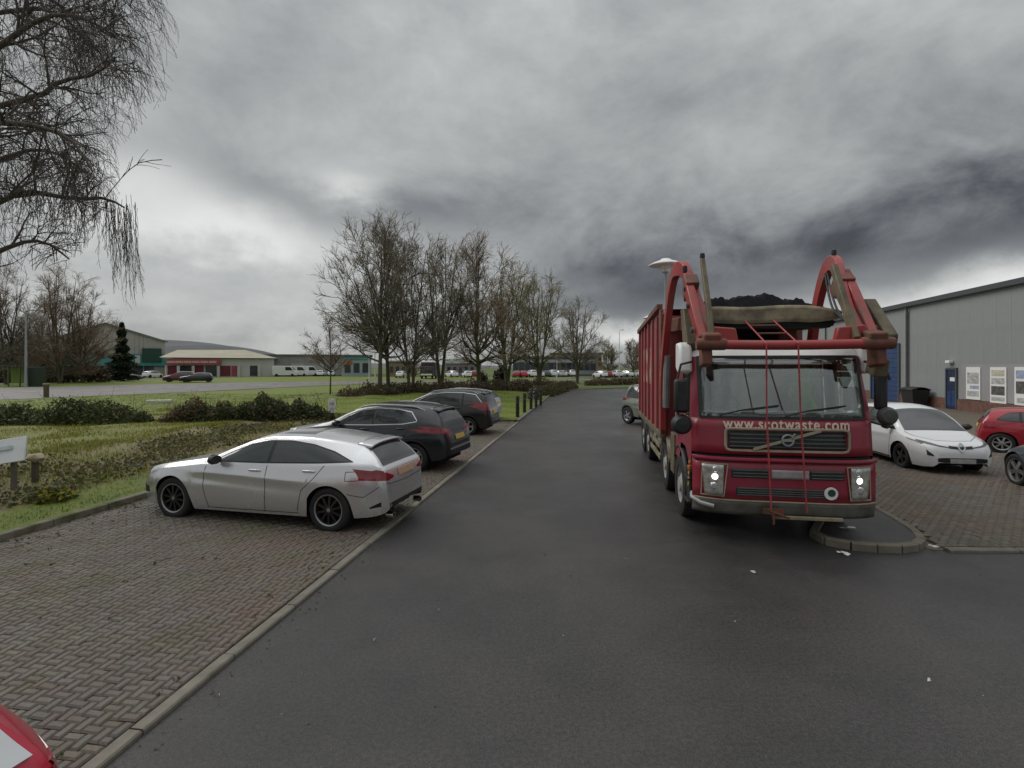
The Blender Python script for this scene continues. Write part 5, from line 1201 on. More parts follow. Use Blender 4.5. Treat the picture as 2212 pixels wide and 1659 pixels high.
suv['patches'] = [('windscreen', 'T', [(1.38, -.68), (1.95, -.60)], [(1.38, .68), (1.95, .60)], 'glass_dark2')] + [p for p in mpv['patches'] if p[0] in ('tail_light', 'headlight')] + [('rear_window', 'T', [(4.01, -.54), (4.13, -.62)], [(4.01, .54), (4.13, .62)], 'glass_dark2'), ('grille', 'F', [(-.5, .62), (.5, .62)], [(-.5, .80), (.5, .80)], 'black'), ('bumper_trim', 'F', [(-.8, .42), (.8, .42)], [(-.8, .58), (.8, .58)], 'black'), ('bumper_trim', 'B', [(-.75, .44), (.75, .44)], [(-.75, .58), (.75, .58)], 'black')]
hs = -63.0; d = Vector((math.cos(R(hs)), math.sin(R(hs)), 0)); nn = Vector((-d.y, d.x, 0))
suv['patches'] = [p for p in suv['patches'] if p[0] != 'tail_light'] + [('tail_light', 'B', [(.70, 1.0), (.80, 1.0)], [(.70, 1.12), (.80, 1.12)], 'lamp_red', 'mirror')]
build_car('parked_car', 'sage green off-roader partly hidden behind the rear of the truck', suv, PAINT['sage'], GP(1357, 915) + nn * .78 + d * (suv['axles'][1] - suv['L'] / 2), hs, None)

# --- small far cars: one shape per kind, painted through the object slot
FAR = {}
def far_mesh(kind):
    sp = {'hatch': hatch, 'est': est, 'mpv': mpv}[kind]; C_ = Car(sp, low=True); mb = MB(); mb.v, mb.f, mb.m = list(map(tuple, C_.V)), list(C_.F), [0] * len(C_.F)
    X = lambda s: sp['L'] / 2 - s; flip = lambda q: sorted([(X(s), z) for s, z in q])
    for dd in 'LR':
        C_.patch(mb, dd, flip(sp['dlo']['lo']), flip(sp['dlo']['hi']), 8, 2, .01, 1)
        for a in sp['axles']:
            y = (1 if dd == 'L' else -1) * (sp['W'] - .10); mb.lathe([(.001, -.1), (sp['r'], -.1), (sp['r'], .1), (sp['r'] * .65, .102), (sp['r'] * .6, .09), (.001, .09)], (X(a), y, sp['r']), 'y', 14, 2)
    w = sp['patches'][0]; C_.patch(mb, 'T', sorted((X(s), y) for s, y in w[2]), sorted((X(s), y) for s, y in w[3]), 5, 5, .01, 1)
    w = sp['patches'][1]; C_.patch(mb, 'T', sorted((X(s), y) for s, y in w[2]), sorted((X(s), y) for s, y in w[3]), 4, 5, .01, 1)
    mb.box((0, 0, .42), (sp['L'] - .5, 1.25, .45), mi=2)
    return mb
def far_car(kind, col, px, Z, heading, label, group, z=-.05):
    o = None
    if kind not in FAR:
        o = far_mesh(kind).build('distant_car', [PAINT['white'], MT['glass_dark2'], MT['rubber']], None); FAR[kind] = o.data
    else: o = link(bpy.data.objects.new('distant_car', FAR[kind]))
    o.location = ((px - 1106) / 1106 * Z, Z, z); o.rotation_euler = (0, 0, R(heading))
    o.material_slots[0].link = 'OBJECT'; o.material_slots[0].material = PAINT[col]
    return tag(o, label, 'car', group)
far_car('est', 'black_blue', 424, 78.5, 203, 'dark saloon driving on the side road behind the maroon car', None, -.02)
far_car('mpv', 'maroon', 388, 80.5, 203, 'maroon car on the side road just ahead of the dark saloon', None, -.02)
far_car('hatch', 'white', 255, 92, 60, 'white hatchback parked at the foot of the evergreen', None)
far_car('est', 'black', 275, 90, 20, 'dark car parked just right of the white hatchback by the evergreen', None)
far_car('hatch', 'white', 330, 108, 80, 'white car parked under the dark green sign board', None)
G1 = 'cars parked before the low grey warehouse'
for i, (px, col, k, lb) in enumerate(((545, 'white', 'mpv', 'white car nearest the red shop front'), (566, 'blue_white', 'hatch', 'pale blue car between the red shop and the grey warehouse'), (588, 'slate', 'est', 'slate car left of the white van row'), (694, 'white', 'est', 'white car at the right end before the grey warehouse'), (715, 'white', 'hatch', 'white hatchback behind the small young tree'))):
    far_car(k, col, px, 122 + i, 75 + 9 * i, lb, G1)
G2 = 'cars in the far car park right of the trees'
cols = ['red', 'crimson', 'white', 'white', 'slate', 'white', 'blue_white', 'white', 'silver', 'white', 'red', 'white', 'silver', 'white']
pxs = [1118, 1131, 1148, 1161, 1180, 1192, 1203, 1216, 1232, 1296, 1312, 1330, 1352, 1382]
where = ['leftmost red car before the blue glass building', 'second red car before the blue glass building', 'white car next right of the two red cars', 'white car behind the seventh tree trunk', 'slate car between two white cars by the glass building', 'white car right of the slate car by the glass building', 'pale blue car before the glass building', 'white car right of the pale blue one', 'silver car behind the last tree of the row', 'white car left of the small round trees', 'red car beneath the left round tree', 'white car left of the distant lamp post', 'silver car right of the distant lamp post', 'white car at the edge of the truck in the distance']
for i, (px, c_) in enumerate(zip(pxs, cols)): far_car(['hatch', 'est', 'mpv'][i % 3], c_, px, 112 + (i * 37 % 9), 80 + (i * 53 % 40), where[i], G2)
G3 = 'cars seen between the tree trunks'
for i, (px, c_, lb) in enumerate(((868, 'silver', 'silver car between the forked tree and the tall pair'), (1008, 'white', 'white car right of the leaning tree'), (975, 'white', 'white car just left of the lilac building'), (1022, 'red', 'red car left of the reddish tree trunk'))): far_car(['hatch', 'est'][i % 2], c_, px, 108 + i * 3, 85 + 20 * i, lb, G3)
# ================================================================== THE FRONT-LOADING REFUSE TRUCK
def worn(name, col, rust, amt=.63, rough=.45, vs=2.2):
    m = M(name, col, rough=rough, var=0, vs=vs, col2=rust, amt=amt, coat=.15, rvar=.12, bump=.15, bs=18); return m
MT['truck_red'] = worn('truck_red', (.27, .020, .042), (.19, .035, .045), .60, .40)
MT['truck_red2'] = worn('truck_body_red', (.33, .06, .065), (.24, .10, .09), .55, .55)
MT['arm_red'] = worn('arm_red', (.33, .035, .035), (.16, .075, .05), .60, .5, 2.6)
MT['rusty'] = worn('rusty_red', (.20, .055, .038), (.10, .05, .028), .5, .75, 5)
MT['olive'] = worn('dirty_olive_metal', (.15, .125, .07), (.085, .065, .042), .52, .8, 4)
MT['olive_pale'] = worn('dirty_pale_metal', (.29, .25, .165), (.13, .105, .07), .50, .8, 3.5)
MT['truck_grey'] = M('truck_grey', (.07, .07, .072), rough=.6, var=.3, vs=6)
MT['grille_dark'] = M('grille_dark', (.022, .026, .026), rough=.45, var=.3, vs=10)
MT['cream'] = M('grille_surround', (.36, .31, .22), rough=.45, var=.2, vs=5)
MT['lettering'] = M('lettering', (.80, .62, .52), rough=.5, var=.1)
MT['truck_glass'] = glass_mat('truck_glass')
MT['interior'] = M('cab_interior', (.10, .105, .108), rough=.85, var=.2)
MT['cab_grey'] = M('cab_trim_grey', (.60, .62, .62), rough=.85, var=.1)
TO, TH = Vector((3.80, 7.10, 0)), -9.2
tk = empty('refuse_truck', TO, R(TH)); tag(tk, 'red front loading refuse truck with raised lifting arms and lit headlights', 'truck')
def yf(x, z):
    """front face of the cab: distance behind the foremost plane"""
    base = np.interp(z, [.40, .60, .64, 1.20, 1.24, 1.76, 2.66, 2.74, 2.80], [.05, .0, .0, .0, .05, .10, .34, .44, .62])
    return base + .20 * (abs(x) / 1.22) ** 5
def face(mb, x0, x1, z0, z1, nx=24, nz=4, off=0.0, mi=0, skew=0.0):
    return mb.grid(lambda a, b: (x0 + (x1 - x0) * a + skew * (b - .5), yf(x0 + (x1 - x0) * a, z0 + (z1 - z0) * b) - off, z0 + (z1 - z0) * b), nx, nz, mi)
def fsolid(name, mat, x0, x1, z0, z1, off, th, nx=24, nz=4, par=None, bevel=0, skew=0):
    q = MB(); face(q, x0, x1, z0, z1, nx, nz, off, 0, skew); o = q.build(name, mat, par or tk, fixn=False)
    m = o.modifiers.new('solid', 'SOLIDIFY'); m.thickness = th; m.offset = -1; m.use_even_offset = False
    if o.data.polygons[0].normal.y > 0: o.data.flip_normals()
    return o
# cab shell: front panel, pillars, header, sides, roof, back
HX = 1.215
fsolid('front_panel', MT['truck_red'], -HX, HX, 1.245, 1.745, 0, .04)
cab = MB()
for s in (-1, 1):
    for (xa, xb, za, zb_) in ((1.09, HX, 1.745, 2.64),):
        cab.grid(lambda a, b, s=s: (s * (xa + (xb - xa) * a - .06 * b * a), yf(xa + (xb - xa) * a, za + (zb_ - za) * b), za + (zb_ - za) * b), 4, 8)
    yedge = lambda z: float(yf(HX, z))
    X_ = s * HX
    def sx(z): return s * (HX - (.06 * max(0, (z - 1.745) / .9)))
    q = [(1.10, .30), (1.24, .25), (1.745, .30), (2.45, .53), (2.64, .56)]
    # side skin around the door window
    for (z0, z1, fa, fb) in ((.95, 1.245, lambda z: .62 + (1.245 - z) * .5 + .55, lambda z: 1.72), (1.245, 1.74, lambda z: yedge(z), lambda z: 1.72), (1.74, 2.42, lambda z: yedge(z), lambda z: yedge(z) + .10), (1.74, 2.42, lambda z: 1.22, lambda z: 1.72), (2.42, 2.64, lambda z: yedge(z), lambda z: 1.72)):
        cab.grid(lambda a, b: (sx(z0 + (z1 - z0) * b), fa(z0 + (z1 - z0) * b) * (1 - a) + fb(z0 + (z1 - z0) * b) * a, z0 + (z1 - z0) * b), 5, 4)
    cab.grid(lambda a, b: (sx(1.245 - .0 * b) * 1.0, .25 + .5 * a, 1.245 - (.0 + .32 * (1 - a)) * b), 4, 2)
cab.add([(-HX, 1.72, .95), (HX, 1.72, .95), (HX - .06, 1.72, 2.64), (-HX + .06, 1.72, 2.64)], [(0, 1, 2, 3)])
cab.build('cab', MT['truck_red'], tk, sharp=30)
rf = MB()
rf.grid(lambda a, b: ((a * 2 - 1) * (HX - .06), float(yf((a * 2 - 1) * HX, 2.64)) * (1 - b) + (float(yf((a * 2 - 1) * HX, 2.64)) + .22) * b, 2.64 + .13 * math.sin(b * math.pi / 2)), 24, 5)
rf.grid(lambda a, b: ((a * 2 - 1) * (HX - .06), (float(yf((a * 2 - 1) * HX, 2.64)) + .22) * (1 - b) + 1.74 * b, 2.77 + .05 * math.sin(b * math.pi)), 24, 4)
for s in (-1, 1): rf.add([(s * (HX - .06), .56, 2.64), (s * (HX - .06), 1.74, 2.62), (s * (HX - .06), 1.74, 2.77), (s * (HX - .06), .76, 2.77)], [(0, 1, 2, 3)])
rf.build('cab_roof', MT['white'], tk, sharp=50)
for s in (-1, 1):       # pale side fairings under the arm ends
    MB().prism([(.42, 2.40), (.50, 2.78), (.60, 2.86), (.86, 2.86), (.86, 2.46), (.70, 2.38)], lambda p, t, s=s: (s * (1.16 + .19 * t), p[0], p[1])).build('roof_fairing', MT['white'], tk, bevel=.04, sharp=40)
    MB().box((s * 1.265, .74, 2.43), (.12, .16, .06)).build('marker_lamp', MT['black'], tk, bevel=.01)
# glass
ws = fsolid('windscreen', MT['truck_glass'], -1.085, 1.085, 1.765, 2.62, -.005, .006, 24, 8)
sl = MB()
for za, zb_, w in ((1.745, 1.80, 1.11), (2.60, 2.65, 1.11)): pass
sl = MB(); 
for s in (-1, 1): face(sl, s * 1.075 if s > 0 else -1.115, s * 1.115 if s > 0 else -1.075, 1.75, 2.64, 1, 8, .006)
face(sl, -1.1, 1.1, 1.742, 1.775, 24, 1, .007); face(sl, -1.1, 1.1, 2.61, 2.65, 24, 1, .007)
sl.build('windscreen_seal', MT['black'], tk)
for s in (-1, 1):
    q = MB(); q.add([(s * (HX + .004), .46, 1.76), (s * (HX + .004), 1.20, 1.76), (s * (HX - .043), 1.20, 2.40), (s * (HX - .043), .66, 2.40), (s * (HX - .02), .58, 2.1)], [(0, 1, 2, 3, 4)])
    q.build('side_window', MT['truck_glass'], tk, sharp=0)
# inside the cab
itn = MB(); itn.box((0, 1.0, 1.20), (2.3, 1.3, .06)); itn.grid(lambda a, b: (-1.12 + 2.24 * a, .30 + .38 * b, 1.72 + .10 * math.sin(b * 3.1)), 12, 4)
itn.add([(-1.12, .68, 1.72), (1.12, .68, 1.72), (1.12, .72, 1.2), (-1.12, .72, 1.2)], [(0, 1, 2, 3)])
itn.build('dashboard', MT['interior'], tk)
MB().add([(-1.13, 1.66, 1.2), (1.13, 1.66, 1.2), (1.10, 1.66, 2.62), (-1.10, 1.66, 2.62)], [(0, 1, 2, 3)]).add([(-1.12, .6, 2.66), (1.12, .6, 2.66), (1.12, 1.66, 2.66), (-1.12, 1.66, 2.66)], [(0, 1, 2, 3)]).build('cab_lining', MT['cab_grey'], tk, sharp=0)
for s in (-.62, .62):
    q = MB().box((s, 1.18, 1.52), (.50, .50, .16)).box((s, 1.42, 1.86), (.50, .16, .62), rot=(-.15, 0, 0)).box((s, 1.50, 2.26), (.28, .12, .20)); q.build('seat', MT['interior'], tk, bevel=.04)
st = MB(); ring = [(-.62 + .21 * math.cos(t), .80 - .10 * math.sin(t), 1.86 + .17 * math.sin(t)) for t in np.linspace(0, 2 * math.pi, 21)]
st.tube(ring, .016, 6, cap=False).tube([(-.83, .80, 1.86), (-.41, .80, 1.86)], .013, 5).tube([(-.62, .80, 1.86), (-.62, .62, 1.66)], .03, 6); st.build('steering_wheel', MT['black'], tk)
fsolid('sun_visor', MT['black'], -1.0, 1.0, 2.345, 2.415, -.05, .012)
MB().box((-.93, .40, 2.35), (.24, .02, .42)).box((-.98, .36, 2.08), (.12, .02, .2)).build('folded_visor', MT['black'], tk, bevel=.01)
MT['hivis'] = M('hi_vis_green', (.16, .42, .03), rough=.8, var=.3, vs=9)
hv = MB()
hv.grid(lambda a, b: (.50 + .40 * a + .03 * math.sin(b * 9), 1.24 + .07 * math.sin(a * 8 + b * 2), 1.66 + .86 * b - .10 * (abs(a - .5) * 2) ** 2 * b), 12, 10)
jk = hv.build('hi_vis_jacket', MT['hivis'], None, sharp=60); jk.location = TO; jk.rotation_euler = (0, 0, R(TH)); sm_ = jk.modifiers.new('solid', 'SOLIDIFY'); sm_.thickness = .05
tag(jk, 'green high visibility jacket hanging behind the truck windscreen', 'jacket')
# wipers
for x0, x1 in ((-.85, -.05), (.02, .82)):
    q = MB(); q.tube([(x0, yf(x0, 1.79) - .03, 1.79), (x0 + .3, yf(x0 + .3, 1.86) - .035, 1.87), (x1, yf(x1, 1.92) - .03, 1.94)], .012, 5); q.build('wiper', MT['black'], tk)
# bumper and lights
fsolid('bumper', MT['truck_red'], -HX, HX, .62, 1.17, .02, .06)
fsolid('bumper_ledge', MT['truck_red'], -HX - .01, HX + .01, 1.165, 1.215, .05, .10)
fsolid('panel_recess', MT['seam'], -HX + .03, HX - .03, 1.19, 1.26, -.05, .02)
fsolid('lower_bumper', worn('lower_bumper_grey', (.13, .125, .105), (.07, .065, .05), .5, .7, 3), -HX, HX, .40, .60, .03, .10)
fsolid('bumper_edge', MT['cream'], -HX, HX, .602, .618, .035, .04)
MB().tube([(-HX + .02, yf(-HX, .6) + .12, .62), (-HX - .005, yf(-HX, .6) - .02, .585), (-1.12, yf(-1.12, .6) - .06, .54), (-.95, yf(-.95, .6) - .05, .51)], .03, 8).build('bumper_corner_guard', MT['galv'], tk)
def vent(x0, x1, z0, z1, n):
    o = fsolid('intake', MT['grille_dark'], x0, x1, z0, z1, .024, .012)
    for k in range(n):
        z = z0 + (z1 - z0) * (k + .5) / n; fsolid('slat', MT['truck_grey'], x0 + .015, x1 - .015, z - .012, z + .008, .036, .012, par=o, nz=1)
vent(-.72, -.22, .93, 1.06, 3); vent(.30, .74, .93, 1.06, 3); vent(-.66, .66, .68, .80, 4)
pl = fsolid('number_plate', M('blurred_plate', (.34, .31, .32), rough=.5, var=.25, vs=7), -.20, .28, .935, 1.055, .045, .012, nx=6)
MT['lit'] = M('headlight_bulb', (1, .98, .93), rough=.3, var=0, emit=2.5)
for s in (-1, 1):
    xi, xo = .80, 1.08
    q = MB(); q.grid(lambda a, b: (s * (xi + (xo - xi) * a - .05 * (1 - b) * (1 - a) * -1 - .04 * (.5 - b)), yf(xi + (xo - xi) * a, .66 + .44 * b) - .03, .67 + .43 * b), 8, 8)
    o = q.build('headlight', M('headlight_housing', (.40, .39, .35), rough=.3, var=.45, vs=16, metal=.25), tk, fixn=False)
    m_ = o.modifiers.new('solid', 'SOLIDIFY'); m_.thickness = .02; m_.offset = 0
    for (zz, xx, rr, mt) in ((.93, .93, .044, 'lit'), (1.035, .92, .048, 'lamp_clear'), (.80, .945, .05, 'lamp_clear')):
        MB().lathe([(.001, -.014), (rr * .7, -.012), (rr, 0), (rr * 1.1, .015)], (s * xx, yf(xx, zz) - .045, zz), 'y', 18).build('lamp', MT[mt], o)
    rim = [(xi - .03, 1.11), (xo + .01, 1.11), (xo + .03, .66), (xi + .02, .66)]
    q = MB(); P_ = [(s * a, yf(a, b) - .038, b) for a, b in rim]
    for a, b in zip(P_, P_[1:] + P_[:1]): q.tube([a, b], .009, 5)
    q.build('bezel', MT['cream'], o)
    MB().box((s * 1.245, .27, 1.0), (.03, .09, .06)).build('side_indicator', M('amber', (.5, .16, .02), rough=.3), tk, bevel=.008)
# upper grille
gf = fsolid('grille', MT['grille_dark'], -.74, .80, 1.33, 1.575, .008, .012)
for k in range(4):
    z = 1.35 + k * .055; fsolid('grille_slat', MT['truck_grey'], -.73, .79, z, z + .022, .026, .016, par=gf, nz=1)
q = MB(); c_ = [(-.78, 1.36), (-.76, 1.315), (-.70, 1.30), (.76, 1.30), (.82, 1.315), (.84, 1.36), (.84, 1.55), (.82, 1.595), (.76, 1.61), (-.72, 1.61), (-.77, 1.595), (-.78, 1.55)]
for a, b in zip(c_, c_[1:] + c_[:1]):
    n_ = 8; q.tube([(a[0] + (b[0] - a[0]) * t / n_, yf(a[0] + (b[0] - a[0]) * t / n_, 1.45) - .02, a[1] + (b[1] - a[1]) * t / n_) for t in range(n_ + 1)], .019, 6)
q.build('grille_frame', MT['cream'], gf)
q = MB(); q.beam([(-.42, yf(0, 1.45) - .045, 1.325), (.46, yf(0, 1.5) - .045, 1.60)], .02, .035, (0, 1, 0)); q.build('grille_bar', MT['cream'], gf)
q = MB(); q.tube([(.03 + .075 * math.cos(t), yf(0, 1.46) - .06, 1.462 + .075 * math.sin(t)) for t in np.linspace(0, 2 * math.pi, 21)], .013, 6, cap=False).tube([(.085, yf(0, 1.46) - .06, 1.515), (.125, yf(0, 1.46) - .06, 1.555)], .010, 5).box((.03, yf(0, 1.46) - .05, 1.462), (.15, .02, .035)); q.build('emblem', MT['galv'], gf)
fc = bpy.data.curves.new('lettering', 'FONT'); fc.body = 'www.scotwaste.com'; fc.size = .215; fc.align_x = 'CENTER'; fc.align_y = 'CENTER'; fc.extrude = .006; fc.offset = .004; fc.space_character = 1.15
fc.materials.append(MT['lettering']); fo = bpy.data.objects.new('web_address_lettering', fc); link(fo, tk)
dg = bpy.context.evaluated_depsgraph_get(); me = bpy.data.meshes.new_from_object(fo.evaluated_get(dg)); bpy.data.objects.remove(fo)
xsv = np.array([v.co.x for v in me.vertices]); scx = 1.66 / (xsv.max() - xsv.min())
for v in me.vertices:
    x, z = v.co.x * scx + .03, v.co.y + 1.672; v.co = (x, float(yf(x, z)) - .010 - v.co.z, z)
lt = link(bpy.data.objects.new('web_address_lettering', me), tk)
for m_ in (MT['lettering'],):
    if not me.materials: me.materials.append(m_)
# round sticker and small yellow marks on the door edge
MB().lathe([(.001, -.004), (.085, -.004), (.088, .004)], (.56, yf(.56, .76) - .045, .755), 'y', 24).build('round_sticker', MT['white'], tk)
MB().lathe([(.001, -.004), (.048, -.004), (.05, .003)], (.565, yf(.56, .76) - .052, .765), 'y', 18).build('sticker_mark', M('sticker_green', (.02, .07, .04), rough=.4), tk)
q = MB(); rg = np.random.default_rng(3)
for (z0, y0, n_, h) in ((1.62, .42, 7, .075), (1.52, .45, 6, .05), (1.70, .5, 4, .1)):
    for k in range(n_): q.box((-HX - .004, y0 + k * .085, z0 + rg.uniform(-.01, .01)), (.008, .05, h * rg.uniform(.6, 1)))
q.build('door_lettering', M('door_print_yellow', (.52, .40, .12), rough=.5), tk, sharp=0)
q = MB()
for k in range(5): q.box((-HX - .012, .35 + .02 * k, 1.06 - .085 * k), (.01, .05, .05), rot=(.6, 0, 0))
q.build('hazard_marks', M('hazard_yellow', (.5, .36, .05), rough=.5), tk, sharp=0)
# mirrors
for s, big in ((-1, True), (1, False)):
    if big:
        MB().box((s * 1.36, .20, 2.06), (.22, .12, .50)).build('mirror', MT['black'], tk, bevel=.05)
        MB().lathe([(.001, -.10), (.10, -.09), (.145, -.03), (.15, .03), (.001, .05)], (s * 1.36, .20, 1.64), 'y', 20).build('wide_mirror', MT['black'], tk)
    else:
        MB().box((s * 1.34, .30, 2.16), (.16, .12, .56)).build('mirror', MT['black'], tk, bevel=.05)
        MB().lathe([(.001, -.08), (.09, -.07), (.125, -.02), (.13, .03), (.001, .05)], (s * 1.40, .24, 1.80), 'y', 20).build('wide_mirror', MT['truck_grey'], tk)
    MB().tube([(s * 1.18, .42, 2.56), (s * 1.36, .26, 2.52), (s * 1.42, .22, 2.30)], .018, 6).build('mirror_arm', MT['black'], tk)
    MB().tube([(s * 1.2, .36, 1.72), (s * 1.38, .24, 1.66), (s * 1.42, .22, 1.9)], .016, 6).build('mirror_arm', MT['black'], tk)
MB().box((.98, .36, 2.03), (.20, .05, .34)).build('kerb_mirror', MT['truck_grey'], tk, bevel=.04)
# steps, arches and side fittings of the cab
for s in (-1, 1):
    MB().grid(lambda a, b: (s * (1.225 - .10 * (1 - b)), 1.35 + .66 * math.cos(math.pi * a), .50 + .66 * math.sin(math.pi * a)), 16, 2).solid('mudguard', MT['black'], tk, .03, sharp=60)
    MB().box((s * 1.14, .56, .70), (.14, .34, .50)).box((s * 1.17, .54, .46), (.16, .34, .04)).box((s * 1.17, .54, .80), (.14, .32, .03)).build('cab_step', MT['black'], tk, bevel=.01)
    MB().tube([(s * 1.235, 1.30, 1.3), (s * 1.27, 1.30, 1.4), (s * 1.27, 1.30, 2.2), (s * 1.235, 1.30, 2.3)], .016, 6).build('grab_rail', MT['galv'], tk)
    MB().box((s * (HX + .012), 1.10, 1.52), (.03, .20, .05)).build('door_handle', MT['black'], tk, bevel=.008)
# chassis, axles, wheels
ch = MB().box((-.42, 4.8, .86), (.10, 8.2, .26)).box((.42, 4.8, .86), (.10, 8.2, .26)).box((0, 1.0, .70), (1.5, 1.3, .5)).box((0, 5.3, .95), (1.6, 6, .2))
for y in (1.35, 3.20, 6.55, 7.90): ch.tube([(-1.0, y, .50), (1.0, y, .50)], .10, 8)
ch.build('chassis', MT['dark'], tk, sharp=0)
tyre = MB().lathe([(.30, -.14), (.44, -.15), (.495, -.13), (.51, -.09), (.51, .09), (.495, .13), (.44, .15), (.31, .14)], axis='x', n=36)
rimq = MB().lathe([(.305, .13), (.29, .06), (.20, .02), (.19, .10), (.13, .12), (.11, .15), (.001, .15)], axis='x', n=28)
for k in range(10): t = 2 * math.pi * k / 10; rimq.lathe([(.001, .05), (.016, .045), (.016, 0)], (.0 + .02, .24 * math.cos(t), .24 * math.sin(t)), 'x', 8)
hubq = MB().lathe([(.001, -.05), (.30, -.05)], axis='x', n=20)
hm = None
for y in (1.35, 3.20, 6.55, 7.90):
    for s in (-1, 1):
        if hm is None:
            a = hubq.build('wheel', MT['dark'], tk); b = tyre.build('tyre', MT['rubber'], a, sharp=45); c2 = rimq.build('rim', M('truck_rim', (.33, .32, .30), rough=.6, var=.3, vs=8), a, sharp=40); hm = (a.data, b.data, c2.data)
        else:
            a = link(bpy.data.objects.new('wheel', hm[0]), tk); b = link(bpy.data.objects.new('tyre', hm[1]), a); c2 = link(bpy.data.objects.new('rim', hm[2]), a)
        a.location = (s * 1.07, y, .51); a.rotation_euler = (0, 0, 0 if s > 0 else math.pi)
for y0 in (3.20, 6.55, 7.90):
    for s in (-1, 1): MB().grid(lambda a, b: (s * (1.22 - .3 * (1 - b)), y0 + .60 * math.cos(math.pi * (.06 + .88 * a)), .52 + .62 * math.sin(math.pi * (.06 + .88 * a))), 14, 2).solid('mudguard', MT['truck_grey'] if y0 > 4 else MT['olive_pale'], tk, .03, sharp=60)
for s in (-1, 1):
    MB().tube([(s * .85, 4.1, .72), (s * .85, 5.7, .72)], .32, 16).build('fuel_tank' if s < 0 else 'air_tank', MT['galv'], tk)
    q = MB()
    for z in (.50, .74): q.box((s * 1.20, 4.9, z), (.04, 1.9, .11))
    for y in (4.05, 4.9, 5.75): q.box((s * 1.17, y, .72), (.04, .06, .56))
    q.build('side_guard', MT['olive_pale'], tk, bevel=.008)
    MB().box((s * 1.18, 2.05, .92), (.10, .42, .72)).build('battery_box', MT['olive'], tk, bevel=.02)
# body: side walls with ribs, sloping top rail, tailgate
BX = 1.23
bd = MB()
side = [(3.0, 1.02), (8.75, 1.02), (9.25, 1.5), (9.15, 2.9), (8.7, 3.52), (3.75, 3.72), (3.0, 3.5)]
for s in (-1, 1): bd.prism(side, lambda p, t, s=s: (s * (BX - .07 * t), p[0], p[1]))
bd.add([(-BX + .07, 3.75, 3.71), (BX - .07, 3.75, 3.71), (BX - .07, 8.7, 3.51), (-BX + .07, 8.7, 3.51)], [(0, 1, 2, 3)])
bd.add([(-BX + .07, 3.0, 1.02), (BX - .07, 3.0, 1.02), (BX - .07, 3.0, 3.5), (-BX + .07, 3.0, 3.5)], [(0, 1, 2, 3)])
bd.add([(-BX + .07, 3.05, 1.04), (BX - .07, 3.05, 1.04), (BX - .07, 8.7, 1.04), (-BX + .07, 8.7, 1.04)], [(0, 1, 2, 3)])
bd.build('hopper_body', MT['truck_red2'], tk, sharp=30)
for s in (-1, 1):
    for y in np.arange(4.1, 8.7, .90):
        MB().box((s * (BX + .025), y, 2.33), (.05, .09, 2.5)).build('body_rib', MT['truck_red2'], tk, bevel=.008)
    MB().beam([(s * (BX + .03), 3.6, 3.75), (s * (BX + .03), 8.72, 3.55)], .12, .12).build('top_rail', MT['rusty'], tk, bevel=.01)
    MB().box((s * (BX + .03), 5.85, 1.06), (.08, 5.8, .12)).build('lower_rail', MT['olive'], tk, bevel=.01)
    MB().box((s * (BX + .035), 3.3, 2.4), (.07, .22, 2.5)).build('body_post', MT['rusty'], tk, bevel=.015)
    MB().box((s * (BX + .03), 3.05, 2.3), (.12, .16, 2.5)).build('hopper_post', MT['rusty'], tk, bevel=.015)
tg = MB().prism([(8.76, 1.0), (9.27, 1.5), (9.17, 2.9), (8.72, 3.52)], lambda p, t: ((t * 2 - 1) * (BX - .06), p[0], p[1])); tg.build('tailgate', MT['truck_red2'], tk, bevel=.02)
MB().box((-BX - .002, 6.35, 2.5), (.012, 2.2, .9)).build('body_lettering_panel', M('body_print_pale', (.45, .33, .26), rough=.6, var=0, col2=(.30, .03, .035), vs=3.0, amt=.5), tk)
# hopper mouth: front lip beam, throat, heap of rubbish
MB().beam([(x, .85 + .02 * math.sin(x * 3) + .10 * max(0, abs(x) - .8), 3.29 + .012 * math.sin(x * 5)) for x in np.linspace(-1.0, 1.07, 15)], .20, [.22, .25] + [.26] * 10 + [.23, .18, .12], (0, 1, 0)).build('hopper_lip', MT['olive_pale'], tk, bevel=.05, sharp=60)
for s in (-1, 1): MB().beam([(s * .98, .95, 3.24), (s * 1.04, 2.0, 3.26), (s * 1.1, 3.0, 3.3)], .08, .26).build('hopper_side', MT['rusty'], tk, bevel=.02)
MB().box((0, 1.95, 3.20), (1.98, 2.05, .05)).build('hopper_floor', MT['dark'], tk)
MB().prism([(-1.0, 3.17), (.86, 3.17), (.86, 2.5), (-1.0, 2.5)], lambda p, t: (p[0], 2.0 + .06 * t, p[1])).build('hopper_front', MT['rusty'], tk)
MB().box((.05, 1.98, 2.92), (1.0, .06, .40)).build('hopper_recess', MT['dark'], tk)
MB().prism([(-.92, 3.18), (1.0, 3.18), (.9, 3.08), (-.85, 3.10)], lambda p, t: (p[0], .82 + .25 * t, p[1])).build('hopper_rail', MT['dark'], tk)
rg = np.random.default_rng(8); hp = MB()
def heap(a, b):
    x = -1.02 + 2.06 * a; e = min(a, 1 - a) * 2
    return (x * 1.0, .90 + 2.0 * b, 3.33 + (.34 * min(1, e * 2.2) ** .6 * (1 - .2 * a) + .035 * math.sin(a * 13 + 1) + .03 * math.sin(a * 31 + b * 9)) * min(1, b * 5) * (1 if b < .98 else .2) + rg.normal(0, .012))
hp.grid(heap, 46, 16)
heap_o = hp.build('rubbish_heap', M('rubbish_black', (.006, .006, .008), rough=.9, spec=.15, var=.6, vs=9, bump=.6, bs=14), None, sharp=20); heap_o.location = TO; heap_o.rotation_euler = (0, 0, R(TH))
tag(heap_o, 'dark heap of rubbish rising out of the truck hopper', 'rubbish')
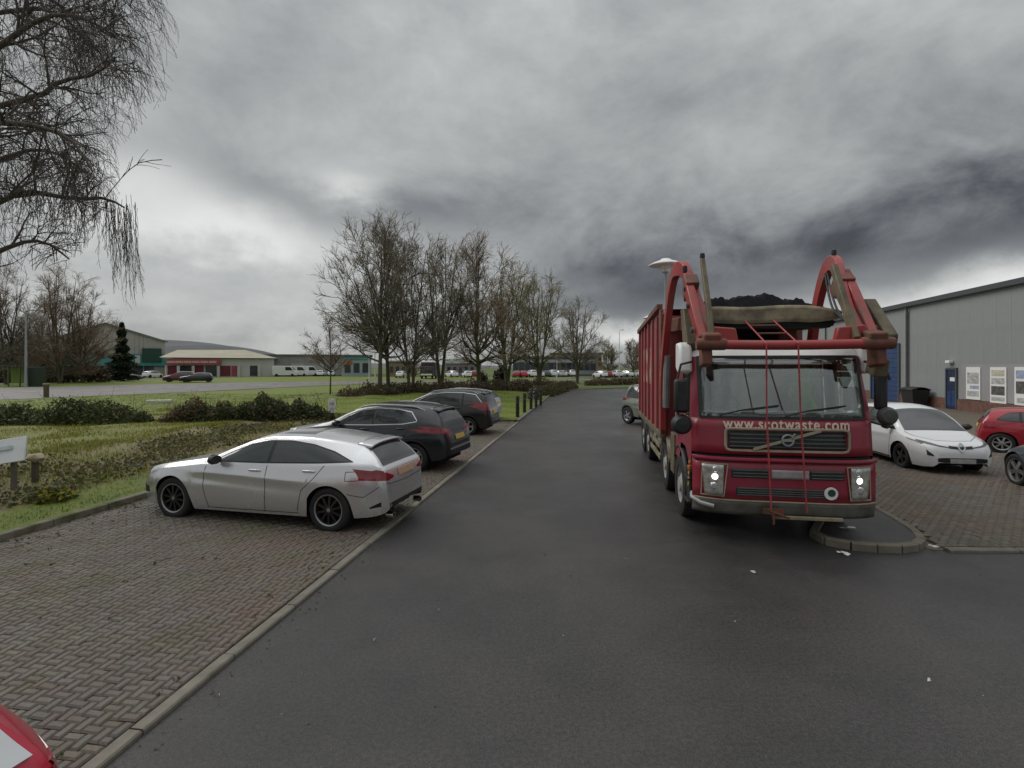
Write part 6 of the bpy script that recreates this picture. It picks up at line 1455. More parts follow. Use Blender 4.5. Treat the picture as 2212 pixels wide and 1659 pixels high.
# lifting arms
for s in (-1, 1):
    o_ = 0
    ctrl = [(1.31, 2.72, 1.25), (1.31, 2.66, 2.3), (1.28, 2.16, 3.45), (1.24, 1.78, 4.06), (1.19, 1.45, 4.15), (1.13, 1.14, 4.02), (1.05, .75, 3.55), (1.0, .40, 3.2), (1.0, .06, 2.90)] if s < 0 else [(1.33, 2.75, 1.25), (1.33, 2.72, 2.2), (1.30, 2.40, 3.25), (1.25, 1.95, 3.90), (1.19, 1.50, 4.16), (1.12, 1.10, 4.06), (1.04, .80, 3.75), (1.0, .45, 3.30), (1.0, .06, 2.90)]
    pts = curve([(s * a, b, c) for a, b, c in ctrl], 30)
    hgt = list(np.interp(np.linspace(0, 1, 30), [0, .3, .5, .62, .8, 1], [.23, .21, .25, .23, .15, .11]))
    arm = MB().beam(pts, .115, hgt, (1, 0, 0)).build('lift_arm', MT['arm_red'], tk, bevel=.012, sharp=30)
    # lower forearm box, its pale tipping plate, hydraulic link
    MB().beam([(s * 1.16, .98, 3.93), (s * 1.14, .62, 3.50), (s * 1.10, .02, 2.86)], .12, [.18, .23, .17], (1, 0, 0)).build('forearm', MT['arm_red'], tk, bevel=.012)
    MB().beam([(s * 1.02, .92, 3.72), (s * 1.02, .58, 3.34), (s * 1.02, .12, 2.9)], .07, [.10, .12, .1], (1, 0, 0)).build('inner_link', MT['olive'], tk, bevel=.01)
    MB().box((s * 1.11, .90, 3.74), (.20, .26, .36), rot=(.72, 0, 0)).build('arm_bracket', MT['rusty'], tk, bevel=.015)
    MB().tube([(s * 1.09, .62, 3.38), (s * 1.08, .25, 2.95)], .03, 8).build('hydraulic_rod', MT['chrome'], arm)
    MB().tube([(s * 1.26, 2.62, 1.7), (s * 1.26, 2.45, 2.7)], .07, 10).build('hydraulic_cylinder', MT['galv'], arm)
    if s > 0: MB().prism([(.62, 3.48), (.80, 3.48), (.42, 2.82), (.08, 2.78), (.05, 2.92)], lambda p, t: (1.28 + .16 * t, p[0], p[1])).build('tipping_plate', MT['olive'], tk, bevel=.015)
    else: MB().prism([(.95, 3.42), (1.20, 3.42), (.92, 2.72), (.62, 2.70), (.55, 2.84)], lambda p, t: (-1.22 + .16 * t, p[0], p[1])).build('tipping_plate', MT['olive'], tk, bevel=.015)
    # knuckle at the end of the cross tube
    MB().box((s * 1.04 + .03, -.06, 2.86), (.24, .30, .22), rot=(.2, 0, 0)).box((s * 1.10 + .03, -.02, 2.66), (.14, .26, .34), rot=(-.15, 0, 0)).build('arm_knuckle', MT['rusty'], tk, bevel=.03)
    MB().lathe([(.001, -.2), (.075, -.2), (.085, -.17), (.085, .17), (.075, .2), (.001, .2)], (s * 1.05 + .03, -.14, 2.80), 'x', 16).build('pivot_pin', MT['rusty'], tk)
    MB().prism([(s * .62, 2.83), (s * .66, 3.03), (s * 1.0, 3.06), (s * 1.08, 2.83)], lambda p, t: (p[0], -.02 + .12 * t, p[1])).build('arm_gusset', MT['arm_red'], tk, bevel=.02)
    if s > 0: MB().box((1.18, .06, 2.50), (.18, .26, .26), rot=(.3, 0, 0)).build('rubber_stop', MT['olive'], tk, bevel=.03)
MB().tube([(x, -.15, 2.79 - .01 * math.cos(x * 2)) for x in np.linspace(-1.04, 1.10, 11)], .066, 14).build('cross_tube', MT['arm_red'], tk, sharp=50)
# fork tines folded straight up
MB().beam([(-1.0, -.10, 2.82), (-.99, .12, 3.25), (-.99, .60, 4.14)], .07, [.13, .11, .06], (1, 0, 0)).build('fork_tine', MT['olive'], tk, bevel=.012)
MB().beam([(.86, -.05, 2.85), (.86, .22, 3.3), (.87, .62, 3.98)], .08, [.14, .12, .10], (1, 0, 0)).build('fork_tine', MT['olive'], tk, bevel=.012)
for s in (-1, 1):      # hydraulic hoses sagging along the arms
    for k in range(2):
        MB().tube(curve([(s * (1.06 - .03 * k), 1.3, 3.98), (s * (1.02 - .03 * k), 1.0, 3.55 - .08 * k), (s * (.98 - .03 * k), .65, 3.25), (s * (1.0 - .02 * k), .15, 2.98)], 14), .016, 6).build('hydraulic_hose', MT['black'], tk)
    for (y, z) in ((.82, 3.72), (.56, 3.42), (.20, 3.02)): MB().lathe([(.001, -.02), (.04, -.018), (.045, .0), (.045, .02)], (s * 1.235 - (.02 if s > 0 else -.02), y, z), 'x', 10).build('pin', MT['truck_grey'], tk)
for (x, y, z) in ((1.16, 1.30, 4.30), (-1.18, 1.0, 4.06), (-.99, .60, 4.17)): MB().lathe([(.03, -.06), (.04, 0), (.035, .05), (.001, .06)], (x, y, z), 'z', 10).build('arm_cap', MT['black'], tk)
# two thin red rails hanging from the lip across the cab front, with rungs above the tube
ra = [(-.35, .72, 3.20), (-.33, -.24, 2.80), (-.30, -.16, 1.8), (-.22, -.10, .45)]; rb = [(.06, .72, 3.20), (.07, -.24, 2.80), (.13, -.16, 1.8), (.23, -.10, .50)]
for p in (ra, rb): MB().tube(p, .0115, 6).build('front_rail', M('rail_red', (.40, .06, .07), rough=.5, var=.2), tk)
for t in (.25, .6): MB().tube([Vector(ra[0]).lerp(Vector(ra[1]), t), Vector(rb[0]).lerp(Vector(rb[1]), t)], .012, 6).build('rung', MT['rusty'], tk)
MB().box((-.20, -.10, .50), (.26, .05, .07)).tube([(-.2, -.12, .5), (-.2, -.13, .33)], .014, 6).tube([(-.28, -.12, .52), (.0, -.13, .42)], .015, 6).build('tow_hitch', MT['rusty'], tk)
MB().box((.25, -.06, .41), (.9, .04, .05)).build('lower_valance', MT['olive_pale'], tk, bevel=.01)
# ================================================================== BUILDINGS AND STREET FURNITURE
# ---- grey warehouse on the right
WO, WA = Vector((25.3, 29.0, 0)), R(11.5)            # a point of its front wall, wall runs away along WA
wh = empty('warehouse', WO, -WA); tag(wh, 'long grey clad warehouse with blue doors along the right side', 'building')
# local: +y away along the wall, -x faces the yard
MT['clad'] = M('cladding_grey', (.275, .29, .292), rough=.55, var=.07, vs=.6, metal=.0)
MT['clad_band'] = M('cladding_mauve', (.30, .285, .30), rough=.6, var=.08, vs=.8)
MT['trim_dark'] = M('eaves_dark', (.09, .10, .11), rough=.5, var=.1)
MT['brick_red'] = M('brick_base', (.15, .075, .055), rough=.85, var=.35, vs=5, bump=.4, bs=20)
MT['door_blue'] = M('door_blue', (.022, .055, .15), rough=.45, var=.2, vs=2)
MT['door_navy'] = M('door_navy', (.014, .024, .065), rough=.45, var=.2, vs=2)
EH = 6.5
y0, y1 = -9.0, 30.0
q = MB().box((9, (y0 + y1) / 2, EH / 2), (17.9, y1 - y0 - .1, EH - .1)); q.prism([(.0, EH - .1), (9, EH + 1.6), (18, EH - .1)], lambda p, t: (p[0], y0 + (y1 - y0) * t, p[1])); q.build('shell', MT['clad'], wh, sharp=0)
open_ = [(6.05, 9.95, 3.95), (.05, .95, 2.32)]         # roller door and personnel door (y, y, height)
cache = {}
for k, y in enumerate(np.arange(y0, y1 - .01, 1.0)):
    zb = .62
    for a, b, h in open_:
        if y + .95 > a and y + .05 < b: zb = h + .06
    key = round(zb, 2)
    if key not in cache:
        q = MB(); n = 5
        for j in range(n):
            w = .994 / n; q.prism([(-.03, 0), (-.03, w * .62), (-.032, w * .70), (-.032, w * .9), (-.03, w * .98), (.0, w * .98), (0, 0)], lambda p, t, j=j, w=w: (p[0], p[1] + j * w, zb + (EH - .12 - zb) * t))
        o = q.build('cladding_panel', MT['clad'], wh, sharp=30); cache[key] = o.data
    else: o = link(bpy.data.objects.new('cladding_panel', cache[key]), wh)
    o.location = (0, y, 0)
q = MB()
for a, b in ((y0, -.03), (1.03, 5.97), (10.03, y1)): q.box((-.04, (a + b) / 2, .3), (.14, b - a, .62))
q.build('brick_plinth', MT['brick_red'], wh, sharp=0)
MB().prism([(-.30, EH - .10), (-.34, EH + .16), (-.06, EH + .22), (.1, EH + .05), (.0, EH - .14)], lambda p, t: (p[0], y0 - .2 + (y1 - y0 + .4) * t, p[1])).build('gutter', MT['trim_dark'], wh, sharp=30)
for y in (4.95, 18.5):
    MB().tube([(-.20, y, EH - .1), (-.12, y, EH - .5), (-.12, y, .1)], .055, 10).build('downpipe', MT['truck_grey'], wh)
MB().box((-.075, 5.3, 3.55), (.05, .12, 5.8)).build('cover_strip', MT['clad_band'], wh)
rd = MB().box((-.02, 8.0, 1.97), (.06, 3.9, 3.9)).build('roller_door', MT['door_blue'], wh, sharp=0)
for z in np.arange(.05, 3.8, .33): MB().box((-.06, 8.0, z + .15), (.03, 3.84, .29)).build('door_slat', MT['door_blue'], rd, bevel=.01)
q = MB().box((-.09, 6.04, 2.0), (.12, .12, 4.0)).box((-.09, 9.96, 2.0), (.12, .12, 4.0)).box((-.09, 8.0, 3.98), (.14, 4.0, .12)); q.build('door_frame', MT['trim_dark'], rd)
pd = MB().box((-.06, 0.5, 1.13), (.06, .88, 2.22)).build('door', MT['door_navy'], wh)
MB().box((-.09, 0.70, .62), (.012, .32, .85)).box((-.09, 0.30, .62), (.012, .32, .85)).build('door_panel', MT['door_blue'], pd, bevel=.005)
MB().box((-.10, 0.38, 1.72), (.012, .42, .22)).build('door_sign', MT['white'], pd)
MB().tube([(-.10, .12, 1.02), (-.15, .12, 1.02), (-.15, .24, 1.02)], .015, 6).build('handle', MT['chrome'], pd)
MB().box((-.08, 0.96, 1.15), (.1, .08, 2.3)).box((-.08, .04, 1.15), (.1, .08, 2.3)).box((-.08, 0.5, 2.32), (.1, 1.0, .08)).build('door_frame', MT['trim_dark'], pd)
MB().box((-.17, 0.55, 2.72), (.22, .40, .16)).build('wall_lamp', MT['white'], wh, bevel=.03)
MB().box((-.055, -4.6, 1.62), (.012, 8.6, 1.95)).build('wall_band', MT['clad_band'], wh, sharp=0)
# posters
def poster(y, w, h, z, bl, label):
    r_ = empty('poster', WO + Matrix.Rotation(-WA, 3, 'Z') @ Vector((-.085, y, z)), -WA); tag(r_, label, 'poster', 'posters on the warehouse wall')
    MB().box((0, 0, 0), (.03, w, h)).build('board', MT['white'], r_, bevel=.005)
    for (cy, cz, ww, hh, m) in bl: MB().box((-.02, cy * w, cz * h), (.008, ww * w, hh * h)).build('print', m, r_, sharp=0)
pg, pb, py_, pd_ = M('print_grey', (.42, .42, .42), var=.5, vs=7), M('print_blue', (.30, .36, .48), var=.3, vs=5), M('print_ochre', (.50, .47, .36), var=.3, vs=5), M('print_dark', (.10, .09, .085), var=.6, vs=6)
poster(-1.35, 1.12, 1.75, 1.55, [(0, .16, .8, .34, pg), (-.1, -.12, .6, .1, pb), (0, -.32, .8, .16, pg)], 'white poster of grey photographs nearest the navy door')
poster(-3.2, 1.12, 1.85, 1.50, [(0, .34, .78, .16, py_), (0, .12, .8, .16, pg), (0, -.14, .82, .24, pd_), (0, -.37, .8, .1, pg)], 'middle poster with an ochre top and dark picture')
poster(-4.85, 1.12, 1.95, 1.46, [(0, .32, .8, .2, pb), (0, 0, .8, .3, pd_), (.05, -.32, .6, .12, pg)], 'poster with a blue top cut by the right edge of the picture')
# wheeled bin by the door and scrap timber
bp_ = WO + Matrix.Rotation(-WA, 3, 'Z') @ Vector((-.75, 2.85, 0))
bn = empty('waste_bin', bp_, -WA); tag(bn, 'black four wheeled waste bin standing left of the navy door', 'bin')
MB().prism([(-.38, .16), (.38, .16), (.50, 1.02), (-.50, 1.02)], lambda p, t: (p[0], (t * 2 - 1) * (.60 if p[1] < .5 else .68), p[1])).build('body', MT['black'], bn, bevel=.03)
MB().grid(lambda a, b: (-.54 + 1.08 * a, -.72 + 1.44 * b, 1.03 + .16 * math.sin(a * math.pi)), 10, 2).solid('lid', MT['black'], bn, .04, sharp=60)
for x in (-.3, .3):
    for y in (-.5, .5): MB().lathe([(.001, -.03), (.08, -.03), (.08, .03), (.001, .03)], (x, y, .08), 'x', 14).build('wheel', MT['rubber'], bn)

def lamp_post(label, x, y, H, r=.06, head='disc', group=None, z=-.05, mat='galv'):
    rt = empty('street_lamp', (x, y, z)); tag(rt, label, 'street lamp', group)
    MB().tube([(0, 0, 0), (0, 0, H * .2), (0, 0, H)], [r * 1.4, r, r * .6], 10).build('post', MT[mat], rt)
    if head == 'disc':
        MB().lathe([(.001, H + .34), (.14, H + .33), (.20, H + .28), (.42, H + .20), (.56, H + .13), (.56, H + .10), (.20, H + .09), (.16, H - .02), (.001, H - .02)], n=28).build('lamp_head', MT['white'], rt, sharp=35)
        MB().lathe([(.15, H + .09), (.13, H - .12), (.06, H - .18), (.001, H - .18)], n=16).build('lens', MT['lamp_clear'], rt)
    elif head == 'arm':
        MB().tube([(0, 0, H), (.05, 0, H + .2), (.5, 0, H + .28)], r * .5, 6).box((.75, 0, H + .28), (.6, .22, .12)).build('lamp_head', MT['galv'], rt)
    return rt
p = PX(1438, 580, 17.5); lamp_post('white disc headed street lamp rising behind the truck, the nearer one', p.x, p.y, p.z + .05, head='disc', group='disc headed street lamps behind the truck')
p = PX(1402, 690, 44); lamp_post('distant white disc headed lamp just over the truck tail', p.x, p.y, p.z + .05, head='disc', group='disc headed street lamps behind the truck')
p = PX(56, 700, 62); lamp_post('tall pale lamp post beyond the side road at the far left', p.x, p.y, 9.0, .14, 'arm', mat='galv')
pt = M('pale_post', (.55, .55, .53), rough=.5, var=.1); MT['pale_post'] = pt
for px, top, Z, lb in ((810, 700, 95, 'thin pale lamp post right of the tallest trees'), (1338, 715, 110, 'thin pale lamp post between the small round trees'), (945, 690, 100, 'thin pale lamp post left of the leaning tree'), (797, 765, 90, 'short white post before the teal fronted building'), (1203, 770, 92, 'short white post before the glass building')):
    p = PX(px, top, Z); lamp_post(lb, p.x, p.y, p.z, .09, 'arm' if p.z > 5 else 'none', 'pale lamp posts in the distance', mat='pale_post')

# bollards on the lawn
BG = 'black bollards along the lawn edge'
bprot = None
for i, (px, base, lb) in enumerate(((1118, 900, 'nearest black bollard at the end of the paved bays'), (1133, 890, 'second black bollard from the paved bays'), (1147, 883, 'middle black bollard of the row of five'), (1158, 878, 'fourth black bollard, second farthest of the row'), (1168, 874, 'farthest black bollard beside the pale shrub'))):
    g_ = GP(px, base, .12)
    if bprot is None:
        bprot = empty('bollard', (g_.x, g_.y, .06)); MB().lathe([(.085, 0), (.085, .80), (.070, .81), (.070, .84), (.088, .85), (.088, .98), (.06, 1.04), (.001, 1.05)], n=18).build('post', MT['black'], bprot)
        MB().lathe([(.0875, .70), (.0875, .76)], n=18).build('band', MT['truck_grey'], bprot); o = bprot
    else:
        o = copy_tree(bprot); o.location = (g_.x, g_.y, .06)
    tag(o, lb, 'bollard', BG)
# small post by the side road
g_ = GP(100, 858, -.02); bo = empty('marker_post', (g_.x, g_.y, -.05)); tag(bo, 'short timber post with pale cap at the edge of the side road', 'post')
MB().box((0, 0, .5), (.26, .26, 1.0)).build('post', M('old_timber', (.10, .085, .05), rough=.9, var=.3), bo, bevel=.02); MB().box((0, 0, 1.06), (.34, .34, .16)).build('cap', M('pale_timber', (.26, .22, .10), rough=.9, var=.3), bo, bevel=.03)
# low sign by the hedge and the tilted board at the left edge
g_ = GP(717, 905, .3); sg = empty('parking_sign', (g_.x, g_.y, .25), R(4)); tag(sg, 'small white sign on a post behind the dark crossover', 'sign')
hz_ = CAM_H - (862 - 790) / 1106 * g_.y - .25; MB().box((0, 0, hz_ - .28), (.28, .03, .58)).build('panel', MT['white'], sg, bevel=.006)
MB().tube([(0, .035, 0), (0, .035, hz_ - .1)], .03, 8).build('post', MT['galv'], sg)
MB().box((0, -.018, hz_ - .20), (.18, .006, .12)).box((0, -.018, hz_ - .38), (.2, .006, .03)).box((0, -.018, hz_ - .45), (.16, .006, .03)).build('print', pg, sg, sharp=0)
Zs = 9.3; a = PX(-60, 955, Zs); b_ = PX(55, 985, Zs)
bs = empty('estate_sign', (a.x + .35, Zs, .2), R(10)); tag(bs, 'tilted white sign board on legs at the left edge of the bank', 'sign')
zc = PX(0, 982, Zs).z - .2
MB().box((-.1, 0, zc), (1.3, .04, .46), rot=(-.35, -.16, 0)).build('board', M('sign_white', (.70, .73, .74), rough=.4, var=.06), bs, bevel=.008)
MB().box((-.1, -.035, zc + .06), (.9, .008, .07), rot=(-.35, -.16, 0)).box((-.1, -.015, zc - .08), (1.1, .008, .03), rot=(-.35, -.16, 0)).build('print', M('sign_pale_print', (.48, .54, .56), rough=.5, var=.2), bs, sharp=0)
for x in (-.45, .30): MB().box((x, .08, (zc - .1) / 2 - .1), (.07, .07, zc + .2)).build('leg', M('sign_leg', (.12, .11, .08), rough=.8), bs)
rk = MB().lathe([(.001, -.07), (.12, -.06), (.17, 0), (.13, .06), (.001, .08)], n=12); rk.v = [(x * 1.0, y * .7, z * (1 + .3 * math.sin(x * 30))) for x, y, z in rk.v]
p = PX(76, 986, 9.9); o = rk.build('pale_stone', M('pale_stone', (.42, .36, .24), rough=.9, var=.25, vs=8), None, sharp=50); o.location = (p.x, p.y, .72); 
tag(o, 'cream coloured lump of wood beside the tilted sign board', 'timber')
stp = MB().box((p.x, p.y, .48), (.09, .09, .46)); o2 = MB().box((0, 0, -.26), (.08, .08, .48)).build('stake', MT['bark'], o)

# ---- distant buildings
class Front:
    """a front wall between two picture columns; its side walls run along the line of sight at the right corner"""
    def __init__(f, px0, px1, Z):
        f.Z = Z; r0, f.r1 = (px0 - 1106) / 1106, (px1 - 1106) / 1106; n = math.hypot(1, f.r1); f.d = (1 / n, -f.r1 / n); f.w = f.s(r0)
        f.mid = (f.r1 * Z - f.d[0] * f.w / 2, Z - f.d[1] * f.w / 2); f.rot = math.atan2(f.d[1], f.d[0])
    def s(f, r): return (f.r1 - r) * f.Z / (f.d[0] - r * f.d[1])
    def p(f, px, py):
        s_ = f.s((px - 1106) / 1106); return f.w / 2 - s_, CAM_H - (py - 790) / 1106 * (f.Z - s_ * f.d[1]) + .06
FR = {}
def box_building(name, label, cat, px0, px1, top, Z, depth, wall_m, roof_m):
    f = Front(px0, px1, Z); h = f.p((px0 + px1) / 2, top)[1]
    r_ = empty(name, (*f.mid, -.06), f.rot); FR[r_.name] = f; tag(r_, label, cat)
    MB().box((0, depth / 2, h / 2), (f.w, depth, h)).build('wall', wall_m, r_, sharp=0)
    return r_, f.w, h
def P2(px, py, Z, r_): return FR[r_.name].p(px, py)
white_w, grey_w, tan_w = M('render_white', (.50, .50, .47), rough=.7, var=.08, vs=.3), M('shed_grey', (.30, .30, .275), rough=.7, var=.1, vs=.2), M('brick_tan', (.24, .185, .13), rough=.85, var=.2, vs=.4)
shed_w = M('shed_pale', (.40, .385, .35), rough=.7, var=.1, vs=.25); teal = M('fascia_teal', (.06, .30, .30), rough=.5, var=.25, vs=.3); dkgreen = M('board_green', (.012, .06, .04), rough=.5, var=.2); roof_g = M('roof_grey', (.16, .165, .17), rough=.7, var=.15, vs=.3)
winm = M('window_dark', (.03, .036, .045), rough=.12, var=.3, vs=.7, spec=.7); crim = M('fascia_red', (.34, .06, .085), rough=.55, var=.15, vs=.5); dkred = M('shop_dark_red', (.14, .012, .03), rough=.5, var=.3, vs=.6); roof_b = M('roof_buff', (.34, .315, .235), rough=.75, var=.12, vs=.25); blue_g = M('clad_blue_grey', (.12, .15, .19), rough=.5, var=.15, vs=.4); lilac = M('wall_lilac', (.26, .23, .27), rough=.7, var=.12, vs=.4)
# gabled shed with teal fascia
Z = 112; gx = [(95, 738), (228, 697), (356, 738)]
f_ = Front(95, 356, 124); r_ = empty('gabled_shed', (*f_.mid, -.06), f_.rot); FR[r_.name] = f_; tag(r_, 'pale gabled retail shed with a teal band behind the evergreen', 'building')
pf = [P2(95, 812, Z, r_), P2(95, 738, Z, r_), P2(228, 699, Z, r_), P2(356, 738, Z, r_), P2(356, 812, Z, r_)]; pf[0] = (pf[0][0], 0); pf[-1] = (pf[-1][0], 0)
MB().prism(pf, lambda p, t: (p[0], 22 * t, p[1])).build('wall', shed_w, r_, sharp=0)
for i in range(26):
    x = pf[1][0] + (pf[3][0] - pf[1][0]) * (i + .5) / 26; zt_ = np.interp(x, [pf[1][0], pf[2][0], pf[3][0]], [pf[1][1], pf[2][1], pf[3][1]]); MB().box((x, -.06, (zt_ + 5.3) / 2), (.93, .1, zt_ - 5.4)).build('cladding_panel', shed_w, r_, sharp=0)
q = MB().beam([(pf[1][0] - .6, -.2, pf[1][1] - .1), (pf[2][0], -.2, pf[2][1] + .05)], .6, .35, (0, 1, 0)).beam([(pf[2][0], -.2, pf[2][1] + .05), (pf[3][0] + .6, -.2, pf[3][1] - .1)], .6, .35, (0, 1, 0)); q.build('verge', roof_g, r_)
MB().add([(pf[1][0], 0, pf[1][1] + .1), (pf[2][0], 0, pf[2][1] + .1), (pf[2][0], 22, pf[2][1] + .1), (pf[1][0], 22, pf[1][1] + .1)], [(0, 1, 2, 3)]).add([(pf[2][0], 0, pf[2][1] + .1), (pf[3][0], 0, pf[3][1] + .1), (pf[3][0], 22, pf[3][1] + .1), (pf[2][0], 22, pf[2][1] + .1)], [(0, 1, 2, 3)]).build('roof', roof_g, r_, sharp=0)
a, b_ = P2(100, 790, Z, r_), P2(360, 766, Z, r_); MB().box(((a[0] + b_[0]) / 2, -.35, (a[1] + b_[1]) / 2), (b_[0] - a[0], .5, b_[1] - a[1])).build('fascia', teal, r_, sharp=0)
a, b_ = P2(307, 782, Z, r_), P2(349, 753, Z, r_); MB().box(((a[0] + b_[0]) / 2, -.75, (a[1] + b_[1]) / 2), (b_[0] - a[0], .25, b_[1] - a[1])).build('sign_board', dkgreen, r_)
a, b_ = P2(292, 785, Z, r_), P2(303, 768, Z, r_); MB().box(((a[0] + b_[0]) / 2, -.7, (a[1] + b_[1]) / 2), (b_[0] - a[0], .2, b_[1] - a[1])).build('sign_board', white_w, r_)
for k in range(9):
    a = P2(130 + k * 24, 800, Z, r_); MB().box((a[0], -.05, 1.5), (1.9, .12, 2.4)).build('window', winm, r_, sharp=0)
# red shop with buff roof
r_, w, h = box_building('red_shop', 'low red fronted shop with buff roof and pale columns', 'building', 358, 592, 775, 122, 20, white_w, roof_b)
Z = 118; rr = [(P2(345, 772, Z, r_)), (P2(372, 757, Z, r_)), (P2(520, 757, Z, r_)), (P2(600, 774, Z, r_))]
MB().add([(rr[0][0], -.8, rr[0][1]), (rr[3][0], -.8, rr[3][1]), (rr[2][0] + .5, 10, rr[2][1] + .4), (rr[1][0] - .5, 10, rr[1][1] + .4), (rr[0][0], 20.6, rr[0][1]), (rr[3][0], 20.6, rr[3][1])], [(0, 1, 2, 3), (3, 2, 5, 4), (0, 3, 4), (1, 5, 2)]).build('roof', roof_b, r_, sharp=0)
a, b_ = P2(360, 788, Z, r_), P2(478, 776, Z, r_); MB().box(((a[0] + b_[0]) / 2, -.5, (a[1] + b_[1]) / 2), (b_[0] - a[0], .5, b_[1] - a[1])).build('fascia', crim, r_, sharp=0)
for k in range(6): c_ = P2(370 + k * 18, 782, Z, r_); MB().box((c_[0], -.78, c_[1]), (1.5, .06, .5)).build('fascia_print', M('fascia_print', (.5, .36, .30), rough=.6), r_, sharp=0)
for k, (xa, xb, m) in enumerate(((362, 384, dkred), (388, 414, winm), (420, 440, dkred), (444, 470, winm), (476, 498, dkred), (500, 512, crim), (540, 556, winm))):
    a, b_ = P2(xa, 810, Z, r_), P2(xb, 790, Z, r_); MB().box(((a[0] + b_[0]) / 2, -.04, (b_[1]) / 2 + .1), (b_[0] - a[0], .12, b_[1] - .2)).build('shop_window', m, r_, sharp=0)
for xx in (386, 418, 472, 516, 560): a = P2(xx, 790, Z, r_); MB().box((a[0], -.35, a[1] / 2), (.55, .5, a[1])).build('column', white_w, r_, sharp=0)
# low grey warehouse
r_, w, h = box_building('low_warehouse', 'low grey warehouse with dark eaves beyond the white van row', 'building', 558, 800, 768, 134, 24, grey_w, roof_g)
MB().box((0, 12, h + .12), (w + 1.2, 25.4, .3)).build('eaves', M('eaves_green_grey', (.12, .135, .12), rough=.6), r_, sharp=0)
for k in range(15): MB().box((-w / 2 + w * (k + .5) / 15, -.05, h / 2), (w / 15 - .12, .1, h - .3)).build('cladding_panel', grey_w, r_, sharp=0)
for k in range(4): MB().box((-w * .36 + k * w * .2, -.12, 1.6), (3.2, .12, 3.0)).build('shutter', M('shutter_pale', (.38, .38, .36), rough=.6, var=.08), r_, sharp=0)
# small buildings seen between the trunks
r_, w, h = box_building('teal_building', 'small pale blue fronted building right of the young tree', 'building', 738, 802, 776, 124, 10, M('wall_pale_blue', (.33, .40, .42), rough=.6, var=.15, vs=.3), roof_g)
for k in range(3): MB().box((-w * .3 + k * w * .3, -.06, h * .5), (w * .2, .1, h * .55)).build('window', winm, r_, sharp=0)
MB().box((0, 5, h + .15), (w + .6, 10.6, .3)).build('roof', teal, r_, sharp=0)
MB().box((-w * .3, -.1, h * .8), (w * .3, .1, h * .25)).build('sign_board', M('sign_orange', (.38, .13, .06), rough=.5), r_, sharp=0)
r_, w, h = box_building('tan_building', 'low tan brick building between the tall pair and the forked tree', 'building', 838, 892, 782, 120, 9, tan_w, roof_g)
MB().box((0, 4.5, h + .12), (w + .7, 9.6, .25)).build('roof', roof_g, r_, sharp=0)
for k in range(4): MB().box((-w * .36 + k * w * .24, -.05, h * .5), (w * .13, .1, h * .4)).build('window', winm, r_, sharp=0)
r_, w, h = box_building('lilac_building', 'low lilac grey building right of the leaning tree', 'building', 962, 1040, 785, 124, 9, lilac, roof_g)
MB().add([(-w / 2 - .4, -.4, h), (w / 2 + .4, -.4, h), (w / 2 + .4, 5, h + 1.1), (-w / 2 - .4, 5, h + 1.1)], [(0, 1, 2, 3)]).build('roof', M('roof_moss', (.12, .15, .11), rough=.8, var=.2, vs=.4), r_, sharp=0)
for k in range(6): MB().box((-w * .4 + k * w * .16, -.05, h * .52), (w * .08, .1, h * .4)).build('window', winm, r_, sharp=0)
r_, w, h = box_building('glass_building', 'long low blue grey office with window bands behind the far trees', 'building', 1108, 1288, 772, 128, 14, blue_g, roof_g)
MB().box((0, 7, h + .15), (w + 1, 15, .35)).build('roof', roof_g, r_, sharp=0)
MB().box((0, -.12, h * .80), (w - .4, .14, h * .16)).build('band', M('band_pale', (.40, .41, .42), rough=.5, var=.1), r_, sharp=0)
for k in range(14): MB().box((-w / 2 + w * (k + .5) / 14, -.07, h * .5), (w / 14 - .3, .1, h * .36)).build('window', winm, r_, sharp=0)
MB().box((0, -.08, h * .18), (w - .4, .12, h * .2)).build('band', M('band_grey', (.28, .28, .28), rough=.6, var=.2, vs=.5), r_, sharp=0)
r_, w, h = box_building('brown_block', 'distant flat brown block behind the last tree of the row', 'building', 1190, 1300, 764, 190, 20, tan_w, roof_g)
for k in range(10): MB().box((-w / 2 + w * (k + .5) / 10, -.07, h * .72), (w / 10 - .6, .1, h * .2)).build('window', winm, r_, sharp=0)
MB().box((0, 10, h + .2), (w + 1, 21, .4)).build('roof', roof_g, r_, sharp=0)
# white vans before the low warehouse, dark lorry between the trunks
def van(label, px, Z, heading, col, group):
    r_ = empty('distant_van', ((px - 1106) / 1106 * Z, Z, -.05), R(heading)); tag(r_, label, 'van', group)
    pf = [(-2.7, .3), (-2.75, 2.3), (-2.6, 2.5), (1.0, 2.5), (1.4, 2.38), (2.1, 1.45), (2.7, 1.2), (2.8, .7), (2.75, .3)]
    MB().prism(pf, lambda p, t: (p[0], (t * 2 - 1) * .98, p[1])).build('body', PAINT[col], r_, bevel=.06)
    for s in (-1, 1): MB().add([(.2, s * .986, 1.45), (1.9, s * .986, 1.45), (1.32, s * .986, 2.2), (.2, s * .986, 2.25)], [(0, 1, 2, 3)]).build('side_window', MT['glass_dark2'], r_, sharp=0)
    MB().add([(1.47, -.86, 2.32), (1.47, .86, 2.32), (2.13, .88, 1.49), (2.13, -.88, 1.49)], [(0, 1, 2, 3)]).build('windscreen', MT['glass_dark2'], r_, sharp=0)
    for x in (-1.75, 1.75):
        for s in (-1, 1): MB().lathe([(.001, -.1), (.34, -.1), (.34, .1), (.2, .11), (.001, .1)], (x, s * .9, .34), 'y', 14).build('wheel', MT['rubber'], r_)
for i, (px, lb) in enumerate(((617, 'leftmost white van before the low grey warehouse'), (640, 'second white van before the low grey warehouse'), (663, 'third white van before the low grey warehouse'))): van(lb, px, 121 + i * 2, 8 + i * 14, 'white', 'white vans before the low grey warehouse')
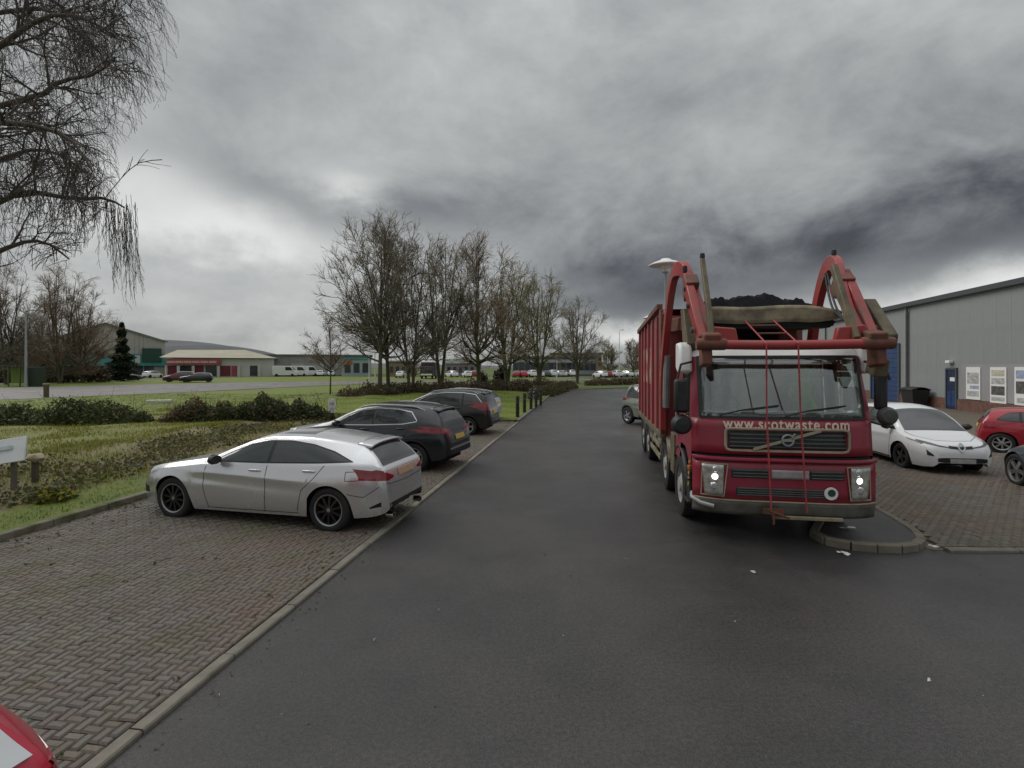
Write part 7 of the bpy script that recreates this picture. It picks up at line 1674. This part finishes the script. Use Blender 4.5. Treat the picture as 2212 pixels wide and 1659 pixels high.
r_ = empty('dark_lorry', ((924 - 1106) / 1106 * 100, 100, -.05)); tag(r_, 'dark maroon lorry parked between forked and leaning trees', 'lorry')
MB().box((0, 2.6, 1.9), (2.7, 5.0, 2.7)).build('box_body', M('lorry_maroon', (.06, .022, .03), rough=.5, var=.3), r_, bevel=.06)
MB().box((0, -.75, 1.45), (2.5, 1.5, 1.9)).build('cab', M('lorry_cab', (.03, .03, .045), rough=.4, var=.2), r_, bevel=.12); MB().box((0, -1.52, 1.85), (2.1, .05, .75)).build('windscreen', MT['glass_dark2'], r_); MB().box((0, -1.53, .85), (2.2, .06, .3)).build('bumper', MT['white'], r_)
for x in (-1.0, 1.0):
    for y in (-.7, 3.8): MB().lathe([(.001, -.14), (.42, -.14), (.42, .14), (.001, .14)], (x, y, .42), 'x', 14).build('wheel', MT['rubber'], r_)
# green cabin at the far left edge beyond the side road
r_ = empty('bus_shelter', (PX(12, 800, 62).x, 62, -.05)); tag(r_, 'green framed shelter at the far left edge beyond the side road', 'shelter')
MB().box((0, 1.2, 2.55), (4.4, 1.9, .16)).build('roof', M('shelter_dark', (.05, .06, .035), rough=.6), r_)
MB().box((.3, 2.1, 1.35), (3.4, .04, 2.0)).build('panel', M('shelter_panel', (.17, .25, .03), rough=.4, var=.2), r_)
for x in (-2.1, 0, 1.4, 2.1): MB().box((x, .35, 1.25), (.12, .12, 2.5)).build('post', M('shelter_post', (.10, .12, .05), rough=.5), r_)
MB().box((2.6, 1.0, 1.2), (1.5, 1.3, 2.4)).build('cabinet', M('cabinet_green', (.018, .035, .018), rough=.6, var=.3), r_, bevel=.05)
# hill
hg = MB()
def hill(a, b):
    x = -900 + 1300 * a; px = 1106 + 1106 * x / 900
    rdg = np.interp(px, [-200, 60, 230, 360, 385, 420, 455, 490, 520, 560, 700, 1100, 1600], [790, 762, 738, 735, 733, 739, 741, 748, 757, 768, 782, 790, 796])
    H = max(1.0, CAM_H - (rdg - 790) / 1106 * 900); return (x, 900 + (b - .5) * 700, -.3 + H * math.sin(math.pi * b) ** .8 * (1 + .03 * math.sin(x * .11)))
hg.grid(hill, 120, 16); ho = hg.build('hill', M('hill_moor', (.10, .10, .105), rough=.95, var=.2, vs=.01, world_co=True), None, sharp=0); ho.data.polygons.foreach_set('use_smooth', [True] * len(ho.data.polygons)); tag(ho, 'low grey moorland hill behind the shops', kind='structure')

p0, p1 = GP(318, 869), GP(372, 868); q = MB(); dv = p1 - p0
q.prism([(-.15, 0), (-.15, .16), (-.10, .20), (.10, .20), (.15, .16), (.15, 0)], lambda p, t: (p0.x + dv.x * t - p[0] * .2, p0.y + dv.y * t + p[0], p[1] - .04))
tag(q.build('edging_slab', M('slab_pale', (.52, .53, .46), rough=.8, var=.15), None, bevel=.01), 'pale concrete edging strip on the lawn in the gap between the hedges', 'slab')
